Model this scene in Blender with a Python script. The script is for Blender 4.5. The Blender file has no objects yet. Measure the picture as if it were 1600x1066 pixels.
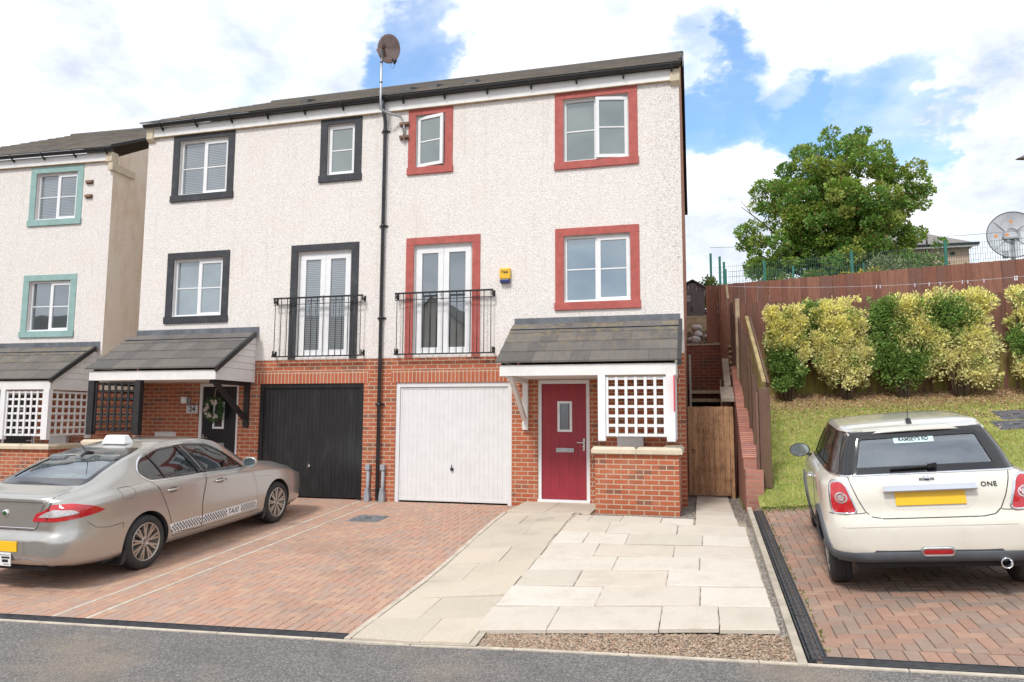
import bpy, bmesh, math, random
import numpy as np
from mathutils import Vector, Matrix
from mathutils.bvhtree import BVHTree
C = bpy.context.scene.collection
R = math.radians
rnd = random.Random(7)
sc = bpy.context.scene

# ---------------------------------------------------------------- camera, sky, sun
cam = bpy.data.cameras.new("camera"); camo = bpy.data.objects.new("camera", cam); C.objects.link(camo)
YAW, PITCH, ROLL = .2577, .1038, .0036
fw = Vector((-math.sin(YAW)*math.cos(PITCH), math.cos(YAW)*math.cos(PITCH), math.sin(PITCH)))
rt = Vector((math.cos(YAW), math.sin(YAW), 0)); up = rt.cross(fw)
r2 = rt*math.cos(ROLL)+up*math.sin(ROLL); u2 = up*math.cos(ROLL)-rt*math.sin(ROLL)
m3 = Matrix((r2, u2, -fw)).transposed()
camo.matrix_world = Matrix.Translation((.2884, -12.3498, 1.5395)) @ m3.to_4x4()
cam.sensor_width = 36; cam.lens = 1132.4/1600*36; cam.clip_end = 3000; cam.clip_start = .05
sc.camera = camo
sc.view_settings.view_transform = 'Standard'; sc.view_settings.look = 'None'
sc.view_settings.exposure = 0.66; sc.view_settings.gamma = 1
SUN_EL, SUN_AZ = R(50), R(196)          # azimuth from +Y clockwise: behind the camera, to the left
sd = Vector((math.sin(SUN_AZ)*math.cos(SUN_EL), math.cos(SUN_AZ)*math.cos(SUN_EL), math.sin(SUN_EL)))
sl = bpy.data.lights.new("sun", 'SUN'); sl.energy = 1.75; sl.angle = R(10); sl.color = (1, .955, .9)
so = bpy.data.objects.new("sun", sl); C.objects.link(so); so.rotation_euler = sd.to_track_quat('Z', 'Y').to_euler()

class NT:
    """tiny node-tree helper"""
    def __init__(s, tree): s.t = tree; s.n = tree.nodes; s.l = tree.links
    def add(s, kind, **kw):
        n = s.n.new(kind)
        for k, v in kw.items():
            if k in ('i',):
                for kk, vv in v.items():
                    if hasattr(vv, 'is_linked') or isinstance(vv, bpy.types.NodeSocket): s.l.new(vv, n.inputs[kk])
                    else: n.inputs[kk].default_value = vv
            else: setattr(n, k, v)
        return n
    def link(s, a, b): s.l.new(a, b)
    def math(s, op, a, b=0.0, c=None, clamp=False):
        d = {0: a, 1: b}
        if c is not None: d[2] = c
        return s.add('ShaderNodeMath', operation=op, use_clamp=clamp, i=d).outputs[0]
    def vmath(s, op, a, b=(0, 0, 0)):
        n = s.add('ShaderNodeVectorMath', operation=op, i={0: a, 1: b})
        return n.outputs['Value'] if op in ('DOT_PRODUCT', 'LENGTH', 'DISTANCE') else n.outputs[0]
    def mix(s, f, a, b, bt='MIX'):
        n = s.add('ShaderNodeMix', data_type='RGBA', blend_type=bt)
        for k, v in ((0, f), (6, a), (7, b)):
            if isinstance(v, bpy.types.NodeSocket): s.l.new(v, n.inputs[k])
            else: n.inputs[k].default_value = (*v, 1) if isinstance(v, tuple) and len(v) == 3 else v
        return n.outputs[2]
    def noise(s, vec, scale, detail=4, rough=.55, dist=0.0):
        return s.add('ShaderNodeTexNoise', i={'Vector': vec, 'Scale': scale, 'Detail': detail, 'Roughness': rough, 'Distortion': dist}).outputs[0]
    def ramp(s, f, *st):
        n = s.add('ShaderNodeValToRGB'); e = n.color_ramp.elements
        while len(e) < len(st): e.new(.5)
        for k, (p, c) in enumerate(st):
            e[k].position = p; e[k].color = (*c, 1) if isinstance(c, tuple) else (c, c, c, 1)
        s.l.new(f, n.inputs[0]); return n.outputs[0]
    def mapr(s, v, a, b, c=0.0, d=1.0, smooth=True):
        n = s.add('ShaderNodeMapRange', clamp=True, i={0: v, 1: a, 2: b, 3: c, 4: d})
        if smooth: n.interpolation_type = 'SMOOTHSTEP'
        return n.outputs[0]

w = bpy.data.worlds.new("World"); sc.world = w; w.use_nodes = True
T = NT(w.node_tree); T.n.clear()
tc = T.add('ShaderNodeTexCoord').outputs['Generated']
sky = T.add('ShaderNodeTexSky', sky_type='NISHITA', sun_disc=False, sun_elevation=SUN_EL, sun_rotation=SUN_AZ, air_density=1.0, dust_density=.6, ozone_density=1.5)
sep = T.add('ShaderNodeSeparateXYZ', i={0: tc})
zz = T.math('ADD', T.math('MAXIMUM', sep.outputs[2], 0.0), .35)
px = T.math('DIVIDE', sep.outputs[0], zz); py = T.math('DIVIDE', sep.outputs[1], zz)
cv = T.add('ShaderNodeCombineXYZ', i={0: px, 1: py, 2: 1.7}).outputs[0]
n1 = T.noise(cv, 2.1, 9, .58, .25); n2 = T.noise(cv, .8, 5, .5, .3)
cover = T.math('ADD', T.math('MULTIPLY', n1, .75), T.math('MULTIPLY', n2, .35))
def dirw(az, el):
    return (math.sin(az)*math.cos(el), math.cos(az)*math.cos(el), math.sin(el))
def pixdir(x, y):
    d = (r2*((x-800)/1132.4) - u2*((y-533)/1132.4) + fw).normalized(); return (d.x, d.y, d.z)
wob = T.vmath('MULTIPLY', T.vmath('SUBTRACT', T.add('ShaderNodeTexNoise', i={'Vector': cv, 'Scale': 3.0, 'Detail': 8.0, 'Roughness': .62}).outputs['Color'], (.5, .5, .5)), (.36, .36, .36))
tcn = T.vmath('NORMALIZE', T.vmath('ADD', T.vmath('NORMALIZE', tc), wob))
holes = None     # the openings in the cloud deck, as directions on the sky
for (x, y, c0, c1, amt) in [(660, 50, .9990, .9962, .24), (720, 90, .9994, .9978, .08), (600, 20, .9994, .9980, .10),
                            (1150, 165, .9992, .9955, .30), (1270, 205, .9990, .9950, .36), (1420, 195, .9990, .9950, .28), (1500, 150, .9994, .9972, .22),
                            (1075, 200, .9993, .9968, .26), (1340, 160, .9994, .9965, .16), (1115, 110, .9994, .9975, .12), (380, 40, .9992, .9960, .05)]:
    d = T.vmath('DOT_PRODUCT', tcn, pixdir(x, y))
    h = T.mapr(d, c1, c0, 0.0, amt)
    holes = h if holes is None else T.math('MAXIMUM', holes, h)
for (x, y, c0, c1, amt) in [(1540, 235, .9992, .9975, .25), (1240, 120, .9996, .9982, .12)]:
    d = T.vmath('DOT_PRODUCT', tcn, pixdir(x, y))
    holes = T.math('SUBTRACT', holes, T.mapr(d, c1, c0, 0.0, amt))
cover = T.math('SUBTRACT', T.math('ADD', cover, .12), holes)
mask = T.math('ADD', T.mapr(cover, .30, .60, 0.0, .90), .10, clamp=True)
n3 = T.noise(cv, 3.2, 7, .6)
shade = T.mapr(n3, .30, .58, 0.0, 1.0)
cloud = T.mix(shade, (3.35, 3.75, 4.5), (6.1, 6.3, 6.6))
near = T.mapr(sep.outputs[2], .02, .5, 1.0, 0.0)
cloud = T.mix(T.math('MULTIPLY', near, .35), cloud, (5.3, 5.6, 6.0))
skyc = T.mix(1.0, sky.outputs[0], (.86, 1.18, 1.36), 'MULTIPLY')
col = T.mix(mask, skyc, cloud)
bg = T.add('ShaderNodeBackground', i={'Color': col, 'Strength': .128})
T.link(bg.outputs[0], T.add('ShaderNodeOutputWorld').inputs[0])

# ---------------------------------------------------------------- materials
def newmat(name):
    m = bpy.data.materials.new(name); m.use_nodes = True
    t = NT(m.node_tree); t.n.clear()
    p = t.add('ShaderNodeBsdfPrincipled'); o = t.add('ShaderNodeOutputMaterial'); t.link(p.outputs[0], o.inputs[0])
    return m, t, p
def M(name, col, rough=.6, metal=0.0, var=.12, scale=6, bump=0.0, bscale=60, coat=0.0, spec=.5, dirt=None, dscale=2.0, damt=.5, stretch=(1, 1, 1), island=0.0):
    m, t, p = newmat(name)
    oc = t.vmath('MULTIPLY', t.add('ShaderNodeTexCoord').outputs['Object'], stretch)
    n = t.noise(oc, scale, 5)
    a = tuple(max(0, c*(1-var)) for c in col); b = tuple(c*(1+var) for c in col)
    c = t.mix(t.mapr(n, .3, .7), a, b)
    if island:
        rp = t.add('ShaderNodeNewGeometry').outputs['Random Per Island']
        hs = t.add('ShaderNodeHueSaturation', i={'Color': c, 'Value': t.mapr(rp, 0, 1, 1-island, 1+island, False)})
        c = hs.outputs[0]
    if dirt:
        dn = t.noise(oc, dscale, 6, .65)
        c = t.mix(t.math('MULTIPLY', t.mapr(dn, .5, .72), damt), c, dirt)
    t.link(c, p.inputs['Base Color'])
    p.inputs['Roughness'].default_value = rough; p.inputs['Metallic'].default_value = metal
    p.inputs['Coat Weight'].default_value = coat; p.inputs['Coat Roughness'].default_value = .04
    p.inputs['Specular IOR Level'].default_value = spec
    if bump:
        bn = t.noise(oc, bscale, 3)
        t.link(t.add('ShaderNodeBump', i={'Strength': bump, 'Distance': .01, 'Height': bn}).outputs[0], p.inputs['Normal'])
    return m
def brick_mat(name, c1, c2, c3, mortar, soldier=False, bw=.225, rh=.075, ms=.009, off=.5, bump=.6, squash=1):
    m, t, p = newmat(name)
    s = t.add('ShaderNodeSeparateXYZ', i={0: t.add('ShaderNodeTexCoord').outputs['Object']})
    h = t.math('ADD', s.outputs[0], s.outputs[1]); v = s.outputs[2]
    if soldier: bw, rh, off = .075, .225, 0.0
    vec = t.add('ShaderNodeCombineXYZ', i={0: t.math('ADD', h, 20.0), 1: t.math('ADD', v, (.0 if not soldier else 2.45) + 6.0)}).outputs[0]
    def bt(a, b, mc):
        n = t.add('ShaderNodeTexBrick', offset=off, i={'Vector': vec, 'Color1': (*a, 1), 'Color2': (*b, 1), 'Mortar': (*mc, 1), 'Scale': 1.0, 'Mortar Size': ms, 'Mortar Smooth': .25, 'Bias': -.1, 'Brick Width': bw, 'Row Height': rh})
        return n
    b = bt(c1, c2, mortar)
    # whole-brick second variation: darker burnt bricks
    sx = t.math('FLOOR', t.math('DIVIDE', t.math('ADD', v, 6.0 + (2.45 if soldier else 0)), rh))
    hx = t.math('FLOOR', t.math('DIVIDE', t.math('ADD', t.math('ADD', h, 20.0), t.math('MULTIPLY', t.math('MODULO', sx, 2.0), -bw*off)), bw))
    wn = t.add('ShaderNodeTexWhiteNoise', noise_dimensions='2D', i={0: t.add('ShaderNodeCombineXYZ', i={0: hx, 1: sx}).outputs[0]}).outputs[0]
    burnt = t.math('MULTIPLY', t.mapr(wn, .86, .9), .75)
    c = t.mix(burnt, b.outputs[0], c3)
    c = t.mix(b.outputs[1], c, mortar)
    n = t.noise(vec, 9, 6, .65); c = t.mix(t.mapr(n, .35, .7, 0.0, .22), c, tuple(x*.6 for x in c1))
    n4 = t.noise(vec, 1.3, 4); c = t.mix(t.mapr(n4, .5, .75, 0.0, .18), c, mortar)
    t.link(c, p.inputs['Base Color']); p.inputs['Roughness'].default_value = .88
    hgt = t.math('ADD', t.math('MULTIPLY', b.outputs[1], -1.0), t.math('MULTIPLY', t.noise(vec, 90, 3), .25))
    t.link(t.add('ShaderNodeBump', i={'Strength': bump, 'Distance': .008, 'Height': hgt}).outputs[0], p.inputs['Normal'])
    return m
def harl_mat(name, col, stain=None, dark=None, xdark=None):
    m, t, p = newmat(name)
    oc = t.add('ShaderNodeTexCoord').outputs['Object']; s = t.add('ShaderNodeSeparateXYZ', i={0: oc})
    vor = t.add('ShaderNodeTexVoronoi', feature='F1', i={'Vector': oc, 'Scale': 66.0, 'Randomness': 1.0}).outputs[0]
    n = t.noise(oc, 55, 4, .7); big = t.noise(oc, .9, 4); mid = t.noise(oc, 5, 4)
    c = t.mix(t.mapr(n, .36, .62), tuple(x*.74 for x in col), tuple(min(1, x*1.05) for x in col))
    c = t.mix(t.mapr(big, .4, .75, 0, .3), c, (col[0]*.93, col[1]*.86, col[2]*.80))
    c = t.mix(t.mapr(mid, .55, .8, 0, .3), c, tuple(x*.85 for x in col))
    if stain:
        st = t.noise(t.vmath('MULTIPLY', oc, (1.0, 1.0, .35)), 1.5, 6, .7)
        c = t.mix(t.mapr(st, .42, .68, 0, .6), c, stain)
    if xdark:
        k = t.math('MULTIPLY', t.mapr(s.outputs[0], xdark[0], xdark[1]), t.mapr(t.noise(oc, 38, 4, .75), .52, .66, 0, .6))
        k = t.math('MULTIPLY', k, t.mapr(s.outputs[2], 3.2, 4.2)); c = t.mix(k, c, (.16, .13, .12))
    # rain streaks below the sills
    sk = t.noise(t.vmath('MULTIPLY', oc, (9, 9, .5)), 1.0, 5, .6)
    c = t.mix(t.mapr(sk, .54, .72, 0, .18), c, (.42, .35, .28))
    t.link(c, p.inputs['Base Color']); p.inputs['Roughness'].default_value = .95
    hgt = t.math('ADD', t.math('MULTIPLY', vor, -.8), t.math('MULTIPLY', n, .9))
    t.link(t.add('ShaderNodeBump', i={'Strength': .75, 'Distance': .011, 'Height': hgt}).outputs[0], p.inputs['Normal'])
    return m
def island_mat(name, cols, rough=.8, bump=.3, bscale=60, grain=None, gamt=.35, dirt=None, damt=.4, dscale=1.2, metal=0, noise_amt=.25, nscale=14, extra=None):
    """colour picked per loose piece (block, board, tile), then worn by noise"""
    m, t, p = newmat(name)
    oc = t.add('ShaderNodeTexCoord').outputs['Object']
    rp = t.add('ShaderNodeNewGeometry').outputs['Random Per Island']
    k = len(cols); st = [(i/k, cols[i]) for i in range(k)]
    rn = t.add('ShaderNodeValToRGB'); e = rn.color_ramp; e.interpolation = 'CONSTANT'
    while len(e.elements) < k: e.elements.new(.5)
    for i, (q, c) in enumerate(st): e.elements[i].position = q; e.elements[i].color = (*c, 1)
    t.link(rp, rn.inputs[0]); c = rn.outputs[0]
    n = t.noise(oc, nscale, 6, .65); c = t.mix(t.mapr(n, .35, .75, 0, noise_amt*1.6), c, tuple(x*.5 for x in cols[0]))
    c = t.mix(t.mapr(t.noise(oc, 90, 3), .52, .72, 0, .35), c, tuple(min(1, x*1.7) for x in cols[0]))
    if grain:
        g = t.noise(t.vmath('MULTIPLY', oc, grain), 1.0, 7, .7, .8)
        c = t.mix(t.mapr(g, .42, .66, 0, gamt), c, tuple(x*.3 for x in cols[0]))
    if dirt:
        d = t.noise(oc, dscale, 6, .7); c = t.mix(t.mapr(d, .45, .72, 0, damt), c, dirt)
    if extra: c = extra(t, oc, c)
    t.link(c, p.inputs['Base Color']); p.inputs['Roughness'].default_value = rough; p.inputs['Metallic'].default_value = metal
    t.link(t.add('ShaderNodeBump', i={'Strength': bump, 'Distance': .006, 'Height': t.noise(oc, bscale, 4, .7)}).outputs[0], p.inputs['Normal'])
    return m
def glass_mat(name, base, refl=.4, rough=.02, blinds=0, transp=None, grad=None):
    m = bpy.data.materials.new(name); m.use_nodes = True; t = NT(m.node_tree); t.n.clear(); o = t.add('ShaderNodeOutputMaterial')
    oc = t.add('ShaderNodeTexCoord').outputs['Object']; s = t.add('ShaderNodeSeparateXYZ', i={0: oc})
    c = t.mix(t.mapr(t.noise(oc, .9, 3), .3, .7), tuple(x*.8 for x in base), tuple(x*1.2 for x in base))
    if blinds:
        f = t.math('FRACT', t.math('MULTIPLY', s.outputs[2], blinds))
        c = t.mix(t.math('MULTIPLY', t.mapr(f, .35, .6), .3), c, (.62, .64, .66))
    if transp: d = t.add('ShaderNodeBsdfTransparent', i={0: (*transp, 1)})
    else: d = t.add('ShaderNodeBsdfDiffuse', i={0: c})
    nb = t.add('ShaderNodeBump', i={'Strength': .05, 'Distance': .02, 'Height': t.noise(oc, 1.6, 2)})
    g = t.add('ShaderNodeBsdfGlossy', i={0: (.9, .95, 1, 1), 'Roughness': rough, 'Normal': nb.outputs[0]})
    fr = t.add('ShaderNodeLayerWeight', i={0: .35})
    k = t.math('ADD', t.math('MULTIPLY', fr.outputs[0], .6), refl, clamp=True)
    mx = t.add('ShaderNodeMixShader', i={0: k, 1: d.outputs[0], 2: g.outputs[0]}); t.link(mx.outputs[0], o.inputs[0])
    return m
def leaf_mat(name, rough=.55, sub=.25):
    m = bpy.data.materials.new(name); m.use_nodes = True; t = NT(m.node_tree); t.n.clear(); o = t.add('ShaderNodeOutputMaterial')
    a = t.add('ShaderNodeAttribute', attribute_name='tint').outputs['Color']
    rp = t.add('ShaderNodeNewGeometry').outputs['Random Per Island']
    hs = t.add('ShaderNodeHueSaturation', i={'Color': a, 'Value': t.mapr(rp, 0, 1, .7, 1.3, False), 'Hue': t.mapr(rp, 0, 1, .485, .515, False)}).outputs[0]
    p = t.add('ShaderNodeBsdfPrincipled', i={'Base Color': hs, 'Roughness': rough})
    tr = t.add('ShaderNodeBsdfTranslucent', i={0: hs})
    t.link(t.add('ShaderNodeMixShader', i={0: sub, 1: p.outputs[0], 2: tr.outputs[0]}).outputs[0], o.inputs[0])
    return m

# ---------------------------------------------------------------- mesh helpers
class MB:
    def __init__(s): s.v = []; s.f = []; s.m = []; s.sm = []; s.sn = None
    def quad(s, pts, mi=0, smooth=False):
        b = len(s.v); s.v += [tuple(p) for p in pts]; s.f.append(tuple(range(b, b+len(pts)))); s.m.append(mi); s.sm.append(smooth); return s
    def box(s, x0, x1, y0, y1, z0, z1, mi=0, fn=None):
        P = [(x, y, z) for z in (z0, z1) for y in (y0, y1) for x in (x0, x1)]
        if fn: P = [fn(*p) for p in P]
        b = len(s.v); s.v += P
        for q in ((0, 2, 3, 1), (4, 5, 7, 6), (0, 1, 5, 4), (2, 6, 7, 3), (0, 4, 6, 2), (1, 3, 7, 5)):
            s.f.append(tuple(b+i for i in q)); s.m.append(mi); s.sm.append(False)
        return s
    def bar(s, a, b, w, h, mi=0, upv=(0, 0, 1)):
        a, b = Vector(a), Vector(b); d = (b-a); L = d.length; d.normalize()
        u = Vector(upv); x = d.cross(u)
        if x.length < 1e-4: x = d.cross(Vector((1, 0, 0)))
        x.normalize(); y = x.cross(d)
        return s.box(-w/2, w/2, 0, L, -h/2, h/2, mi, lambda i, j, k: tuple(a+x*i+d*j+y*k))
    def tube(s, pts, r, n=10, mi=0, caps=True, smooth=True):
        pts = [Vector(p) for p in pts]; rs = r if isinstance(r, (list, tuple)) else [r]*len(pts)
        rings = []; px = None
        for i, p in enumerate(pts):
            d = (pts[min(i+1, len(pts)-1)]-pts[max(i-1, 0)]).normalized()
            if px is None: px = d.orthogonal().normalized()
            else: px = (px-d*px.dot(d)); px = px.normalized() if px.length > 1e-6 else d.orthogonal().normalized()
            py = d.cross(px); b = len(s.v)
            s.v += [tuple(p+(px*math.cos(t)+py*math.sin(t))*rs[i]) for t in [2*math.pi*k/n for k in range(n)]]
            rings.append(b)
        for a, b in zip(rings, rings[1:]):
            for k in range(n):
                s.f.append((a+k, a+(k+1) % n, b+(k+1) % n, b+k)); s.m.append(mi); s.sm.append(smooth)
        if caps:
            s.f.append(tuple(rings[0]+k for k in range(n))[::-1]); s.m.append(mi); s.sm.append(False)
            s.f.append(tuple(rings[-1]+k for k in range(n))); s.m.append(mi); s.sm.append(False)
        return s
    def lathe(s, prof, n=32, mi=0, origin=(0, 0, 0), axis='y', smooth=True):
        """prof: list of (radius, along) revolved round the given axis"""
        o = Vector(origin); rings = []
        for r_, a in prof:
            b = len(s.v)
            for k in range(n):
                t = 2*math.pi*k/n; c_, s_ = r_*math.cos(t), r_*math.sin(t)
                s.v.append(tuple(o+Vector({'y': (c_, a, s_), 'z': (c_, s_, a), 'x': (a, c_, s_)}[axis])))
            rings.append(b)
        for a, b in zip(rings, rings[1:]):
            for k in range(n):
                s.f.append((a+k, a+(k+1) % n, b+(k+1) % n, b+k)); s.m.append(mi); s.sm.append(smooth)
        return s
    def prism(s, poly, a0, a1, axis='y', mi=0):
        """poly of 2D points extruded along an axis (y: poly=(x,z); x: poly=(y,z); z: poly=(x,y))"""
        f = {'y': lambda p, a: (p[0], a, p[1]), 'x': lambda p, a: (a, p[0], p[1]), 'z': lambda p, a: (p[0], p[1], a)}[axis]
        b = len(s.v); n = len(poly); s.v += [f(p, a0) for p in poly]+[f(p, a1) for p in poly]
        s.f.append(tuple(b+i for i in range(n))); s.f.append(tuple(b+n+i for i in range(n))[::-1]); s.m += [mi]*2; s.sm += [False]*2
        for i in range(n): s.f.append((b+i, b+n+i, b+n+(i+1) % n, b+(i+1) % n)); s.m.append(mi); s.sm.append(False)
        return s
    def mesh(s, name, mats, recalc=True):
        if s.sn:                                                     # faces must wind the way the skin faces
            for i, f in enumerate(s.f):
                p = [Vector(s.v[k]) for k in f]; n = Vector((0, 0, 0))
                for a, b in zip(p, p[1:]+p[:1]): n += a.cross(b)
                if n.dot(s.sn(sum(p, Vector((0, 0, 0)))/len(p))) < 0: s.f[i] = f[::-1]
        me = bpy.data.meshes.new(name); me.from_pydata(s.v, [], s.f)
        me.polygons.foreach_set('material_index', s.m); me.polygons.foreach_set('use_smooth', s.sm)
        for q in (mats if isinstance(mats, (list, tuple)) else [mats]): me.materials.append(q)
        if recalc:
            bm = bmesh.new(); bm.from_mesh(me); bmesh.ops.recalc_face_normals(bm, faces=bm.faces); bm.to_mesh(me); bm.free()
        me.update()
        if s.sn: me.normals_split_custom_set_from_vertices([s.sn(v.co) for v in me.vertices])
        return me
    def obj(s, name, mats, parent=None, bevel=0, recalc=True, **tags):
        return link(name, s.mesh(name, mats, recalc), parent, bevel, **tags)
def link(name, me, parent=None, bevel=0, **tags):
    o = bpy.data.objects.new(name, me); C.objects.link(o)
    if parent: o.parent = parent
    if bevel:
        b = o.modifiers.new('bevel', 'BEVEL'); b.width = bevel; b.segments = 2; b.limit_method = 'ANGLE'; b.angle_limit = R(40)
        b.harden_normals = False
    for k, v in tags.items(): o[k] = v
    return o
def thing(name, label, cat, loc=(0, 0, 0), rz=0, group=None):
    o = bpy.data.objects.new(name, None); C.objects.link(o); o.location = loc; o.rotation_euler = (0, 0, rz)
    o['label'] = label; o['category'] = cat
    if group: o['group'] = group
    o.empty_display_size = .2
    return o
def text_mesh(s, size, mat, ext=.002, align='CENTER', bold=0.0, shear=0.0, spacing=1.0):
    cu = bpy.data.curves.new('lettering', 'FONT'); cu.body = s; cu.size = size; cu.extrude = ext; cu.align_x = align; cu.align_y = 'CENTER'
    cu.offset = bold; cu.shear = shear; cu.space_character = spacing; cu.resolution_u = 3
    o = bpy.data.objects.new('lettering', cu); C.objects.link(o); bpy.context.view_layer.update()
    me = bpy.data.meshes.new_from_object(o.evaluated_get(bpy.context.evaluated_depsgraph_get()))
    C.objects.unlink(o); bpy.data.objects.remove(o); bpy.data.curves.remove(cu)
    me.materials.clear(); me.materials.append(mat); me.name = 'lettering'; return me
def clip_poly(poly, clip):
    """Sutherland-Hodgman, clip is convex and counter-clockwise"""
    out = list(poly)
    for i in range(len(clip)):
        a, b = clip[i], clip[(i+1) % len(clip)]; ins = lambda p: (b[0]-a[0])*(p[1]-a[1])-(b[1]-a[1])*(p[0]-a[0]) >= 0
        src, out = out, []
        for j in range(len(src)):
            p, q = src[j], src[(j+1) % len(src)]; ip, iq = ins(p), ins(q)
            if ip != iq:
                d = (b[0]-a[0])*(q[1]-p[1])-(b[1]-a[1])*(q[0]-p[0])
                t = ((b[0]-a[0])*(a[1]-p[1])-(b[1]-a[1])*(a[0]-p[0]))/d
                x = (p[0]+t*(q[0]-p[0]), p[1]+t*(q[1]-p[1]))
            if ip: out.append(p)
            if ip != iq: out.append(x)
        if not out: return []
    return out
def inpoly(x, y, P):
    c = False
    for i in range(len(P)):
        a, b = P[i], P[i-1]
        if (a[1] > y) != (b[1] > y) and x < (b[0]-a[0])*(y-a[1])/(b[1]-a[1])+a[0]: c = not c
    return c

# ---------------------------------------------------------------- levels of the ground
def e_(x): t = x+2.35; return .085*.5*(t+math.sqrt(t*t+.09))
E6 = e_(-6)
def H(x, y): return .0587*y+e_(min(x, 9))-E6                      # drives, road edge: rises to the house and to the right
def HS(x, y): t = min(max((-1.9-y)/4.9, 0), 1); return .09*(1-t)+t*H(x, -6.8)   # the slab field, level by the door
def HP(x, y): k = min(max((x+2.7)/1.1, 0), 1); q = min(max((y+4.8)/3.4, 0), 1); return (H(x, y)+.125*q*q*(3-2*q))*(1-k)+HS(x, y)*k+.012
def HB(x, y):                                                      # the grass bank
    zf = H(x, -1.0); zb = 2.02+.02*(x-1.66); t = max((y+1.0)/5.0, -.3); return zf+(zb-zf)*t
def YR(x):                                                         # front edge of the plots along the road
    P = [(-40, -9.5), (-6.2, -6.70), (-2.7, -6.46), (-1.78, -6.515), (-.7, -6.644), (.25, -6.785), (.88, -6.876), (1.46, -6.97), (2.15, -7.073), (30, -11)]
    for a, b in zip(P, P[1:]):
        if x <= b[0]: return a[1]+(b[1]-a[1])*(x-a[0])/(b[0]-a[0])
    return P[-1][1]
def drape(x0, x1, y0, y1, fn, dz=0, nx=20, ny=20, keep=None):
    m = MB(); idx = {}
    for j in range(ny+1):
        for i in range(nx+1):
            x = x0+(x1-x0)*i/nx; a = y0(x) if callable(y0) else y0; b = y1(x) if callable(y1) else y1
            y = a+(b-a)*j/ny; m.v.append((x, y, fn(x, y)+dz))
    for j in range(ny):
        for i in range(nx):
            q = j*(nx+1)+i
            if keep and not keep(*m.v[q][:2]): continue
            m.f.append((q, q+1, q+nx+2, q+nx+1)); m.m.append(0); m.sm.append(True)
    return m

# ---------------------------------------------------------------- shared materials
BR = ((.46, .125, .055), (.36, .095, .045), (.17, .085, .06), (.52, .40, .29))
brick = brick_mat('red_brick', *BR)
brick_s = brick_mat('soldier_brick', (.47, .13, .06), (.41, .105, .05), (.36, .09, .045), (.52, .42, .32), soldier=True)
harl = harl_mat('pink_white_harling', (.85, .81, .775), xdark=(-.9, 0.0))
harl_b = harl_mat('harling_plain', (.85, .81, .775))
harl_a = harl_mat('harling_stained', (.97, .85, .72), stain=(.66, .46, .30))
white = M('white_upvc', (.78, .79, .80), .3, var=.03, spec=.5, dirt=(.6, .58, .54), damt=.15)
whitep = M('white_paint_wood', (.76, .755, .74), .5, var=.04, dirt=(.5, .47, .42), damt=.2, bump=.1)
redp = M('red_masonry_paint', (.41, .098, .082), .75, var=.10, scale=9, bump=.3, bscale=80, dirt=(.5, .17, .14), damt=.5, dscale=5)
blackp = M('charcoal_masonry_paint', (.035, .038, .045), .7, var=.15, bump=.3, bscale=80, dirt=(.09, .095, .1), damt=.4, dscale=5)
aquap = M('aqua_masonry_paint', (.27, .42, .40), .75, var=.08, bump=.3, bscale=80, dirt=(.2, .33, .30), damt=.5, dscale=5)
blackgl = M('black_plastic', (.018, .018, .02), .35, var=.2)
blackwood = M('black_stained_wood', (.018, .017, .018), .55, var=.3, bump=.3)
lead = M('lead_flashing', (.11, .12, .135), .45, var=.25, scale=4, bump=.25, bscale=8, dirt=(.17, .18, .19), damt=.5)
stone = M('cast_stone', (.60, .52, .39), .85, var=.1, bump=.4, bscale=120, dirt=(.36, .32, .25), damt=.4)
concrete = M('concrete', (.42, .37, .30), .9, var=.15, bump=.5, bscale=90, dirt=(.22, .2, .16), damt=.6)
palecon = M('pale_concrete_edging', (.52, .46, .38), .9, var=.12, bump=.4, bscale=100, dirt=(.3, .26, .2), damt=.5, dscale=5)
steel = M('galvanised_steel', (.42, .43, .44), .42, .85, var=.15)
chrome = M('chrome', (.75, .76, .78), .12, 1.0, var=.02)
darkin = M('dark_interior', (.02, .02, .022), .8)
greyplas = M('grey_plastic', (.56, .57, .57), .5, var=.06)
def tile_lichen(t, oc, c):
    s = t.add('ShaderNodeSeparateXYZ', i={0: oc})
    k = t.math('MULTIPLY', t.mapr(t.noise(oc, 7, 6, .7), .50, .62, 0, .8), t.mapr(s.outputs[2], 2.5, 3.1, .2, 1.0))
    k = t.math('MULTIPLY', k, t.mapr(s.outputs[0], -4.0, -3.0, .15, .75)); return t.mix(k, c, (.26, .20, .10))
def roof_moss(t, oc, c):
    return t.mix(t.mapr(t.noise(oc, 3.5, 6, .7), .50, .66, 0, .6), c, (.16, .14, .06))
tile = island_mat('canopy_slate_tile', [(.115, .105, .098), (.135, .122, .112), (.10, .094, .09), (.15, .135, .12)], .7, .35, 90, grain=(30, 3, 3), gamt=.15, extra=tile_lichen)
rtile = island_mat('roof_tile', [(.13, .115, .105), (.15, .132, .12), (.11, .10, .094), (.17, .145, .125)], .85, .4, 90, extra=roof_moss)
PV = [(0.436, 0.265, 0.193), (0.412, 0.26, 0.197), (0.462, 0.294, 0.212), (0.38, 0.269, 0.216), (0.448, 0.26, 0.187), (0.4, 0.281, 0.222), (0.468, 0.307, 0.216), (0.418, 0.269, 0.203)]
def pave_dirt(t, oc, c): return t.mix(t.mapr(t.noise(oc, .7, 5, .6), .52, .75, 0, .35), c, (.16, .12, .09))
pave = island_mat('clay_block_paving', PV, .88, .6, 140, extra=pave_dirt, noise_amt=.12)
PV2 = [(0.303, 0.197, 0.149), (0.29, 0.207, 0.163), (0.362, 0.214, 0.156), (0.257, 0.193, 0.159), (0.329, 0.193, 0.143), (0.303, 0.221, 0.176), (0.376, 0.241, 0.176), (0.277, 0.19, 0.149)]
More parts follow.
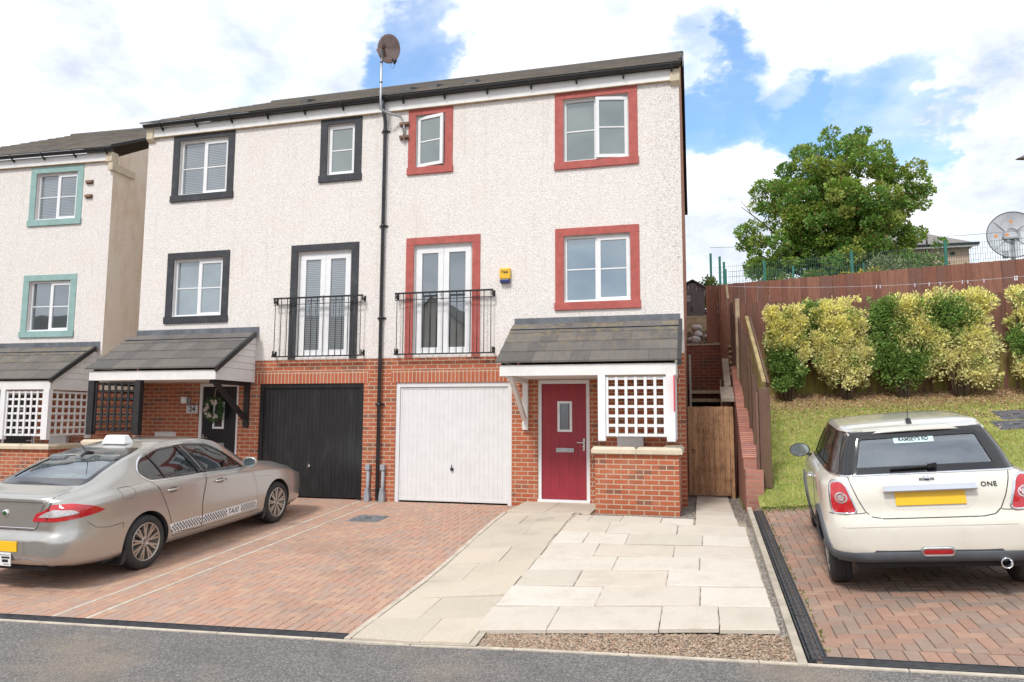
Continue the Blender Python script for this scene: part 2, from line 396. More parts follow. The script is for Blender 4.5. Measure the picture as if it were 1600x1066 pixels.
pave2 = island_mat('weathered_block_paving', PV2, .88, .6, 140, extra=pave_dirt, noise_amt=.15)
SL = [(.545, .495, .425), (.58, .53, .46), (.51, .465, .395), (.60, .55, .485), (.55, .485, .41)]
slabm = island_mat('riven_slab', SL, .85, .45, 30, dirt=(.38, .33, .27), damt=.35, dscale=3.1, noise_amt=.04, nscale=4)
pathm = island_mat('concrete_path_slab', [(.52, .455, .365), (.49, .43, .35), (.54, .47, .38)], .9, .35, 140, dirt=(.34, .30, .24), damt=.4, noise_amt=.05)
def asphalt():
    m, t, p = newmat('asphalt'); oc = t.add('ShaderNodeTexCoord').outputs['Object']
    v = t.add('ShaderNodeTexVoronoi', i={'Vector': oc, 'Scale': 95.0}); vd = t.add('ShaderNodeSeparateColor', i={0: v.outputs['Color']}).outputs[0]
    c = t.mix(t.mapr(vd, .35, 1.0), (.125, .118, .113), (.27, .255, .245))
    c = t.mix(t.mapr(t.noise(oc, 60, 3), .5, .7, 0, .5), c, (.05, .05, .05))
    c = t.mix(t.mapr(t.noise(oc, .55, 5, .6), .50, .72, 0, .55), c, (.30, .235, .17))
    c = t.mix(t.mapr(t.noise(oc, 2.5, 5, .6), .45, .75, 0, .3), c, (.07, .07, .072))
    t.link(c, p.inputs['Base Color']); p.inputs['Roughness'].default_value = .9
    t.link(t.add('ShaderNodeBump', i={'Strength': .8, 'Distance': .008, 'Height': v.outputs['Distance']}).outputs[0], p.inputs['Normal']); return m
tarmac = asphalt()
soil = M('soil', (.12, .085, .05), .95, var=.3, bump=.6, bscale=50)
sand = M('joint_sand', (.17, .12, .09), .95, var=.25, bump=.4, bscale=150)
def turf_base():
    m, t, p = newmat('turf'); oc = t.add('ShaderNodeTexCoord').outputs['Object']
    c = t.mix(t.mapr(t.noise(oc, 4, 6, .7), .35, .65), (.20, .24, .05), (.38, .37, .11))
    c = t.mix(t.mapr(t.noise(oc, 40, 4, .7), .5, .7, 0, .5), c, (.13, .15, .04))
    s = t.add('ShaderNodeSeparateXYZ', i={0: oc})
    k = t.math('ADD', t.mapr(s.outputs[1], 2.3, 3.7), t.math('MULTIPLY', t.noise(oc, 2.5, 5), .5))
    c = t.mix(t.mapr(k, .62, .95), c, (.36, .24, .14))
    t.link(c, p.inputs['Base Color']); p.inputs['Roughness'].default_value = .95
    t.link(t.add('ShaderNodeBump', i={'Strength': .8, 'Distance': .03, 'Height': t.noise(oc, 45, 5, .7)}).outputs[0], p.inputs['Normal']); return m
turf = turf_base()
def fence_mat(name, cols, green=.95):
    def ex(t, oc, c):
        s = t.add('ShaderNodeSeparateXYZ', i={0: oc})
        k = t.math('MULTIPLY', t.mapr(s.outputs[2], 3.5, 2.2), t.mapr(t.noise(t.vmath('MULTIPLY', oc, (6, 1, .8)), 1, 5), .34, .56, 0, green))
        return t.mix(k, c, (.24, .22, .05))
    return island_mat(name, cols, .88, .35, 60, grain=(22, 22, 1.2), gamt=.4, extra=ex, noise_amt=.2)
fen = fence_mat('reddish_fence_board', [(.20, .092, .068), (.165, .078, .058), (.225, .105, .072), (.18, .088, .066)])
fen3 = fence_mat('dark_leaning_board', [(.16, .085, .065), (.13, .07, .055), (.19, .105, .08), (.145, .085, .07)], .12)
wbrick = brick_mat('weathered_pink_brick', (.44, .19, .14), (.38, .16, .12), (.30, .13, .10), (.36, .23, .18), bump=.5)
fen2 = fence_mat('brown_fence_board', [(.27, .115, .078), (.22, .095, .066), (.30, .14, .094), (.245, .10, .064), (.20, .10, .078)], .2)
gatew = island_mat('gate_board', [(.50, .29, .155), (.45, .255, .14), (.54, .32, .18)], .85, .35, 60, grain=(18, 18, 1.5), gamt=.55, dirt=(.13, .065, .035), damt=.75, dscale=4.5)
palew = M('weathered_timber', (.46, .36, .24), .85, var=.2, bump=.4, stretch=(1, 1, 1), dirt=(.16, .13, .08), damt=.6)
yelw = M('lichen_timber', (.32, .25, .12), .85, var=.25, bump=.4, dirt=(.2, .17, .06), damt=.6)
rockm = island_mat('cobble_stone', [(.60, .55, .49), (.62, .40, .28), (.50, .47, .44), (.66, .60, .54)], .8, .4, 40)
pebm = island_mat('gravel_pebble', [(.36, .26, .185), (.27, .20, .15), (.44, .34, .25), (.33, .20, .125), (.23, .18, .145), (.48, .39, .30)], .9, .3, 60)
pebg = island_mat('grey_gravel_pebble', [(.24, .22, .20), (.34, .31, .28), (.17, .165, .16), (.42, .39, .35), (.28, .23, .19)], .9, .3, 60)
drainm = M('drain_grating', (.055, .058, .065), .5, .3, var=.3, scale=20, dirt=(.12, .12, .12), damt=.5)

# ---------------------------------------------------------------- ground, road, paving (the setting)
def ST(o, kind='structure'): o['kind'] = kind; return o
def gz(x, y):
    if y < 0: z = H(x, y)-.12 if y > -30 else H(x, -30)-.12
    else:
        if x > 1.2: k = min(y/4.6, 1); z = (H(x, 0)-.15)*(1-k)+(1.9 if y < 5 else 2.9)*k
        else: z = -.16 if y < 5.1 else 2.9
    if -2.9 < x < 1.06 and -7.2 < y < 5.08: z = min(z, HS(x, y)-.14)
    if y > 5.2 and x > -.2: z = 2.9+max(0, min((y-5.2)/16, 1))*3.3
    return z
xs = sorted(set([-300, -120, -60, -40, -30]+[x/2 for x in range(-50, 50)]+[-.2, -.18, 1.15, 1.18, 30, 40, 60, 120, 300])); ys = sorted(set([-300, -100, -50, -30, -20, -16]+[y/2 for y in range(-28, 60)]+[5.05, 5.12, 5.2, 5.25, 40, 60, 100, 300]))
g = MB()
for y in ys:
    for x in xs: g.v.append((x, y, gz(x, y)))
for j in range(len(ys)-1):
    for i in range(len(xs)-1):
        q = j*len(xs)+i; g.f.append((q, q+1, q+len(xs)+1, q+len(xs))); g.m.append(0); g.sm.append(False)
ST(g.obj('ground', soil))
ST(drape(-40, 30, -22, lambda x: YR(x)-.012, H, -.010, 140, 24).obj('road', tarmac))
kb = MB()                                                           # flush concrete edging along the road
X = -14.0
while X < 9:
    nx = X+.914
    kb.box(X, nx-.006, 0, .036, -.12, 0, fn=lambda x, y, z: (x, YR(x)-.012+y, H(x, YR(x))+z+.001)); X = nx
ST(kb.obj('road_edging', palecon, bevel=.004))

def blocks(name, mat, region, fn, off=(0, 0), dz=0.0, seed=1, rot=False):
    """herringbone clay blocks clipped to a convex region"""
    rr = random.Random(seed); m = MB(); W = .1
    xs = [p[0] for p in region]; ys = [p[1] for p in region]
    i0, i1 = int(min(xs)/W)-3, int(max(xs)/W)+3; j0, j1 = int(min(ys)/W)-3, int(max(ys)/W)+3
    for i in range(i0, i1):
        for j in range(j0, j1):
            k = (i-j) % 4
            if k == 0: r_ = (i, j, i+2, j+1)
            elif k == 3: r_ = (i, j, i+1, j+2)
            else: continue
            place_block(m, [(r_[0]*W+off[0], r_[1]*W+off[1]), (r_[2]*W+off[0], r_[1]*W+off[1]), (r_[2]*W+off[0], r_[3]*W+off[1]), (r_[0]*W+off[0], r_[3]*W+off[1])], region, fn, dz, rr)
    return m
def place_block(m, poly, region, fn, dz, rr, g=.0028, ch=.004):
    if region: poly = clip_poly(poly, region)
    if len(poly) < 3: return
    A = sum(poly[i-1][0]*poly[i][1]-poly[i][0]*poly[i-1][1] for i in range(len(poly)))/2
    if abs(A) < .0012: return
    cx = sum(p[0] for p in poly)/len(poly); cy = sum(p[1] for p in poly)/len(poly)
    def ins(p, d):
        dx, dy = cx-p[0], cy-p[1]; return (p[0]+math.copysign(min(d, abs(dx)), dx), p[1]+math.copysign(min(d, abs(dy)), dy))
    tz = dz+rr.uniform(-.0012, .0012); tx, ty = rr.uniform(-.012, .012), rr.uniform(-.012, .012)
    lv = [(g, -.02), (g, -ch), (g+ch, 0)]
    b = len(m.v); n = len(poly)
    for d, z in lv:
        for p in poly:
            q = ins(p, d); m.v.append((q[0], q[1], fn(*q)+tz+z+(q[0]-cx)*tx+(q[1]-cy)*ty))
    for k in range(2):
        for i in range(n): m.f.append((b+k*n+i, b+k*n+(i+1) % n, b+(k+1)*n+(i+1) % n, b+(k+1)*n+i)); m.m.append(0); m.sm.append(False)
    m.f.append(tuple(b+2*n+i for i in range(n))); m.m.append(0); m.sm.append(False)
# left drives
def setts(m, x0, x1, fn, rr, y0=.155, n=1):
    x = x0
    while x < x1:
        a = min(x+.1, x1); place_block(m, [(x, YR(x)+y0), (a, YR(a)+y0), (a, YR(a)+y0+.2), (x, YR(x)+y0+.2)], None, fn, 0, rr); x += .1
DR = MB()
def reg(x0, x1, yb, y0=.355): return [(x0, YR(x0)+y0), (x1, YR(x1)+y0), (x1, yb), (x0, yb)]
for (a, b) in ((-13.5, -5.825), (-5.775, -5.455), (-5.405, -2.765)):
    q = blocks('', pave, reg(a, b, 0.03 if a > -6 else .9), H, seed=int(a*10)); s0 = len(DR.v)
    setts(q, a, b, H, rnd)
    DR.v += q.v; DR.f += [tuple(i+s0 for i in f_) for f_ in q.f]; DR.m += q.m; DR.sm += q.sm
ST(DR.obj('block_paved_drive', pave, recalc=False))
ST(drape(-13.6, -2.7, lambda x: YR(x)+.0, 1.0, H, -.012, 40, 30).obj('drive_joint_sand', sand))
for x in (-5.80, -5.43):
    m = MB(); y = YR(x)+.16
    while y < -.05:
        y2 = min(y+.9, -.05); m.box(x-.022, x+.022, y, y2-.004, -.05, .002, fn=lambda a, b, c: (a, b, H(a, b)+c)); y = y2
    ST(m.obj('drive_edging', palecon, bevel=.004))
# right drive
q = blocks('', pave2, [(1.075, YR(1.075)+.355), (8.5, YR(8.5)+.355), (8.5, -.98), (1.075, -1.08)], H, seed=5)
setts(q, 1.075, 8.5, H, rnd)
x = -6.4
while x < -1.1:                                                    # two header courses along the channel
    x += .1
ST(q.obj('block_paved_parking', pave2, recalc=False))
ST(drape(1.0, 8.6, lambda x: YR(x), -.9, H, -.012, 20, 20).obj('parking_joint_sand', sand))
# drainage channels: gratings with slots
def channel(name, pts, w_, slots, label, seg=1.0, fn=H):
    t = thing(name, label, 'drain', (0, 0, 0), 0, 'black drainage channels set in the paving')
    m = MB(); b = MB()
    L = 0
    for (p, q_) in zip(pts, pts[1:]):
        p, q_ = Vector(p), Vector(q_); d = q_-p; n_ = max(1, round(d.length/seg)); nrm = Vector((-d.y, d.x)).normalized()
        for k in range(n_):
            a = p+d*(k/n_); c = p+d*((k+1)/n_)-d.normalized()*.006
            f = lambda u, v, z, a=a, c=c: (lambda P: (P.x, P.y, fn(P.x, P.y)+z))(a+(c-a)*u+nrm*v)
            b.box(0, 1, 0, w_, -.06, -.022, fn=f)
            for e0 in (0, w_-.008): m.box(0, 1, e0, e0+.008, -.04, .003, fn=f)
            for s_ in range(slots):
                v0 = .012+(w_-.024)*s_/slots; m.box(0.004, .996, v0, v0+(w_-.024)/slots*.62, -.022, 0.0, fn=f)
            for g_ in [x/8 for x in range(9)]: m.box(max(0, g_-.006), min(1, g_+.006), .01, w_-.01, -.03, -.006, fn=f)
    m.obj('grating', drainm, t); b.obj('trough', darkin, t)
    return t
channel('drain_channel', [(-14, YR(-14)+.03), (-6.2, YR(-6.2)+.03), (-2.765, YR(-2.765)+.03)], .12, 4, 'long black drain grating between road and red drive, left of the pale path')
channel('drain_channel', [(1.03, YR(1.03)+.03), (2.15, YR(2.15)+.03), (8, YR(8)+.03)], .12, 5, 'black drain grating at the road edge behind the white car')
channel('drain_channel', [(1.073, -6.80), (1.068, -1.22)], .125, 3, 'black slotted drain running up beside the kerb between slabs and white car')
# kerb between slabs and right drive
kb = MB(); y = -6.9
while y < -1.0:
    y2 = min(y+.914, -.95); kb.box(.872, .935, y, y2-.008, -.3, .006, fn=lambda a, b, c: (a-.02*(b < -3)*0, b, H(a, b)+c)); y = y2
kb = kb.obj('kerb', concrete, bevel=.006); ST(kb)
# path from road to the door
PS = MB(); rows = [-6.545, -5.93, -5.30, -4.68, -4.05, -3.42, -2.80, -2.18, -1.62, -1.32]
for k in range(len(rows)-1):
    a, b = rows[k], rows[k+1]; sx = -2.05 if k % 2 == 0 else -2.28
    if k % 3 == 2: sx = -1.62
    for (u, v) in ((-2.69, sx), (sx, -1.60)):
        if v-u < .1: continue
        y0a = a if k else None
        pl = [(u, YR(u)+.03 if k == 0 else a), (v, YR(v)+.03 if k == 0 else a), (v, b), (u, b)]
        place_block(PS, pl, None, HP, rnd.uniform(-.002, .002), rnd, .003, .003)
ST(PS.obj('path', pathm, recalc=False))
ST(drape(-2.72, -1.54, lambda x: YR(x)+.0, -1.2, HP, -.014, 6, 20).obj('path_bed', concrete))
m = MB(); y = YR(-2.72)+.02                                          # haunching along the path
while y < -1.28:
    y2 = min(y+.9, -1.28); m.box(-2.76, -2.70, y, y2-.004, -.08, .0, fn=lambda a, b, c: (a, b, (HP(-2.68, b) if c > -.01 else H(a, b))+c*(1 if c < -.01 else 0)-.004*(a < -2.73))); y = y2
ST(m.obj('path_edging', palecon, bevel=.004))
m = MB()
for (u, v) in ((-2.70, -2.1), (-2.1, -1.40)): m.box(u, v-.006, -1.27, .01, -.12, .088)
ST(m.obj('door_step', pathm, bevel=.006))
# riven slab field
SLB = MB()
J = [(-1.50, -2.05, [-1.56, -1.32, -.87, -.32, .12], 0), (-2.12, -2.74, [-1.58, -.98, -.08, .79]), (-2.77, -3.30, [-1.58, -1.19, -.67, .24, .79]), (-3.33, -3.87, [-1.58, -.97, -.08, .80]),
     (-3.90, -4.44, [-1.60, -.69, .21, .80]), (-4.47, -5.02, [-1.61, -1.0, -.10, .80]), (-5.05, -5.62, [-1.63, -.70, .22, .81]), (-5.65, -6.22, [-1.66, -1.02, -.10, .37, .82])]
sr = random.Random(3)
for row in J:
    a, b, js = row[0], row[1], row[2]; raise_ = .016 if len(row) == 3 else 0.0
    for u, v in zip(js, js[1:]):
        jt = lambda: sr.uniform(-.008, .008)
        z0 = raise_+sr.uniform(0, .016); sa, sb = sr.uniform(-.014, .014), sr.uniform(-.014, .014)
        n_ = 7
        pts = []                                                   # slightly ragged riven outline
        for (p, q_) in (((u+.003, b-.008), (v-.003, b-.008)), ((v-.003, b-.008), (v-.003, a+.006)), ((v-.003, a+.006), (u+.003, a+.006)), ((u+.003, a+.006), (u+.003, b-.008))):
            for k in range(n_): s_ = k/n_; pts.append((p[0]+(q_[0]-p[0])*s_+sr.uniform(-.0028, .0028), p[1]+(q_[1]-p[1])*s_+sr.uniform(-.0028, .0028)))
        cx, cy = (u+v)/2, (a+b)/2; bi = len(SLB.v); N = len(pts)
        for (ins_, dz) in ((0, -.035), (0, -.006), (.007, 0)):
            for (x, y) in pts:
                x2 = x+(cx-x)*ins_/.3; y2 = y+(cy-y)*ins_/.3
                SLB.v.append((x2, y2, HS(x2, y2)+z0+dz+(x2-cx)*sa+(y2-cy)*sb))
        for k in range(2):
            for i in range(N): SLB.f.append((bi+k*N+i, bi+k*N+(i+1) % N, bi+(k+1)*N+(i+1) % N, bi+(k+1)*N+i)); SLB.m.append(0); SLB.sm.append(False)
        SLB.f.append(tuple(bi+2*N+i for i in range(N))); SLB.m.append(0); SLB.sm.append(False)
for (u, v, a, b) in [(.145, .715, -2.05, -1.15), (.135, .70, -1.14, -.24), (.13, .69, -.23, .67), (.13, .68, .68, 1.57), (.13, .68, 1.62, 2.5)]:
    place_block(SLB, [(u, a), (v, a), (v, b), (u, b)], None, lambda x, y: .09, rnd.uniform(0, .004), rnd, .003, .004)
ST(SLB.obj('slab_terrace', slabm, recalc=False))
ST(drape(-1.60, .82, -6.2, -1.5, HS, -.006, 6, 30).obj('slab_bedding', M('sandy_bedding', (.30, .25, .19), .95, var=.3)))
ST(drape(-1.68, .88, lambda x: YR(x)-.0, 3.0, HS, -.028, 12, 40).obj('gravel_bed', M('gravel_fines', (.22, .165, .12), .95, var=.3, bump=.8, bscale=90)))
def pebbles(name, mat, n, area, fn, r0, r1, seed):
    """loose stones: squashed eight-sided pebbles, one mesh"""
    rr = random.Random(seed); m = MB()
    oc = [(1, 0, 0), (-1, 0, 0), (0, 1, 0), (0, -1, 0), (0, 0, 1), (0, 0, -1)]; of = [(0, 2, 4), (2, 1, 4), (1, 3, 4), (3, 0, 4), (2, 0, 5), (1, 2, 5), (3, 1, 5), (0, 3, 5)]
    for _ in range(n):
        x, y = area(rr); r_ = rr.uniform(r0, r1); a = rr.uniform(0, 6.28); ca, sa = math.cos(a), math.sin(a); ex, ey, ez = r_*rr.uniform(.8, 1.4), r_*rr.uniform(.6, 1), r_*rr.uniform(.45, .8)
        z = fn(x, y)+ez*rr.uniform(.1, .9); b = len(m.v); tl = rr.uniform(-.5, .5)
        for p in oc:
            px, py, pz = p[0]*ex*rr.uniform(.75, 1.1), p[1]*ey*rr.uniform(.75, 1.1), p[2]*ez*rr.uniform(.75, 1.1)
            m.v.append((x+ca*px-sa*py, y+sa*px+ca*py, z+pz+px*tl))
        for f_ in of: m.f.append(tuple(b+i for i in f_)); m.m.append(0); m.sm.append(False)
    return ST(m.obj(name, mat, recalc=False), 'stuff')
def ga(rr):
    x = rr.uniform(-1.66, .87); return x, rr.uniform(YR(x)+.03, -6.22)
def gb(rr):
    if rr.random() < .45: return rr.uniform(.81, .87), rr.uniform(-6.3, -2.0)
    k = rr.random()
    if k < .3: return rr.uniform(-1.3, .13), rr.uniform(-1.5, -1.17)
    if k < .6: return rr.uniform(-.08, .13), rr.uniform(-1.4, 1.6)
    return rr.uniform(.68, .93), rr.uniform(-2.0, 1.6)
o = pebbles('gravel', pebm, 9000, ga, lambda x, y: HS(x, y)-.026, .006, .015, 1); o['label'] = 'brown loose gravel in front of the slabs'
o = pebbles('gravel', pebg, 8000, gb, lambda x, y: HS(x, y)-.022, .006, .013, 2); o['label'] = 'grey gravel edging beside slabs and wall'
# manhole covers
def manhole(name, label, c, w_, d_, rz, fn, mat, group=None):
    t = thing(name, label, 'manhole cover', (c[0], c[1], fn(*c)), rz, group)
    gx = (fn(c[0]+.1, c[1])-fn(c[0]-.1, c[1]))/.2; gy = (fn(c[0], c[1]+.1)-fn(c[0], c[1]-.1))/.2
    cr, srr = math.cos(rz), math.sin(rz); f = lambda x, y, z: (x, y, z+gx*(x*cr-y*srr)+gy*(x*srr+y*cr))
    MB().box(-w_/2, w_/2, -d_/2, d_/2, -.03, .006, fn=f).obj('frame', mat, t)
    m = MB(); m.box(-w_/2+.03, w_/2-.03, -d_/2+.03, d_/2-.03, -.03, .010, fn=f)
    nx, ny = int(w_/.05), int(d_/.05)
    for i in range(nx):
        for j in range(ny):
            x = -w_/2+.05+(w_-.1)*i/(nx-1); y = -d_/2+.05+(d_-.1)*j/(ny-1)
            if (i+j) % 2: m.box(x-.018, x+.018, y-.006, y+.006, .008, .013, fn=f)
            else: m.box(x-.006, x+.006, y-.018, y+.018, .008, .013, fn=f)
    m.obj('cover', mat, t)
    MB().box(-.05, .05, -.02, .02, .012, .016, fn=f).obj('lifting_slot', darkin, t)
manm = M('cast_iron_cover', (.22, .24, .26), .5, .35, var=.3, scale=12, dirt=(.24, .17, .12), damt=.4)
manhole('manhole_cover', 'square grey iron manhole cover set in the red block drive', (-4.92, -1.53), .52, .50, 0, H, manm)
grub = M('grey_concrete_cover', (.10, .105, .12), .8, .0, var=.25, scale=10, bump=.3)
manhole('manhole_cover', 'grey access cover in the grass, the farther of the pair by the hedge', (5.62, 2.33), .62, .50, .02, HB, grub, 'grey covers in the grass')
manhole('manhole_cover', 'grey access cover in the grass, the nearer of the pair', (5.42, 1.78), .66, .46, .02, HB, grub, 'grey covers in the grass')

# ---------------------------------------------------------------- houses
def facade(m, x0, x1, z0, z1, holes, y=0.0, depth=.12):
    xs = sorted(set([x0, x1]+[h[0] for h in holes]+[h[1] for h in holes])); zs = sorted(set([z0, z1]+[h[2] for h in holes]+[h[3] for h in holes]))
    xs = [x for x in xs if x0 <= x <= x1]; zs = [z for z in zs if z0 <= z <= z1]
    for a, b in zip(xs, xs[1:]):
        for c, d in zip(zs, zs[1:]):
            cx, cz = (a+b)/2, (c+d)/2
            if any(h[0] < cx < h[1] and h[2] < cz < h[3] for h in holes): continue
            m.quad([(a, y, c), (b, y, c), (b, y, d), (a, y, d)])
    for h in holes:
        a, b, c, d = h[0], h[1], max(h[2], z0), min(h[3], z1)
        if c >= d: continue
        m.quad([(a, y, c), (a, y+depth, c), (a, y+depth, d), (a, y, d)]); m.quad([(b, y, c), (b, y, d), (b, y+depth, d), (b, y+depth, c)])
        if h[3] <= z1: m.quad([(a, y, d), (b, y, d), (b, y+depth, d), (a, y+depth, d)])
        if h[2] >= z0: m.quad([(a, y, c), (a, y+depth, c), (b, y+depth, c), (b, y, c)])
GL = {}
def house(label, origin, rz, mirror, W, trim, opt):
    t = thing('house', label, 'house', origin, rz, opt.get('group'))
    fx = (lambda a: -10.98-a) if mirror else (lambda a: a)
    def rg(a, b): a, b = fx(a), fx(b); return (min(a, b), max(a, b))
    xa, xb = rg(0, -W); E = opt['eaves']; xa, xb = opt.get('xr', (xa, xb))
    ztop = 7.36; Yb = 9.0; sk = opt.get('skew', 0)
    G = {}
    wins = opt['wins']                                             # name: (x0,x1,z0,z1) of the painted surround
    holes = []
    for k, (a, b, c, d, kind) in wins.items():
        a, b = rg(a, b); holes.append((a+.155, b-.155, (c+.137) if kind != 'juliet' else 2.645, d-.137))
    gx = rg(-5.167, -2.966); dx = rg(-2.502, -1.594)
    bh = [(gx[0], gx[1], -.3, 2.147), (dx[0], dx[1], .085, 2.17)]
    m = MB(); facade(m, xa, xb, 2.61, ztop, holes, -.012, .13)
    wall = m.obj('wall', opt['harl'], t, recalc=False)
    m = MB()
    m.box(xa+.002, xb-.002, -.008, .1, 2.60, 2.61)                  # bell cast under the render
    if opt['bare'] == 'brick_gable': pass
    m.obj('render_stop', opt['harl'], t)
    m = MB(); facade(m, xa, xb, -.6, 2.60, bh, 0.0, .10)
    m.obj('brick_wall', brick, t, recalc=False)
    # gable walls and back
    m = MB()
    rid = (4.5, 10.02)
    def gable(mm, x, sgn): mm.quad([(x, 0, -.6), (x-sk*Yb, Yb, -.6), (x-sk*Yb, Yb, 7.4), (x-sk*4.5, rid[0], rid[1]), (x, 0, 7.4)][::sgn])
    m.quad([(xa, Yb, -.6), (xb-sk*Yb, Yb, -.6), (xb-sk*Yb, Yb, 7.4), (xa, Yb, 7.4)])
    if opt['bare'] == 'brick_gable':
        m.obj('rear_wall', brick, t, recalc=False); m = MB(); gable(m, xb, 1); m.obj('gable_wall', brick, t, recalc=False)
        MB().box(xb-.05, xb+.004, -.014, .0, 2.61, ztop).obj('corner_bead', opt['harl'], t)
    else:
        m.obj('rear_wall', brick, t, recalc=False)
        if opt['bare'] == 'harl_gable':
            g2 = MB(); g2.quad([(xb, -.012, 2.2), (xb, Yb, 2.2), (xb, Yb, 7.4), (xb, 4.5, 10.02), (xb, -.012, 7.4)]); g2.obj('gable_wall', opt['harl_g'], t, recalc=False)
            g2 = MB(); g2.quad([(xb-.01, 0, -.6), (xb-.01, Yb, -.6), (xb-.01, Yb, 2.2), (xb-.01, 0, 2.2)]); g2.obj('gable_base', brick, t, recalc=False)
    x_ = xa if mirror else None
    if mirror:
        g2 = MB(); g2.quad([(xa, -.012, -.6), (xa, Yb, -.6), (xa, Yb, 7.4), (xa, 4.5, 10.02), (xa, -.012, 7.4)]); g2.obj('gable_wall', opt['harl'], t, recalc=False)
    # soldier course over the garage
    MB().box(gx[0]-.1, gx[1]+.1, -.003, .05, 2.15, 2.372).obj('lintel', brick_s, t)
    # windows
    for k, (a, b, c, d, kind) in wins.items():
        a, b = rg(a, b); s = MB(); y0, y1 = -.028, .0
        ia, ib, ic, id_ = a+.155, b-.155, c+.137, d-.137
        f = thing_part('window' if kind != 'juliet' else 'french_window', t)
        s.box(a, b, y0, y1, id_, d); zb = ic if kind != 'juliet' else 2.61
        s.box(a, ia, y0+.001, y1, zb, id_); s.box(ib, b, y0+.001, y1, zb, id_)
        if kind != 'juliet': s.box(a-.012, b+.012, y0-.022, y1, c, ic)
        s.obj('surround', trim, f, bevel=.004)
        zc = ic if kind != 'juliet' else 2.645
        # frame
        fr = MB(); yf = .055; fd = .065
        def frame(x0, x1, z0, z1, w_, y, d_, mm): mm.box(x0, x1, y, y+d_, z0, z0+w_); mm.box(x0, x1, y, y+d_, z1-w_, z1); mm.box(x0, x0+w_, y+.001, y+d_, z0+w_, z1-w_); mm.box(x1-w_, x1, y+.001, y+d_, z0+w_, z1-w_)
        frame(ia, ib, zc, id_, .045, yf, fd, fr)
        fr.box(ia, ib, yf-.06, yf+.03, zc-.0, zc+.022)
        gm = opt['glass'][k]
        if kind == 'two':
            mx = (ia+ib)/2-.0; fr.box(mx-.035, mx+.035, yf-.001, yf+fd, zc+.045, id_-.045)
            opn = opt.get('open', {}).get(k); fixed = (ia+.045, mx-.035); sash = (mx+.0, ib-.015)
            if mirror and not opt.get('same_hand', True): fixed, sash = sash, fixed
            pan = MB(); pan.box(fixed[0], fixed[1], yf+.03, yf+.036, zc+.045, id_-.045); pan.obj('pane', gm, f)
            zm = (zc+id_)/2; gb = MB(); gb.box(fixed[0], fixed[1], yf+.018, yf+.0295, zm-.011, zm+.011); gb.obj('glazing_bar', white, f)
            if opn is None and k != 'none':
                vt = MB(); vt.box(fixed[0]+.06, fixed[1]-.06, yf-.018, yf-.001, id_-.036, id_-.016); vt.obj('trickle_vent', white, f)
            else:
                vt = MB(); vt.box(fixed[0]+.06, fixed[1]-.06, yf-.018, yf-.001, id_-.036, id_-.016); vt.obj('trickle_vent', white, f)
            casement(f, sash[0], sash[1], zc+.015, id_-.04, yf, gm, opn, 'right' if opn else None)
            if opn is None:
                vt = MB(); vt.box(sash[0]+.06, sash[1]-.06, yf-.018, yf-.001, id_-.036, id_-.016); vt.obj('trickle_vent', white, f)
        elif kind == 'one':
            opn = opt.get('open', {}).get(k)
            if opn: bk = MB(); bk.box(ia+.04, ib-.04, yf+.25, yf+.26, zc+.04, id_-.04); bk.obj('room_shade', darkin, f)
            casement(f, ia+.012, ib-.012, zc+.02, id_-.02, yf, gm, opn, 'left' if opn else None)
        else:
            mx = (ia+ib)/2
            for (p, q) in ((ia+.04, mx-.002), (mx+.002, ib-.04)):
                fr2 = MB(); frame(p, q, zc+.04, id_-.05, .105, yf-.018, .06, fr2); fr2.obj('door_leaf', white, f, bevel=.004)
                pan = MB(); pan.box(p+.10, q-.10, yf+.012, yf+.018, zc+.14, id_-.15); pan.obj('pane', gm, f)
            hd = MB(); hd.box(mx-.05, mx-.02, yf-.05, yf-.018, 3.70, 3.86); hd.box(mx-.05, mx-.025, yf-.07, yf-.045, 3.76, 3.84); hd.obj('handle', white, f)
        fr.obj('frame', white, f, bevel=.004)
    # garage door
    gd = thing_part('garage_door', t); gmat = opt['garage']
    m = MB(); fw_ = .075
    m.box(gx[0], gx[0]+fw_, .02, .10, -.1, 2.147); m.box(gx[1]-fw_, gx[1], .02, .10, -.1, 2.147); m.box(gx[0]+fw_, gx[1]-fw_, .021, .10, 2.147-.08, 2.147)
    m.obj('frame', opt.get('gframe', gmat), gd, bevel=.003)
    m = MB(); x0, x1 = gx[0]+fw_+.004, gx[1]-fw_-.004; n = 24; z0, z1 = .03, 2.06; pw = (x1-x0)/n
    for i in range(n):
        a = x0+i*pw; r_ = .011
        if i in (n//2,) or i == 0: pass
        for (u0, u1, y_a, y_b) in ((0, .12, .056, .050), (.12, .80, .050, .050), (.80, .92, .050, .056), (.92, 1, .056, .056)):
            m.quad([(a+u0*pw, y_a, z0), (a+u1*pw, y_b, z0), (a+u1*pw, y_b, z1), (a+u0*pw, y_a, z1)])
    m.box(x0, x1, .044, .052, z0-.0, z0+.05); m.box(x0, x1, .044, .052, z1-.03, z1)
    m.box(x0, x0+.03, .044, .052, z0+.05, z1-.03); m.box(x1-.03, x1, .044, .052, z0+.05, z1-.03)
    m.obj('panel', gmat, gd, recalc=False)
    hx = (gx[0]+gx[1])/2-.01
    m = MB(); m.lathe([(0, .02), (.028, .02), (.03, .045), (.0, .046)], 16, origin=(hx, 0, .60)); m.bar((hx, .005, .60), (hx, .012, .68), .012, .012); m.bar((hx, .045, .6), (hx, .0, .6), .014, .014)
    m.obj('handle', opt.get('ghandle', blackgl), gd)
    # front door
    fd = thing_part('front_door', t)
    m = MB(); a, b = dx; m.box(a, a+.062, .03, .10, .085, 2.17); m.box(b-.062, b, .03, .10, .085, 2.17); m.box(a+.062, b-.062, .031, .10, 2.108, 2.17); m.box(a+.0, b-.0, -.01, .10, .086, .13)
    m.obj('frame', white, fd, bevel=.004)
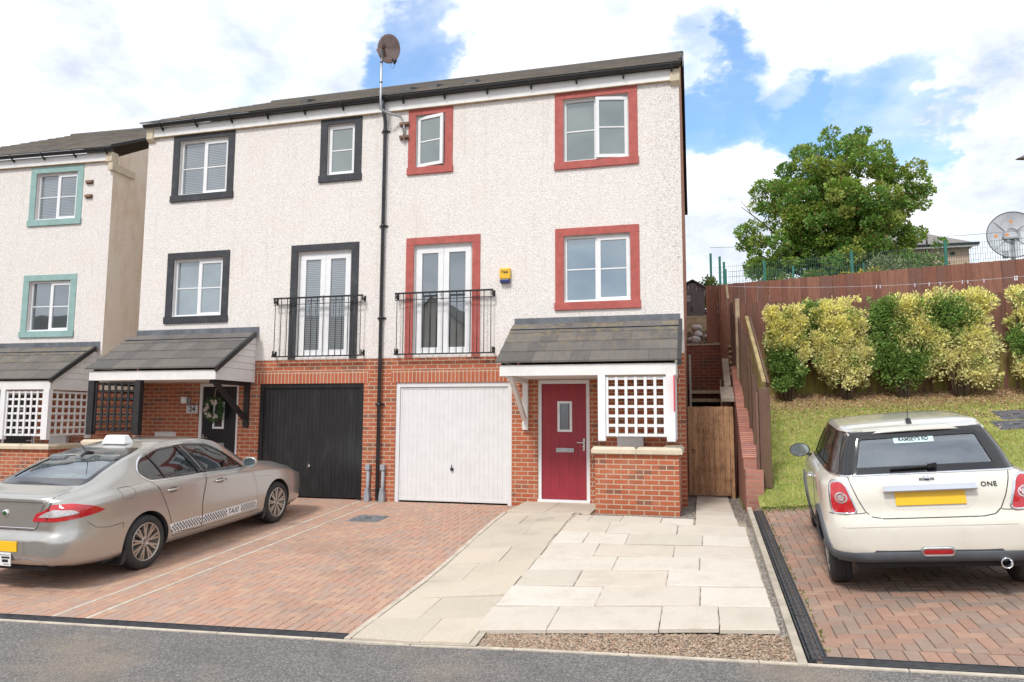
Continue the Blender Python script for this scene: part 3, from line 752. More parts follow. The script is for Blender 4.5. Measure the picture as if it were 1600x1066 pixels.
    dw = [(-2.16, -1.905, 1.28, 1.805)]
    m = MB(); p, q = a+.066, b-.066; c0 = rg(dw[0][0], dw[0][1])
    facade(m, p, q, .135, 2.104, [(c0[0]+.03, c0[1]-.03, 1.31, 1.775)], .055, .02)
    m.obj('leaf', opt['door'], fd, recalc=False)
    m = MB()
    for i in range(1, 5): x = p+(q-p)*i/5; m.box(x-.002, x+.002, .0535, .056, .14, 2.1)
    m.obj('panel_groove', opt['doorg'], fd)
    m = MB(); m.box(c0[0], c0[1], .042, .0545, 1.28, 1.318); m.box(c0[0], c0[1], .042, .0545, 1.767, 1.805); m.box(c0[0], c0[0]+.04, .043, .0545, 1.318, 1.767); m.box(c0[1]-.04, c0[1], .043, .0545, 1.318, 1.767)
    m.obj('vision_frame', white, fd); MB().box(c0[0]+.03, c0[1]-.03, .068, .072, 1.3, 1.79).obj('pane', glass_dark, fd)
    l0 = rg(-2.187, -1.875); m = MB(); m.box(l0[0], l0[1], .035, .0545, .93, 1.005); m.box(l0[0]+.03, l0[1]-.03, .028, .036, .945, .985); m.obj('letterbox', steel, fd, bevel=.004)
    hxx = fx(-1.70); sg = -1 if not mirror else 1
    m = MB(); m.box(hxx-.018, hxx+.018, .04, .0545, .96, 1.17); m.bar((hxx, .03, 1.10), (hxx+sg*.12, .022, 1.10), .02, .018); m.bar((hxx, .05, 1.10), (hxx, .02, 1.10), .02, .02); m.obj('handle', chrome, fd, bevel=.003)
    # balcony rail
    bl = thing_part('balcony_railing', t); r0, r1 = rg(-5.165, -3.283); y0 = -.125
    m = MB(); m.bar((r0, y0, 3.785), (r1, y0, 3.785), .045, .028); m.bar((r0, y0, 2.66), (r1, y0, 2.66), .045, .022); m.bar((r0, y0, 3.66), (r1, y0, 3.66), .012, .012)
    for x in (r0+.012, r1-.012): 
        for z, h_ in ((3.72, .07), (2.70, .07)):
            m.box(x-.005, x+.005, y0, -.0, z-.02, z+h_-.04); m.box(x-.010, x+.010, y0-.006, y0+.008, z-.04, z+.07)
            m.box(x-.02, x+.02, -.022, -.012, z-.04, z+.07)
    m.obj('rail', blackgl, bl)
    n = 15
    for i in range(n):
        x = r0+.04+(r1-r0-.08)*i/(n-1); MB().tube([(x, y0, 2.66), (x, y0, 3.785)], .0075, 8).obj('baluster', blackgl, bl)
    # canopy over the door
    cn = thing_part('canopy', t); c0, c1 = rg(-2.91, -.06); c0 = max(c0, xa) if not mirror else c0; yf, zf, yb, zb = -1.26, 2.375, -.17, 3.10
    tl = MB(); nr = 4; sl_ = (zb-zf)/(yb-yf); rr = random.Random(int(c0*100))
    for r_ in range(nr):
        ya, yb2 = yf+(yb-yf)*r_/nr, yf+(yb-yf)*(r_+1)/nr+.03; x = c0-(.15 if r_ % 2 else 0)
        while x < c1-.01:
            a, b = max(x, c0), min(x+.30, c1); x += .30
            if b-a < .03: continue
            z = lambda y, k: zf+(y-yf)*sl_+k
            P = [(a+.001, ya, z(ya, .012)), (b-.001, ya, z(ya, .012)), (b-.001, yb2, z(yb2, -.006)), (a+.001, yb2, z(yb2, -.006))]
            up_ = .027+rr.uniform(0, .004); Q = [(p[0], p[1], p[2]+up_) for p in P]; bi = len(tl.v); tl.v += P+Q
            for f_ in ((0, 1, 5, 4), (1, 2, 6, 5), (2, 3, 7, 6), (3, 0, 4, 7), (4, 5, 6, 7), (3, 2, 1, 0)): tl.f.append(tuple(bi+i for i in f_)); tl.m.append(0); tl.sm.append(False)
    tl.obj('tiles', tile, cn, recalc=False)
    m = MB(); m.quad([(c0-.005, -.018, 3.265), (c1+.005, -.018, 3.265), (c1+.005, -.030, 3.13), (c0-.005, -.030, 3.13)]); m.quad([(c0-.005, -.030, 3.13), (c1+.005, -.030, 3.13), (c1+.005, -.36, 3.030), (c0-.005, -.36, 3.030)], smooth=False)
    m.obj('flashing', lead, cn, recalc=False)
    for x, s in ((c1, 1),):
        m = MB(); k = 5
        for i in range(k):
            ya, yb2 = yf-.01+(yb+.02-yf)*i/k, yf+(yb+.02-yf)*(i+1)/k
            m.box(x-.03+s*.012, x+.03+s*.012, ya, yb2, -.055, .045+.004*(k-i) % .01, fn=lambda a, b, c: (a, b, zf+(b-yf)*sl_+c+.0))
        m.obj('verge', blackgl if s > 0 else blackgl, cn, bevel=.004)
    yq = -1.20
    m = MB(); m.box(c0+.06, c1-.04, yq-.012, yq+.012, 2.18, 2.352); m.obj('fascia', whitep, cn, bevel=.003)
    for x in (c0+.065, c1-.065): MB().box(x-.011, x+.011, yq+.013, -.013, 2.18, 2.29).obj('side_board', whitep, cn, bevel=.002)
    for x, s in ((c0+.062, -1), (c1-.062, 1)):
        m = MB(); nb = 6
        for i in range(nb):
            z0 = 2.29+i*.125; z1 = min(z0+.121, 3.1)
            ya = yq+.03+max(0, (z0-2.36))/sl_; yb2 = yq+.03+max(0, (z1-2.36))/sl_
            if ya > -.05: break
            m.quad([(x+s*.010, ya, z0), (x+s*.010, -.013, z0), (x+s*.002, -.013, z1), (x+s*.002, min(yb2, -.02), z1)])
            m.quad([(x+s*.010, ya, z0), (x-s*.01, ya, z0), (x-s*.01, -.013, z0), (x+s*.010, -.013, z0)])
        m.obj('cladding', whitep, cn, recalc=False)
    MB().box(c0+.08, c1-.08, yq+.013, -.014, 2.186, 2.196).obj('soffit', whitep, cn)
    # gallows bracket
    bm_ = opt['bracket']; bx = fx(-2.71); br = thing_part('bracket', t)
    m = MB(); m.box(bx-.048, bx+.048, -.07, -.003, 1.31, 2.183); m.obj('post', bm_, br, bevel=.004)
    m = MB(); m.bar((bx, -1.02, 2.16), (bx, -.11, 1.50), .07, .085); m.obj('brace', bm_, br, bevel=.004)
    MB().box(bx-.046, bx+.046, -1.10, -.071, 2.11, 2.184).obj('beam', bm_, br, bevel=.004)
    if bm_ is whitep:
        m = MB()
        for z in (1.42, 2.0): m.lathe([(0, -.075), (.009, -.0735), (.009, -.07)], 8, origin=(bx, 0, z))
        m.obj('bolt', steel, br)
    # trellis screen above the porch wall
    tr = thing_part('trellis', t); tm = opt['trellis']
    p0, p1 = rg(-1.28, -1.165); q0, q1 = rg(-.25, -.115); ty = -1.165
    for (u, v) in ((p0, p1), (q0, q1)): MB().box(u, v, ty-.05, ty+.05, 1.175, 2.185).obj('post', tm, tr, bevel=.004)
    xs_ = (q0+q1)/2                                                  # the screen's return along the outer side
    MB().box(xs_-.05, xs_+.05, -.12, -.02, 1.175, 2.185).obj('post', tm, tr, bevel=.004)
    for i in range(7): y_ = ty+.09+(1.165-.12-.10)*i/6; MB().box(xs_-.016, xs_-.002, y_-.021, y_+.021, 1.245, 2.15).obj('upright', tm, tr)
    for i in range(7): z_ = 1.267+(2.15-1.245-.044)*i/6; MB().box(xs_-.001, xs_+.013, ty+.051, -.121, z_-.021, z_+.021).obj('lath', tm, tr)
    a, b = (p1, q0) if p1 < q0 else (q1, p0); z0, z1 = 1.245, 2.15; n = 7
    for i in range(n): x = a+.022+(b-a-.044)*i/(n-1); MB().box(x-.021, x+.021, ty-.016, ty-.002, z0, z1).obj('upright', tm, tr)
    for i in range(n): z = z0+.022+(z1-z0-.044)*i/(n-1); MB().box(a, b, ty-.001, ty+.013, z-.021, z+.021).obj('lath', tm, tr)
    # porch wall
    pw_ = thing_part('porch_wall', t); w0, w1 = rg(-1.335, -.085); pz = opt.get('porch_base', -.2)
    m = MB(); m.box(w0, w1, -1.17, -.955, pz, .985)
    s0, s1 = rg(-.30, -.085); m.box(s0, s1, -.955, -.003, pz, .985)
    m.obj('brickwork', brick, pw_)
    m = MB(); o_ = .055
    def cop(x0, x1, y0, y1):
        P = [(x0, y0), (x1, y0), (x1, y1), (x0, y1)]; bi = len(m.v)
        for ins_, z in ((0, .985), (0, 1.045), (.035, 1.085)):
            m.v += [(x0+ins_, y0+ins_, z), (x1-ins_, y0+ins_, z), (x1-ins_, y1-ins_, z), (x0+ins_, y1-ins_, z)]
        for k in range(2):
            for i in range(4): m.f.append((bi+k*4+i, bi+k*4+(i+1) % 4, bi+4+k*4+(i+1) % 4, bi+4+k*4+i)); m.m.append(0); m.sm.append(False)
        m.f.append((bi+8, bi+9, bi+10, bi+11)); m.m.append(0); m.sm.append(False); m.f.append((bi+3, bi+2, bi+1, bi)); m.m.append(0); m.sm.append(False)
    k1 = w0-o_
    for i in range(2): a = w0-o_+(w1-w0+2*o_)*i/2; cop(a+.002, a+(w1-w0+2*o_)/2-.002, -1.17-o_, -.955+o_)
    sa, sb = s0-o_, s1+o_; cop(sa, sb, -.955+o_+.003, -.014)
    cop(sa+.03, sb-.03, -1.17-o_+.03, -.955+o_-.03) if False else None
    m.obj('coping', stone, pw_)
    mb = rg(-1.12, -.69); m = MB(); m.box(mb[0], mb[1], -.10, -.003, .75, 1.20); m.box(mb[0]-.01, mb[1]+.01, -.115, -.004, 1.195, 1.215); m.obj('meter_box', whitep, t, bevel=.006)
    # eaves: fascia, gutter, brackets
    ea, eb = opt.get('eave', (xa, xb))
    MB().box(ea+.16, eb-.16, -.075, -.02, 7.335, 7.53).obj('fascia', whitep, t)
    MB().box(ea+.16, eb-.16, -.0749, -.013, 7.325, 7.335).obj('eaves_board', palew, t)
    for x, on in ((ea+.08, mirror), (eb-.08, not mirror)):
        if on: MB().prism([(-.10, 7.30), (.0, 7.22), (.10, 7.22), (.10, 7.52), (-.10, 7.52)], x-.08, x+.08, 'x').obj('kneeler', stone, t, bevel=.008)
        else: MB().box(x-.08, x+.08, -.075, -.02, 7.335, 7.53).obj('fascia', whitep, t)
    m = MB(); r_ = .058; n = 10
    for i in range(n):
        a0, a1 = math.pi*i/n, math.pi*(i+1)/n
        P = [(-.145-r_*math.cos(a), 7.575-r_*math.sin(a)) for a in (a0, a1)]; Q = [(-.145-(r_-.004)*math.cos(a), 7.575-(r_-.004)*math.sin(a)) for a in (a0, a1)]
        m.quad([(ea-.02, *P[0]), (eb+.02, *P[0]), (eb+.02, *P[1]), (ea-.02, *P[1])], smooth=True); m.quad([(ea-.02, *Q[0]), (eb+.02, *Q[0]), (eb+.02, *Q[1]), (ea-.02, *Q[1])], smooth=True)
    for x in (ea-.02, eb+.02): m.quad([(x, -.145-r_*math.cos(math.pi*i/n), 7.575-r_*math.sin(math.pi*i/n)) for i in range(n+1)])
    for z in (7.572, ): m.box(ea-.02, eb+.02, -.207, -.200, z-.006, z+.006)
    gt = m.obj('gutter', blackgl, t, recalc=False)
    x = ea+.4
    while x < eb: MB().prism([(-.215, 7.585), (-.205, 7.53), (-.15, 7.50), (-.076, 7.44), (-.076, 7.50), (-.15, 7.517)], x-.014, x+.014, 'x').obj('gutter_bracket', blackgl, gt); x += .83
    # roof: courses of tiles
    rf = thing_part('roof', t); va, vb = ea-.0, eb+(.0)
    if mirror: va = ea-.10
    else: vb = eb+.045
    m = MB(); y0, z0 = -.19, 7.60; y1, z1 = 4.5, 10.10; n = 16; sl2 = (z1-z0)/(y1-y0); rr = random.Random(9)
    for r_ in range(n):
        ya = y0+(y1-y0)*r_/n; yb2 = y0+(y1-y0)*(r_+1)/n+.03; x = va-(.17 if r_ % 2 else 0)
        while x < vb-.01:
            a, b = max(x, va), min(x+.33, vb); x += .33
            if b-a < .03: continue
            z = lambda y: z0+(y-y0)*sl2; h1 = .030+rr.uniform(0, .006)
            sA = -sk*max(ya, 0) if b >= vb-.01 else 0; sB = -sk*yb2 if b >= vb-.01 else 0
            P = [(a, ya, z(ya)+.004), (b+sA, ya, z(ya)+.004), (b+sB, yb2, z(yb2)-.01), (a, yb2, z(yb2)-.01)]; Q = [(p[0], p[1], p[2]+(h1 if i < 2 else .024)) for i, p in enumerate(P)]; bi = len(m.v); m.v += P+Q
            for f_ in ((0, 1, 5, 4), (1, 2, 6, 5), (2, 3, 7, 6), (3, 0, 4, 7), (4, 5, 6, 7), (3, 2, 1, 0)): m.f.append(tuple(bi+i for i in f_)); m.m.append(0); m.sm.append(False)
    m.obj('tiles', rtile, rf, recalc=False)
    m = MB(); m.quad([(va, 4.5, 10.11), (vb-sk*4.5, 4.5, 10.11), (vb-sk*9.2, 9.25, 7.5), (va, 9.25, 7.5)]); m.quad([(va, y0, z0-.01), (vb, y0, z0-.01), (vb-sk*4.5, 4.5, 10.06), (va, 4.5, 10.06)])
    m.obj('rear_slope', rtile, rf, recalc=False)
    m = MB(); m.tube([(va, 4.5, 10.08), (vb-sk*4.5, 4.5, 10.08)], .085, 10); m.obj('ridge', rtile, rf, recalc=False)
    if not mirror:                                                  # black dry verge running over the gable
        m = MB(); k = 16; vd = .125 if opt['bare'] == 'brick_gable' else .03
        for (ya, za, yb2, zb2) in ((y0-.02, z0, 4.5, 10.10), (4.5, 10.10, 9.27, 7.46)):
            for i in range(k):
                u, v = i/k, (i+1)/k-.002; xo = vb
                P = [(xo-sk*max(0, ya+(yb2-ya)*q_), ya+(yb2-ya)*q_, za+(zb2-za)*q_) for q_ in (u, v)]
                m.quad([(P[0][0]+.012, P[0][1], P[0][2]+.045), (P[1][0]+.012, P[1][1], P[1][2]+.040), (P[1][0]+.012, P[1][1], P[1][2]-vd-.005), (P[0][0]+.012, P[0][1], P[0][2]-vd)])
                m.quad([(P[0][0]+.012, P[0][1], P[0][2]+.045), (P[1][0]+.012, P[1][1], P[1][2]+.040), (P[1][0]-.06, P[1][1], P[1][2]+.040), (P[0][0]-.06, P[0][1], P[0][2]+.045)])
        m.obj('verge', blackgl, rf, recalc=False)
    for x in opt.get('vents', []):
        m = MB(); m.prism([(.50, 8.00), (.54, 8.09), (.85, 8.22), (.85, 8.12)], x-.10, x+.10, 'x'); m.obj('roof_vent', blackgl, rf, bevel=.01)
    return t
def thing_part(name, parent, **tags):
    """a compound part: a small carrier mesh would be wrong, so an Empty groups its own sub-parts"""
    o = bpy.data.objects.new(name, None); C.objects.link(o); o.parent = parent
    for k, v in tags.items(): o[k] = v
    return o
def casement(par, x0, x1, z0, z1, yf, gm, opn, hinge):
    """an opening sash; opn = angle in degrees (None = shut)"""
    w_ = x1-x0; s = thing_part('casement', par)
    hx = 0 if hinge != 'right' else w_
    s.location = (x0 if hinge != 'right' else x1, yf-.022, 0)
    m = MB(); o = 0 if hinge != 'right' else -w_; a, b = o, o+w_; k = .062
    m.box(a, b, 0, .05, z0, z0+k); m.box(a, b, 0, .05, z1-k, z1); m.box(a, a+k, .001, .05, z0+k, z1-k); m.box(b-k, b, .001, .05, z0+k, z1-k)
    zm = (z0+z1)/2; fr = m.obj('sash', white, par, bevel=.005)
    pn = MB().box(a+k-.003, b-k+.003, .022, .028, z0+k-.003, z1-k+.003).obj('pane', gm, par)
    gb = MB().box(a+k, b-k, .012, .0215, zm-.011, zm+.011).obj('glazing_bar', white, par)
    hs = MB().bar(((b-.03) if hinge != 'right' else a+.03, .048, zm-.03), ((b-.03) if hinge != 'right' else a+.03, .055, zm+.06), .016, .014).obj('handle', white, par) if False else None
    rz = 0
    if opn: rz = R(-opn) if hinge == 'left' else R(opn)
    for q in (fr, pn, gb):
        q.location = s.location; q.rotation_euler = (0, 0, rz)
    bpy.data.objects.remove(s)
gA = glass_mat('window_glass_green_grey', (.17, .20, .185), .14, .03)
gB = glass_mat('window_glass_sky', (.075, .13, .17), .26, .03)
gC = glass_mat('window_glass_dark', (.045, .055, .06), .24, .02)
gD = glass_mat('window_glass_blinds', (.10, .12, .13), .14, .03, blinds=28)
gE = glass_mat('window_glass_net', (.20, .24, .26), .16, .03, blinds=0)
glass_dark = glass_mat('door_glass_dark', (.03, .032, .035), .15, .2)
doorred = M('crimson_door', (.30, .022, .038), .45, var=.08, stretch=(3, 1, .5), bump=.08)
doorredg = M('crimson_groove', (.20, .012, .024), .6, var=.05)
doorblk = M('black_door', (.017, .018, .022), .3, var=.1)
gwhite = M('white_garage_paint', (.70, .705, .71), .38, var=.03, dirt=(.5, .47, .42), damt=.12)
gblack = M('black_garage_paint', (.016, .016, .018), .32, var=.15, scale=3, stretch=(2, 1, .8), dirt=(.045, .045, .047), damt=.4)
WN = {'upper': (-2.18, -.711, 5.91, 7.348, 'two'), 'middle': (-2.18, -.711, 3.384, 4.841, 'two'), 'juliet': (-5.008, -3.561, 2.61, 4.841, 'juliet'), 'small': (-5.008, -4.118, 6.053, 7.348, 'one')}
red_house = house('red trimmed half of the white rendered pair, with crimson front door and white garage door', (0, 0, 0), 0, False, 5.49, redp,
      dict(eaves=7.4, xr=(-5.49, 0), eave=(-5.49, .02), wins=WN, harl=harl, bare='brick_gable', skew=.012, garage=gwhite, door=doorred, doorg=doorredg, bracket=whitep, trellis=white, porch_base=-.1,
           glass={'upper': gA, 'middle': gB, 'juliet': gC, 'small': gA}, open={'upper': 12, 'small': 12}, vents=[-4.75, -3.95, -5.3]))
black_house = house('charcoal trimmed half of the white rendered pair, number 24, with black garage door', (0, 0, 0), 0, True, 5.49, blackp,
      dict(eaves=7.4, xr=(-10.9, -5.49), eave=(-10.9, -5.49), wins=WN, harl=harl_b, bare='', garage=gblack, gframe=gblack, ghandle=chrome, door=doorblk, doorg=blackgl, bracket=blackwood, trellis=blackwood,
           glass={'upper': gD, 'middle': gE, 'juliet': gD, 'small': gA}, vents=[-7.6]))
WA = {'upper': (-2.16, -.76, 5.93, 7.30, 'two'), 'middle': (-2.16, -.76, 3.384, 4.80, 'two'), 'juliet': (-5.008, -3.561, 2.61, 4.841, 'juliet'), 'small': (-5.008, -4.118, 6.053, 7.33, 'one')}
aqua_house = house('pale rendered house with aqua window surrounds and stained gable at the left edge', (-12.36, .60, -.13), R(3), False, 5.49, aquap,
      dict(eaves=7.4, xr=(-5.49, 0), eave=(-5.49, .02), wins=WA, harl=harl_b, harl_g=harl_a, bare='harl_gable', skew=0, garage=gwhite, door=doorblk, doorg=blackgl, bracket=whitep, trellis=white,
           glass={'upper': gD, 'middle': gC, 'juliet': gC, 'small': gA}))
pipem = M('dark_grey_pipe', (.045, .05, .06), .4, var=.2)
MB().box(-.07, .05, -.10, .62, 7.10, 7.27).obj('kneeler_beam', stone, aqua_house, bevel=.01)
# rain pipe shared by the pair
dp = thing('downpipe', 'tall black rain pipe down the wall between the black and the white garage', 'downpipe', (-5.49, 0, 0))
m = MB(); m.tube([(.015, -.145, 7.53), (.01, -.145, 7.42), (.03, -.10, 7.22), (.03, -.065, 7.12), (.03, -.065, .02)], .034, 12); m.obj('pipe', pipem, dp)
for z in (6.95, 5.1, 3.35, 1.75): MB().tube([(.03, -.065, z-.03), (.03, -.065, z+.03)], .042, 12).obj('collar', blackgl, dp); MB().box(.03-.085, .03+.085, -.035, -.002, z-.015, z+.015).obj('bracket', blackgl, dp)
dp.location = (-5.50, 0, 0)
ductm = M('duct_grey', (.30, .32, .35), .55, var=.15, dirt=(.2, .15, .1), damt=.4)
for x, s in ((-5.665, 'left'), (-5.372, 'right')):
    t = thing('service_duct', 'grey plastic service duct at the wall foot %s the rain pipe' % ('left of' if s == 'left' else 'right of'), 'duct', (x, 0, 0))
    MB().tube([(0, -.045, -.05), (-.01, -.06, .10), (0, -.045, .24), (.002, -.042, .60)], .032, 12).obj('pipe', ductm, t)
    MB().box(-.042, .042, -.09, -.002, .56, .66).obj('cap', ductm, t, bevel=.006)
    MB().prism([(-.05, -.05), (.045, -.05), (.05, .10), (.03, .24), (-.03, .24), (-.055, .10)], -.10, -.012, 'y').obj('boot', ductm, t, bevel=.008)
# alarm box
yel = M('yellow_plastic', (.78, .46, .03), .4, var=.04); nav = M('navy_plastic', (.02, .035, .14), .35, var=.05)
t = thing('alarm_box', 'yellow and navy alarm box on the wall between the french window and the middle window', 'alarm box', (-3.083, 0, 3.89))
MB().box(-.098, .098, -.09, -.013, .085, .29).obj('case', yel, t, bevel=.018); MB().box(-.088, .088, -.096, -.013, .015, .083).obj('strobe', nav, t, bevel=.012)
o = link('lettering', text_mesh('Yale', .075, blackgl, .0015, bold=.001), t); o.rotation_euler = (R(90), 0, 0); o.location = (0, -.0925, .21)
# satellite dish on its mast
dm = M('weathered_dish', (.33, .26, .25), .55, .2, var=.25, scale=5, dirt=(.20, .11, .07), damt=.6); rust = M('rusty_steel', (.20, .12, .085), .7, .4, var=.3)
t = thing('satellite_dish', 'weathered satellite dish on a cranked grey pole standing above the gutter', 'satellite dish', (-5.47, 0, 0))
m = MB(); m.tube([(.39, -.06, 6.72), (.385, -.06, 7.06), (.33, -.08, 7.19), (.10, -.24, 7.24), (.0, -.27, 7.30), (-.005, -.28, 7.5), (-.005, -.28, 8.56)], .022, 10); m.obj('mast', steel, t)
for z in (6.80, 7.06):
    m = MB(); m.box(.29, .49, -.03, -.012, z-.045, z+.045); m.bar((.33, -.06, z), (.33, -.01, z), .02, .03); m.bar((.45, -.06, z), (.45, -.01, z), .02, .03); m.bar((.30, -.075, z), (.48, -.075, z), .02, .045); m.obj('clamp', rust, t)
m = MB(); n = 28
for k in range(6):
    for i in range(n):
        pass
rings = []
for k in range(7):
    rr_ = k/6; b = len(m.v); rings.append(b)
    for i in range(n): a = 2*math.pi*i/n; m.v.append((rr_*.245*math.cos(a), rr_*rr_*.05, rr_*.265*math.sin(a)))
for a, b in zip(rings, rings[1:]):
    for i in range(n): m.f.append((a+i, a+(i+1) % n, b+(i+1) % n, b+i)); m.m.append(0); m.sm.append(True)
d = m.obj('dish', dm, t, recalc=False); so_ = d.modifiers.new('solid', 'SOLIDIFY'); so_.thickness = .006
d.location = (.08, -.20, 8.52); d.rotation_euler = (R(-22), 0, R(-122))
m = MB(); m.tube([(.0, -.27, 8.70), (.10, -.28, 8.62), (.27, -.30, 8.55)], .009, 8); m.bar((-.10, -.30, 8.80), (.08, -.30, 8.88), .03, .05); m.bar((.02, -.27, 8.9), (.06, -.23, 8.7), .035, .03)
m.obj('arm', rust, t).location = (0, 0, -.35); m = MB(); m.tube([(.23, -.30, 8.59), (.30, -.30, 8.53)], .024, 10); m.tube([(.26, -.30, 8.49), (.31, -.30, 8.57)], .018, 8); m.obj('receiver', blackgl, t).location = (0, 0, -.35)
MB().tube([(.22, -.28, 8.59), (.18, -.27, 8.50), (.22, -.27, 8.44), (.27, -.27, 8.50), (.26, -.28, 8.52)], .004, 6).obj('cable', blackgl, t).location = (0, 0, -.37)
for z in (7.82, 8.22): MB().tube([(-.005, -.28, z-.012), (-.005, -.28, z+.012)], .027, 10).obj('tape', blackgl, t)
# brackets on the aqua house, number 24 lamp, plate and wreath
for z, s in ((6.88, 'upper'), (6.55, 'lower')):
    t = thing('aerial_bracket', 'rusty aerial clamp beside the top aqua window, the %s of two' % s, 'bracket', (-12.36-.57, .57, z-.13), R(3))
    m = MB(); m.box(-.10, .08, -.03, -.012, -.045, .045); m.bar((-.09, -.06, 0), (.07, -.06, 0), .02, .05); m.bar((-.06, -.06, 0), (-.06, -.02, 0), .02, .03); m.bar((.05, -.06, 0), (.05, -.02, 0), .02, .03); m.obj('clamp', rust, t)
t = thing('wall_lamp', 'small white and dark wall lamp above the house number 24', 'wall lamp', (-9.60, 0, 1.85))
MB().box(-.03, .05, -.05, -.002, -.10, .05).obj('backplate', steel, t, bevel=.004); MB().lathe([(0, -.08), (.055, -.08), (.062, .05), (.05, .055), (0, .055)], 18, origin=(-.04, -.11, 0), axis='z').obj('shade', white, t)
t = thing('house_number', 'grey plaque with the number 24 on the brick under the wall lamp', 'house number', (-9.52, 0, 1.66))
MB().box(-.13, .13, -.015, -.002, -.075, .075).obj('plaque', greyplas, t, bevel=.003)
o = link('numerals', text_mesh('24', .14, blackgl, .002, bold=.003), t); o.rotation_euler = (R(90), 0, 0); o.location = (.01, -.0165, 0)
def wreath():
    t = thing('wreath', 'round wreath of white roses and green leaves hanging on the black front door', 'wreath', (-8.965, -.02, 1.66))
    rr = random.Random(4); m = MB(); tint = []
    cg, cw = [(.06, .13, .04), (.10, .19, .06), (.04, .10, .05), (.16, .24, .10)], [(.78, .75, .68), (.72, .62, .52), (.82, .80, .76)]
    def leaf(c, d, L, W_, colr):
        c = Vector(c); d = Vector(d).normalized(); s_ = d.cross(Vector((rr.uniform(-1, 1), rr.uniform(-1, 1), rr.uniform(-1, 1)))).normalized()
        m.quad([c, c+d*L*.5+s_*W_, c+d*L, c+d*L*.5-s_*W_]); tint.append(colr)
    for i in range(1500):
        a = rr.uniform(0, 6.283); r_ = .155+rr.gauss(0, .035); c = (r_*math.cos(a), -.05+rr.uniform(-.03, .04), r_*math.sin(a))
        leaf(c, (math.cos(a)+rr.uniform(-1, 1), rr.uniform(-.9, .1), math.sin(a)+rr.uniform(-1, 1)), rr.uniform(.03, .06), .012, rr.choice(cg))
    for i in range(20):
        a = 1.0+3.6*rr.random(); a = rr.uniform(.9, 4.2) if i < 15 else rr.uniform(4.2, 6.2); r_ = .15+rr.gauss(0, .02); c = Vector((r_*math.cos(a), -.10, r_*math.sin(a)))
        for k in range(26): leaf(c, (rr.uniform(-1, 1), rr.uniform(-1, .1), rr.uniform(-1, 1)), .034, .016, rr.choice(cw))
    o = m.obj('foliage', leaf_mat('wreath_leaf'), t, recalc=False); set_tint(o.data, tint)
    MB().tube([(0, -.06, .14), (.01, -.045, .35), (.012, -.02, .47)], .006, 6).obj('hanging_cord', palew, t)
def set_tint(me, cols, per=1):
    at = me.attributes.new('tint', 'FLOAT_COLOR', 'FACE'); a = np.ones((len(me.polygons), 4), dtype=np.float32)
    c = np.array(cols, dtype=np.float32); a[:, :3] = np.repeat(c, per, 0) if per > 1 else c; at.data.foreach_set('color', a.ravel())
wreath()

# ---------------------------------------------------------------- cars
def pchip(xs, ys):
    n = len(xs); h = [xs[i+1]-xs[i] for i in range(n-1)]; d = [(ys[i+1]-ys[i])/h[i] for i in range(n-1)]; mm = [d[0]]+[0]*(n-2)+[d[-1]]
    for i in range(1, n-1):
        if d[i-1]*d[i] > 0: w1, w2 = 2*h[i]+h[i-1], h[i]+2*h[i-1]; mm[i] = (w1+w2)/(w1/d[i-1]+w2/d[i])
    def f(x):
        if x <= xs[0]: return ys[0]
        if x >= xs[-1]: return ys[-1]
        i = 0
        while x > xs[i+1]: i += 1
        t = (x-xs[i])/h[i]; return (1+2*t)*(1-t)**2*ys[i]+t*(1-t)**2*h[i]*mm[i]+t*t*(3-2*t)*ys[i+1]+t*t*(t-1)*h[i]*mm[i+1]
    return f
def crom(P, sub):
    out = []
    for i in range(len(P)-1):
        p0, p1, p2, p3 = P[max(i-1, 0)], P[i], P[i+1], P[min(i+2, len(P)-1)]
        for k in range(sub):
            t = k/sub; t2, t3 = t*t, t*t*t
            out.append(tuple(.5*((2*b)+(-a+c)*t+(2*a-5*b+4*c-d)*t2+(-a+3*b-3*c+d)*t3) for a, b, c, d in zip(p0, p1, p2, p3)))
    out.append(P[-1]); return out
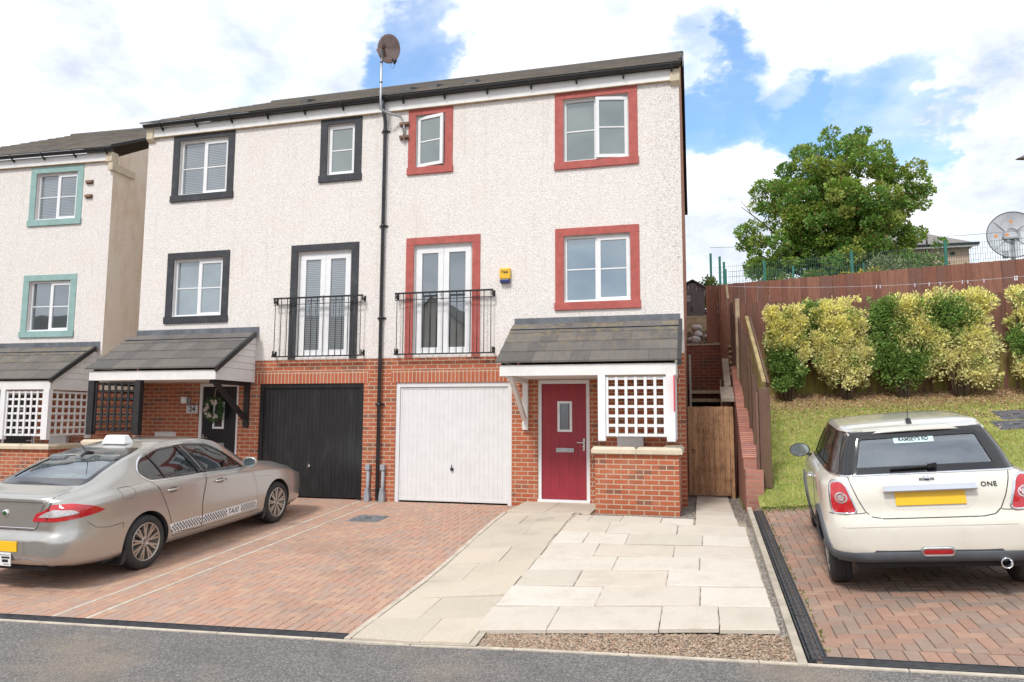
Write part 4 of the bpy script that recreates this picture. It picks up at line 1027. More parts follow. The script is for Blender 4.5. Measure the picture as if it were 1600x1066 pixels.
def body_mesh(tab, y0, y1, ny, warp, inset=0.0, floor=None, sub=5, mats=None, cap=8, czr=None):
    """closed car shell: rings across the car, each an interpolated half section mirrored"""
    F = {k: pchip([r[0] for r in v], [r[1] for r in v]) for k, v in tab.items()}
    rings = []; mi_row = []
    def ring(y):
        zb, wm, wb, zbe, wr, ze, zt = (F[k](y) for k in ('zb', 'wm', 'wb', 'zbelt', 'wr', 'zedge', 'ztop'))
        if inset: wm -= inset; wb -= inset; wr -= inset; zt -= inset*.7; ze -= inset*.7; zb = floor
        zm = max(zb+.1, .52) if not inset else zb+.15
        P = [(0, zb), (wm*.72, zb), (wm*.93, zb+.03), (wm*.985, zb+.14), (wm, max(zm, zb+.2)), (wm*.985, (zm+zbe)/2+.04), (wm*.965, zbe-.06), (wb+.012, zbe-.012), (wb-.012, zbe+.012), ((wb+wr)/2+.012, (zbe+ze)/2), (wr+.004, ze-.012), (wr-.05, ze+(zt-ze)*.45), (wr*.5, zt-(zt-ze)*.14), (0, zt)]
        return crom(P, sub)
    ys = [y0+(y1-y0)*i/ny for i in range(ny+1)]
    m = MB(); R_ = []
    N = None
    def addring(pts, y):
        h = pts; full = [(-x, z) for x, z in h[::-1]][:-1]+list(h)      # from roof centre down the left, up the right
        full = full[:-1]; b = len(m.v)
        for x, z in full: m.v.append((x, y+warp(y, z), z))
        return b, len(full)
    def capring(y, s_, zc, base, bulge):
        b = len(m.v)
        for x, z in base: X, Z = x*s_, zc+(z-zc)*s_; m.v.append((X, y+bulge*(1-s_*s_)+warp(y, Z), Z))
        return b
    first = ring(ys[0]); h = first; full0 = ([(-x, z) for x, z in h[::-1]][:-1]+list(h))[:-1]; n = len(full0)
    last = ring(ys[-1]); h = last; full1 = ([(-x, z) for x, z in h[::-1]][:-1]+list(h))[:-1]
    zc = czr or .8; bs = []
    S = [k/cap for k in range(1, cap)]
    for s_ in S: bs.append(capring(ys[0], s_, zc, full0, -.0))
    for y in ys: bs.append(addring(ring(y), y)[0])
    for s_ in S[::-1]: bs.append(capring(ys[-1], s_, .6, full1, .0))
    for a, b in zip(bs, bs[1:]):
        for i in range(n):
            m.f.append((a+i, a+(i+1) % n, b+(i+1) % n, b+i)); m.m.append(0); m.sm.append(True)
    for b, y, z in ((bs[0], ys[0], zc), (bs[-1], ys[-1], .6)):
        c = len(m.v); m.v.append((0, y+warp(y, z), z))
        for i in range(n): m.f.append((b+i, b+(i+1) % n, c)); m.m.append(0); m.sm.append(True)
    return m
def bvh_of(m): return BVHTree.FromPolygons([Vector(v) for v in m.v], m.f)
def resample(P, n, closed=True):
    Q = [Vector(p) for p in P]; Q = Q+[Q[0]] if closed else Q
    L = [0]
    for a, b in zip(Q, Q[1:]): L.append(L[-1]+(b-a).length)
    out = []; i = 0
    for k in range(n):
        t = L[-1]*k/(n if closed else n-1)
        while i < len(L)-2 and L[i+1] < t: i += 1
        u = (t-L[i])/max(1e-9, L[i+1]-L[i]); out.append(Q[i].lerp(Q[i+1], min(u, 1)))
    return out
def rounded(P, r, seg=5):
    """round the corners of a 2D polygon"""
    out = []; n = len(P); P = [Vector(p) for p in P]
    for i in range(n):
        a, b, c = P[i-1], P[i], P[(i+1) % n]; ri = r[i] if isinstance(r, (list, tuple)) else r
        u, v = (a-b), (c-b); l = min(ri, u.length*.48, v.length*.48); u.normalize(); v.normalize()
        if l < 1e-4: out.append(b); continue
        p, q = b+u*l, b+v*l
        for k in range(seg+1): t = k/seg; out.append(p*(1-t)**2+b*2*t*(1-t)+q*t*t)
    return out
def offset_poly(P, d):
    n = len(P); A = sum(P[i-1][0]*P[i][1]-P[i][0]*P[i-1][1] for i in range(n)); s_ = 1 if A > 0 else -1; out = []
    for i in range(n):
        t = (P[(i+1) % n]-P[i-1]); t = t.normalized() if t.length > 0 else Vector((1, 0)); out.append(P[i]+Vector((t.y, -t.x))*d*s_)
    return out
class SurfN:
    """smooth normals of the uncut body, so that cut faces, doors and lamps shade as one skin"""
    def __init__(s, m):
        from mathutils.kdtree import KDTree
        me = bpy.data.meshes.new('n'); me.from_pydata(m.v, [], m.f); bm = bmesh.new(); bm.from_mesh(me); bmesh.ops.recalc_face_normals(bm, faces=bm.faces); bm.normal_update()
        s.n = [v.normal.copy() for v in bm.verts]; s.k = KDTree(len(m.v))
        for i, v in enumerate(m.v): s.k.insert(v, i)
        s.k.balance(); bm.free(); bpy.data.meshes.remove(me)
    def __call__(s, p):
        n = Vector((0, 0, 0))
        for co, i, d in s.k.find_n(p, 6): n += s.n[i]/(d*d+2e-4)
        return n.normalized()
class Proj:
    """drops flat outlines onto the body surface from one side: side -> (y,z), rear/front -> (x,z), top -> (x,y)"""
    def __init__(s, bvh, sn=None): s.b = bvh; s.sn = sn
    def hit(s, p, view, off):
        if view in ('L', 'R'): sg = -1 if view == 'L' else 1; o, d = Vector((sg*1.5, p[0], p[1])), Vector((-sg, 0, 0))
        elif view == 'B': o, d = Vector((p[0], -2.5, p[1])), Vector((0, 1, 0))
        elif view == 'F': o, d = Vector((p[0], 6, p[1])), Vector((0, -1, 0))
        else: o, d = Vector((p[0], p[1], 3)), Vector((0, 0, -1))
        h, n, i, dist = s.b.ray_cast(o, d)
        if h is None:
            h, n, i, dist = s.b.find_nearest(o+d*(1.5-.75 if view in 'LR' else 2.0))
        if n.dot(d) > 0: n = -n
        return h+n*off
    def patch(s, P, view, off, grid=.05, mi=0, m=None, back=None):
        bm = bmesh.new(); vs = [bm.verts.new((p[0], p[1], 0)) for p in P]; bm.faces.new(vs)
        x0, x1, y0, y1 = min(p[0] for p in P), max(p[0] for p in P), min(p[1] for p in P), max(p[1] for p in P)
        for ax, a, b in ((0, x0, x1), (1, y0, y1)):
            k = max(1, int((b-a)/grid))
            for i in range(1, k):
                c = a+(b-a)*i/k; no = (1, 0, 0) if ax == 0 else (0, 1, 0); co = (c, 0, 0) if ax == 0 else (0, c, 0)
                bmesh.ops.bisect_plane(bm, geom=bm.verts[:]+bm.edges[:]+bm.faces[:], plane_co=co, plane_no=no, dist=1e-6)
        m = m or MB(); b = len(m.v); bm.verts.index_update()
        for v in bm.verts: m.v.append(tuple(s.hit((v.co.x, v.co.y), view, off)))
        for f in bm.faces: m.f.append(tuple(b+v.index for v in f.verts)); m.m.append(mi); m.sm.append(True)
        bm.free(); m.sn = s.sn; return m
    def ring(s, P, view, w0, w1, off, n=90, mi=0, m=None, rows=2, off1=None):
        P = resample(P, n); m = m or MB(); bs = []
        for r_ in range(rows+1):
            d = w0+(w1-w0)*r_/rows; Q = offset_poly(P, d); b = len(m.v); bs.append(b); of = off if off1 is None else off+(off1-off)*r_/rows
            for p in Q: m.v.append(tuple(s.hit(p, view, of)))
        for a, b in zip(bs, bs[1:]):
            for i in range(n): m.f.append((a+i, a+(i+1) % n, b+(i+1) % n, b+i)); m.m.append(mi); m.sm.append(True)
        m.sn = s.sn if off1 is None else None; return m
    def strip(s, P, view, w_, off, n=40, mi=0, m=None, bulge=0.0):
        P = resample(P, n, False); m = m or MB(); b0 = len(m.v)
        K = ((-.5, 0), (0, bulge), (.5, 0)) if bulge else ((-.5, 0), (.5, 0))
        for i, p in enumerate(P):
            t = (P[min(i+1, n-1)]-P[max(i-1, 0)]).normalized(); nn = Vector((t.y, -t.x))
            for k, o in K: m.v.append(tuple(s.hit(p+nn*w_*k, view, off+o)))
        q = len(K)
        for i in range(n-1):
            for k in range(q-1): a = b0+i*q+k; m.f.append((a, a+1, a+q+1, a+q)); m.m.append(mi); m.sm.append(True)
        return m
def apply_bool(me, cutters, name):
    o = bpy.data.objects.new('cut', me); C.objects.link(o); cs = []
    for c in cutters:
        q = bpy.data.objects.new('cutter', c); C.objects.link(q); cs.append(q)
        b = o.modifiers.new('b', 'BOOLEAN'); b.operation = 'DIFFERENCE'; b.object = q; b.solver = 'EXACT'
    bpy.context.view_layer.update(); dg = bpy.context.evaluated_depsgraph_get()
    r_ = bpy.data.meshes.new_from_object(o.evaluated_get(dg)); r_.name = name
    for q in cs+[o]: bpy.data.objects.remove(q)
    return r_
def paint(name, col, metal=.0, flake=0.0, rough=.35):
    m, t, p = newmat(name); oc = t.add('ShaderNodeTexCoord').outputs['Object']
    c = t.mix(t.mapr(t.noise(oc, 900, 2), .4, .6), tuple(x*(1-flake) for x in col), tuple(x*(1+flake) for x in col))
    c = t.mix(t.mapr(t.noise(oc, 2.2, 5, .65), .5, .8, 0, .18), c, (.30, .27, .22))
    t.link(c, p.inputs['Base Color']); p.inputs['Metallic'].default_value = metal; p.inputs['Roughness'].default_value = rough
    p.inputs['Coat Weight'].default_value = 1.0; p.inputs['Coat Roughness'].default_value = .06
    t.link(t.add('ShaderNodeBump', i={'Strength': .03, 'Distance': .01, 'Height': t.noise(oc, 3, 2)}).outputs[0], p.inputs['Coat Normal']); return m
tyrem = M('tyre_rubber', (.028, .028, .029), .8, var=.2, bump=.2, bscale=40, dirt=(.10, .085, .07), damt=.35)
alloy = M('alloy_wheel', (.46, .42, .38), .35, .75, var=.08, dirt=(.12, .09, .07), damt=.35, dscale=20)
blacktrim = M('gloss_black_trim', (.012, .012, .014), .12, var=.1, coat=.5)
seam = M('panel_gap', (.010, .010, .010), .7, var=.05)
carglass = glass_mat('car_window_glass', (.05, .06, .06), .12, .02, transp=(.50, .58, .55))
rearglass = glass_mat('car_rear_glass', (.08, .1, .1), .27, .04, transp=(.80, .92, .92))
seatm = M('seat_fabric', (.17, .18, .185), .85, var=.2)
platey = M('yellow_number_plate', (.86, .52, .02), .35, var=.02)
redlens = M('red_lens', (.48, .012, .018), .12, var=.15, scale=30, coat=1.0, stretch=(1, 1, 4))
clearlens = M('clear_lens', (.55, .52, .52), .1, .3, var=.2, scale=60, coat=1.0)
def wheel(parent, x, y, r_, w_, side, rr_, kind, drop=0.0):
    """side -1 left, +1 right; outer face at x"""
    t = thing_part('wheel', parent); t.location = (0, 0, -drop); ox = (x-side*w_/2, y, r_)
    m = MB(); hw = w_/2
    prof = [(rr_-.02, -hw*.82), (rr_+.002, -hw*.9), (rr_+.02, -hw*.98), (r_-.045, -hw), (r_-.012, -hw*.86), (r_, -hw*.62), (r_, hw*.62), (r_-.012, hw*.86), (r_-.045, hw), (rr_+.02, hw*.98), (rr_+.002, hw*.9), (rr_-.02, hw*.82)]
    m.lathe(prof, 64, axis='x', origin=ox)
    for gx_ in (-.35, 0, .35):                                      # tread grooves
        m.lathe([(r_+.0006, hw*gx_-.004), (r_+.0006, hw*gx_+.004)], 64, axis='x', origin=ox, mi=1)
    m.obj('tyre', [tyrem, seam], t)
    m = MB(); s = side; o = (x, y, r_)
    m.lathe([(rr_+.004, -s*.012), (rr_+.002, -s*.004), (rr_-.008, -s*.004), (rr_-.014, -s*.02), (rr_-.022, -s*w_*.75), (.03, -s*w_*.75)], 56, axis='x', origin=o)
    m.obj('rim', alloy, t)
    m = MB(); m.lathe([(rr_-.025, -s*w_*.5), (.0, -s*w_*.5)], 40, axis='x', origin=o); m.lathe([(.135, -s*.095), (.06, -s*.09), (.0, -s*.09)], 40, axis='x', origin=o, mi=1); m.obj('brake', [darkin, steel], t)
    m = MB()
    if kind == 'taxi':
        n = 9
        for k in range(n):
            a = 2*math.pi*k/n+.2
            for da in (-.085, .085):
                def P(rad, ang, dep): return (x-s*dep, y+rad*math.cos(ang), r_+rad*math.sin(ang))
                q0, q1 = .055, rr_-.010; h0, h1 = .011, .0125
                A = [P(q0, a-h0/q0+da*.2, .018), P(q0, a+h0/q0+da*.2, .018), P(q1, a+h1/q1+da*1.35, .012), P(q1, a-h1/q1+da*1.35, .012)]
                B = [P(q0, a-h0*1.3/q0+da*.2, .055), P(q0, a+h0*1.3/q0+da*.2, .055), P(q1, a+h1*1.3/q1+da*1.35, .045), P(q1, a-h1*1.3/q1+da*1.35, .045)]
                m.quad(A)
                for i in range(4): m.quad([A[i], A[(i+1) % 4], B[(i+1) % 4], B[i]])
        m.lathe([(.066, -s*.05), (.066, -s*.02), (.058, -s*.012), (.034, -s*.010), (.030, -s*.018), (.0, -s*.016)], 30, axis='x', origin=o)
        for k in range(5): a = 2*math.pi*k/5; m.lathe([(0, -s*.005), (.008, -s*.006), (.008, -s*.03)], 8, axis='x', origin=(x, y+.046*math.cos(a), r_+.046*math.sin(a)), mi=1)
        m.obj('spokes', [alloy, darkin], t)
    else:
        n = 7
        for k in range(n):
            a = 2*math.pi*k/n; P = lambda rad, ang, dep: (x-s*dep, y+rad*math.cos(ang), r_+rad*math.sin(ang))
            A = [P(.05, a-.4, .02), P(.05, a+.4, .02), P(rr_-.01, a+.14, .008), P(rr_-.01, a-.14, .008)]; B = [P(.05, a-.45, .05), P(.05, a+.45, .05), P(rr_-.01, a+.17, .04), P(rr_-.01, a-.17, .04)]
            m.quad(A)
            for i in range(4): m.quad([A[i], A[(i+1) % 4], B[(i+1) % 4], B[i]])
        m.lathe([(.06, -s*.05), (.06, -s*.015), (.0, -s*.012)], 24, axis='x', origin=o); m.obj('spokes', alloy, t)
    return t
def seat(par, x, y, z, rear=False, w_=.5):
    t = MB()
    t.box(x-w_/2, x+w_/2, y, y+.5, z, z+.16); t.bar((x, y+.04, z+.1), (x, y-.14, z+.66), w_*.96, .13)
    t.obj('seat', seatm, par, bevel=.04)
    MB().bar((x, y-.14, z+.70), (x, y-.16, z+.90), .26, .10).obj('headrest', seatm, par, bevel=.035)
def prism_mesh(P, view, a, b):
    m = MB(); m.prism([tuple(p) for p in P], a, b, {'S': 'x', 'B': 'y'}[view]); return m.mesh('cutter', seam)
def cyl_mesh(x0, x1, y, z, r_, n=56):
    m = MB(); m.prism([(y+r_*math.cos(2*math.pi*k/n), z+r_*math.sin(2*math.pi*k/n)) for k in range(n)], x0, x1, 'x'); return m.mesh('cutter', seam)
def car_frame(ox, oy, yaw, name, label, cat):
    gx, gy = (H(ox+.2, oy)-H(ox-.2, oy))/.4, .0587
    F = Vector((math.sin(yaw), math.cos(yaw), 0)); F.z = gx*F.x+gy*F.y; F.normalize(); N_ = Vector((-gx, -gy, 1)).normalized(); Rr = F.cross(N_)
    o = bpy.data.objects.new(name, None); C.objects.link(o); o.matrix_world = Matrix.Translation((ox, oy, H(ox, oy)+.002)) @ Matrix((Rr, F, N_)).transposed().to_4x4()
    o['label'] = label; o['category'] = cat; return o
def finish_body(tab, y0, y1, ny, warp, cab, glass_prisms, arches, mats, name, parent, recolor, czr):
    bm_ = body_mesh(tab, y0, y1, ny, warp, czr=czr); bv = bvh_of(bm_)
    inner = body_mesh(tab, cab[0], cab[1], 30, lambda y, z: warp(y0+(y-y0)*1.0, z) if False else 0.0, inset=cab[2], floor=cab[3], sub=3, cap=4)
    if len(cab) > 4: inner = cab[4](inner)
    ib = bvh_of(inner); cut = [inner.mesh('inner', seam)]
    for (P, view, a, b) in glass_prisms: cut.append(prism_mesh(P, view, a, b))
    sn = SurfN(bm_)
    for (y, z, r_) in arches: cut += [cyl_mesh(-1.2, -.50, y, z, r_), cyl_mesh(.50, 1.2, y, z, r_)]
    me = apply_bool(bm_.mesh('body', mats[0]), cut, name)
    if czr == .8:
        bm3 = bmesh.new(); bm3.from_mesh(me)
        for z_ in (.97, 1.325): bmesh.ops.bisect_plane(bm3, geom=bm3.verts[:]+bm3.edges[:]+bm3.faces[:], plane_co=(0, 0, z_), plane_no=(0, 0, 1), dist=1e-5)
        bm3.to_mesh(me); bm3.free()
    me.materials.clear()
    for q in mats: me.materials.append(q)
    for p in me.polygons:
        c = p.center; p.use_smooth = True
        h = bv.find_nearest(c)
        d = h[3] if h[0] is not None else 9
        p.material_index = len(mats)-1 if d > .006 else recolor(c)
        if d > .006: p.use_smooth = False
    me.normals_split_custom_set_from_vertices([sn(v.co) for v in me.vertices])
    return me, bv, sn
def wheel_liner(par, y, z, r_, s):
    pass

# ---- beige taxi -------------------------------------------------
taxi = car_frame(-7.085, -4.86, 0, 'taxi', 'beige metallic saloon taxi with checkered door stripe, parked nose to the black garage', 'car')
tp = paint('champagne_metallic', (.47, .455, .425), .74, .12, .29)
Z = lambda *p: list(p)
tabT = dict(
    zb=Z((-1.0, .30), (-.8, .24), (-.3, .20), (2.9, .18), (3.5, .20), (3.83, .25)),
    wm=Z((-1.0, .64), (-.975, .735), (-.93, .80), (-.82, .852), (-.6, .885), (0, .905), (1.4, .908), (2.7, .90), (3.2, .87), (3.55, .80), (3.72, .70), (3.83, .54)),
    wb=Z((-1.0, .55), (-.975, .63), (-.93, .68), (-.8, .735), (-.5, .775), (0, .80), (1.2, .825), (2.2, .81), (2.8, .76), (3.3, .70), (3.7, .60), (3.83, .45)),
    zbelt=Z((-1.0, .90), (-.9, .945), (-.6, .98), (0, 1.01), (.8, .995), (1.6, .965), (2.3, .93), (2.8, .90), (3.3, .81), (3.6, .72), (3.83, .58)),
    wr=Z((-1.0, .48), (-.93, .58), (-.8, .63), (-.5, .645), (-.2, .62), (.3, .575), (.9, .565), (1.5, .565), (1.9, .60), (2.3, .66), (2.7, .64), (3.3, .55), (3.83, .35)),
    zedge=Z((-1.0, .965), (-.93, .995), (-.8, 1.012), (-.62, 1.05), (-.3, 1.19), (0, 1.285), (.35, 1.36), (.9, 1.415), (1.3, 1.405), (1.6, 1.36), (1.95, 1.20), (2.3, .985), (2.6, .945), (3.2, .87), (3.6, .765), (3.83, .60)),
    ztop=Z((-1.0, .98), (-.93, 1.018), (-.8, 1.042), (-.64, 1.078), (-.3, 1.235), (0, 1.335), (.4, 1.42), (.9, 1.462), (1.3, 1.455), (1.6, 1.405), (1.95, 1.24), (2.35, 1.03), (2.6, .995), (3.2, .915), (3.6, .80), (3.83, .62)))
rp_ = pchip([.2, .3, .40, .555, .585, .61, .76, .93, .99, 1.04], [.10, .03, .0, .0, .018, .055, .075, .085, .06, .07])
fp_ = pchip([.15, .3, .5, .7, .9], [-.10, 0, 0, -.05, -.12])
tabT = {k: [((y if y > -.3 else -.3+(y+.3)*1.21), v) for y, v in q] for k, q in tabT.items()}
def warpT(y, z):
    k = max(0, min(1, (-.5-y)/.65)); q = max(0, min(1, (y-3.2)/.63)); return rp_(z)*k*k*(3-2*k)+fp_(z)*q*q
WT = .317; FA = 2.761
# side glass line
side = rounded([(.02, 1.13), (.16, 1.022), (.8, 1.005), (2.02, .955), (1.72, 1.20), (1.42, 1.345), (1.0, 1.385), (.5, 1.365), (.14, 1.27)], [.07, .06, .02, .03, .1, .1, .1, .1, .1])
rearw = rounded([(-.60, 1.085), (.60, 1.085), (.50, 1.385), (-.50, 1.385)], [.05, .05, .09, .09])
front_w = rounded([(-.66, 1.03), (.66, 1.03), (.50, 1.39), (-.50, 1.39)], .05)
def clampinner(m):
    m.v = [(x, y, min(z, 1.40)) for x, y, z in m.v]; return m
me, bvT, snT = finish_body(tabT, -1.147, 3.83, 90, warpT, (-.62, 2.25, .055, .36, clampinner),
    [(side, 'S', -1.2, -.45), (side, 'S', .45, 1.2), (rearw, 'B', -1.3, -.0), (front_w, 'B', 1.45, 3.4)], [(0, WT, .365), (FA, WT, .365)], [tp, darkin], 'body', taxi, lambda c: 0, .72)
link('body', me, taxi)
PT = Proj(bvT, snT)
def side_glass(P_, car, outline, glass, frame, split, views=('L', 'R'), fr=(.030, -.012)):
    pass
for v in ('R', 'L'):
    PT.patch(side, v, -.008, .06).obj('side_window', carglass, taxi, recalc=False)
    m = PT.ring(side, v, -.014, .010, -.004, 120); m.obj('window_seal', blacktrim, taxi, recalc=False)
    PT.ring(side, v, .008, .024, .006, 120, off1=.004).obj('chrome_trim', chrome, taxi, recalc=False)
    PT.strip([(.42, 1.02), (.30, 1.33)], v, .028, .001, 10).obj('quarter_pillar', blacktrim, taxi, recalc=False); PT.patch([Vector(p) for p in ((1.02, 1.01), (1.22, 1.005), (.98, 1.39), (.80, 1.385))], v, .001, .06).obj('door_pillar', blacktrim, taxi, recalc=False)
    m = PT.strip([(1.115, 1.008), (.895, 1.39)], v, .012, .004, 12); m.obj('pillar_trim', steel, taxi, recalc=False)
    # doors with gaps
    rd = rounded([(.97, .30), (.97, .62), (1.10, .996), (.14, 1.008), (.22, .92), (.36, .62), (.44, .34)], [.03, .1, .01, .02, .08, .15, .05])
    fd_ = rounded([(2.20, .30), (2.20, .70), (2.08, .937), (1.13, .994), (.985, .62), (.985, .30)], [.03, .1, .03, .01, .1, .03])
    for D, hy in ((rd, .36), (fd_, 1.28)):
        PT.ring(D, v, -.001, .007, .0012, 110).obj('door_gap', seam, taxi, recalc=False)
        d = PT.patch(D, v, .0025, .05).obj('door', tp, taxi, recalc=False)
        m = MB(); zh = .87 if hy < 1 else .855
        a, b = PT.hit((hy-.02, zh), v, .0), PT.hit((hy+.20, zh), v, .0); nrm = Vector((1 if v == 'R' else -1, 0, .15)).normalized()
        m.tube([a+nrm*.0, a+(b-a)*.1+nrm*.032, a+(b-a)*.5+nrm*.038, a+(b-a)*.88+nrm*.034, b+nrm*.0], [.012, .013, .013, .015, .014], 10); m.obj('handle', tp, d, recalc=False)
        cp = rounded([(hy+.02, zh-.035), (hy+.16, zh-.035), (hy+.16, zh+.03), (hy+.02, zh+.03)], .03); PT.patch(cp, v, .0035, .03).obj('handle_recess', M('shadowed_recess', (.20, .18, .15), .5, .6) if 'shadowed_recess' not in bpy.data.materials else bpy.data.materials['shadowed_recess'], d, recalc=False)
    m = PT.ring(rounded([(-.36, .88), (-.36, 1.0), (-.17, 1.0), (-.17, .88)], .04), v, 0, .004, .0015, 50) if v == 'R' else None
    if m: m.obj('fuel_flap', seam, taxi, recalc=False)
    # checkered stripe
    m = MB(); sl = .03
    def zlo(y): return .325
    for (a, b) in ((.40, .965), (.99, 2.195)):
        P = [Vector(p) for p in ((a+.03*(a < .5), .335), (b, .335), (b, .452), (a-.04*(a < .5), .452))]; PT.patch(P, v, .0045, .05, m=m)
        n = int((b-a)/.026)
        for i in range(n):
            y = a+.01+i*.026
            if a > .9 and .40 < (y-a)/(b-a) < .66: continue
            for k in range(4):
                if (i+k) % 2: continue
                z0 = .345+k*.0245; sk_ = 0; q = [Vector(p) for p in ((y, z0), (y+.0245, z0), (y+.0265, z0+.0235), (y+.002, z0+.0235))]
                if max(p.x for p in q) > b: continue
                bi = len(m.v)
                for p in q: m.v.append(tuple(PT.hit(p, v, .006)))
                m.f.append((bi, bi+1, bi+2, bi+3)); m.m.append(1); m.sm.append(False)
    tx = text_mesh('TAXI', .105, blackgl, .0005, bold=.0015, shear=.25, spacing=1.05); cy = .99+1.205*.53
    bi = len(m.v)
    for q in tx.vertices: m.v.append(tuple(PT.hit((cy+(q.co.x if v == 'R' else -q.co.x), .392+q.co.y), v, .0065)))
    for f_ in tx.polygons: m.f.append(tuple(bi+i for i in f_.vertices)); m.m.append(1); m.sm.append(False)
    m.obj('checkered_stripe', [white, blackgl], taxi, recalc=False)
    # rear light, wraps round the corner
    s_ = 1 if v == 'R' else -1
    L = [(.665, .985), (.64, .865), (.50, .845), (.435, .84), (.46, .90), (.55, .955)]
    # rocker seam
    PT.strip([(.42, .295), (2.3, .295)], v, .006, .001, 30).obj('sill_gap', seam, taxi, recalc=False)
    m = PT.strip([(-.37, .62), (-.58, .61), (-.74, .64), (-.84, .72)], v, .005, .0015, 24); PT.strip([(-.37, .62), (-.37, .56)], v, .004, .0015, 6, m=m); m.obj('bumper_gap', seam, taxi, recalc=False)
    PT.strip([(-.72, .88), (-.2, .885), (.8, .86), (1.9, .815), (2.6, .76)], v, .006, .0016, 60, bulge=.003).obj('shoulder_crease', tp, taxi, recalc=False)
# rear glass
PT.patch(rearw, 'B', -.006, .05).obj('rear_window', rearglass, taxi, recalc=False)
PT.ring(rearw, 'B', -.045, .012, .0015, 120, rows=4).obj('window_border', blacktrim, taxi, recalc=False)
PT.patch(front_w, 'F', -.004, .06).obj('windscreen', carglass, taxi, recalc=False)
PT.ring(front_w, 'F', -.03, .012, .002, 100).obj('windscreen_border', blacktrim, taxi, recalc=False)
# combined projection for lamps that wrap the corner: shoot towards the car's axis
def wrap_patch(Pj, P, side_, off, m=None, mi=0, grid=.025, yc=-.35):
    """P in (angle-like u, z): u metres along the corner from the rear centre-line"""
    bm = bmesh.new(); vs = [bm.verts.new((p[0], p[1], 0)) for p in P]; bm.faces.new(vs)
    x0, x1, z0, z1 = min(p[0] for p in P), max(p[0] for p in P), min(p[1] for p in P), max(p[1] for p in P)
    for ax, a, b in ((0, x0, x1), (1, z0, z1)):
        k = max(1, int((b-a)/grid))
        for i in range(1, k): c = a+(b-a)*i/k; bmesh.ops.bisect_plane(bm, geom=bm.verts[:]+bm.edges[:]+bm.faces[:], plane_co=(c, 0, 0) if ax == 0 else (0, c, 0), plane_no=(1, 0, 0) if ax == 0 else (0, 1, 0), dist=1e-6)
    m = m or MB(); b = len(m.v); bm.verts.index_update()
    for v in bm.verts:
        a = v.co.x; d = Vector((math.sin(a)*side_, -math.cos(a), 0)); o = Vector((0.30*side_, yc, v.co.y)); h, n, i, dist = Pj.b.ray_cast(o+d*2, -d)
        if h is None: h, n, i, dist = Pj.b.find_nearest(o+d)
        if n.dot(d) < 0: n = -n
        m.v.append(tuple(h+n*off))
    for f in bm.faces: m.f.append(tuple(b+v.index for v in f.verts)); m.m.append(mi); m.sm.append(True)
    bm.free(); return m
for s_ in (1, -1):
    lamp = rounded([(.10, .745), (.50, .75), (.98, .79), (1.14, .815), (.94, .88), (.68, .92), (.40, .925), (.32, .865), (.16, .83)], [.04, .02, .04, .02, .05, .05, .03, .05, .03])
    o = wrap_patch(PT, lamp, s_, .008).obj('tail_light', redlens, taxi, recalc=False)
    cl = rounded([(.20, .79), (.50, .795), (.76, .825), (.68, .86), (.44, .87), (.35, .85)], .03)
    wrap_patch(PT, cl, s_, .013).obj('reversing_lens', clearlens, o, recalc=False)
    wrap_patch(PT, [Vector(p) for p in ((.345, .762), (.36, .762), (.39, .943), (.375, .943))], s_, .012).obj('lens_gap', seam, o, recalc=False)
# boot lid seams, chrome, badge, plates
m = PT.strip([(.60, 1.03), (.56, .97), (.50, .91), (.47, .84), (.46, .74), (.44, .68), (.38, .655), (-.38, .655), (-.44, .68), (-.46, .74), (-.47, .84), (-.50, .91), (-.56, .97), (-.60, 1.03)], 'B', .007, .0012, 120); m.obj('boot_gap', seam, taxi, recalc=False)
PT.strip([(-.42, .673), (.42, .673)], 'B', .014, .004, 50, bulge=.006).obj('boot_chrome', chrome, taxi, recalc=False)
PT.strip([(-.50, .945), (.50, .945)], 'B', .005, .0015, 50).obj('boot_crease', seam, taxi, recalc=False)
m = MB(); c = PT.hit((0, .82), 'B', .004); m.lathe([(0, -.012), (.034, -.012), (.040, -.006), (.040, .01)], 28, origin=tuple(c)); m.obj('badge', chrome, taxi)
m = MB(); m.lathe([(0, -.0135), (.026, -.013)], 24, origin=tuple(c)); m.obj('badge_disc', M('badge_green', (.03, .12, .05), .3, .3), taxi)
m = PT.strip([(-.36, .60), (.36, .60)], 'B', .13, .001, 30) if False else MB(); PT.patch(rounded([(-.36, .41), (.36, .41), (.32, .57), (-.32, .57)], .04), 'B', .002, .04, m=m); m.obj('plate_recess', tp, taxi, recalc=False)
m = MB(); y = PT.hit((0, .5), 'B', 0).y; m.box(-.26, .26, y-.014, y-.004, .435, .546); m.obj('number_plate', platey, taxi, bevel=.003)
m = MB(); m.box(-.15, .19, y-.020, y-.008, .285, .425); pl = m.obj('licence_plate', white, taxi, bevel=.003)
for i, (tt, sz, zz_) in enumerate((('TAXI', .035, .49), ('LICENSED', .022, .455), ('24', .04, .41))):
    pass
m = MB()
for (x0, x1, z0, z1) in ((-.02, .175, .398, .404), (.07, .18, .365, .385), (.08, .16, .325, .355), (.10, .175, .302, .308)): m.box(x0, x1, y-.0215, y-.0195, z0, z1)
m.obj('licence_print', blackgl, pl)
m = PT.strip([(-.50, .365), (.45, .365), (.56, .335), (.64, .28)], 'B', .012, .002, 50, bulge=.006); PT.strip([(.45, .365), (-.45, .365), (-.56, .335), (-.64, .28)], 'B', .012, .002, 50, m=m, bulge=.006); m.obj('bumper_crease', chrome if False else steel, taxi, recalc=False)
m = MB(); m.box(-.55, .55, -1.06, -.6, .22, .28); m.obj('underbody', darkin, taxi, bevel=.02)
MB().box(-.78, .78, -.55, 3.3, .19, .26).obj('floor_pan', darkin, taxi)
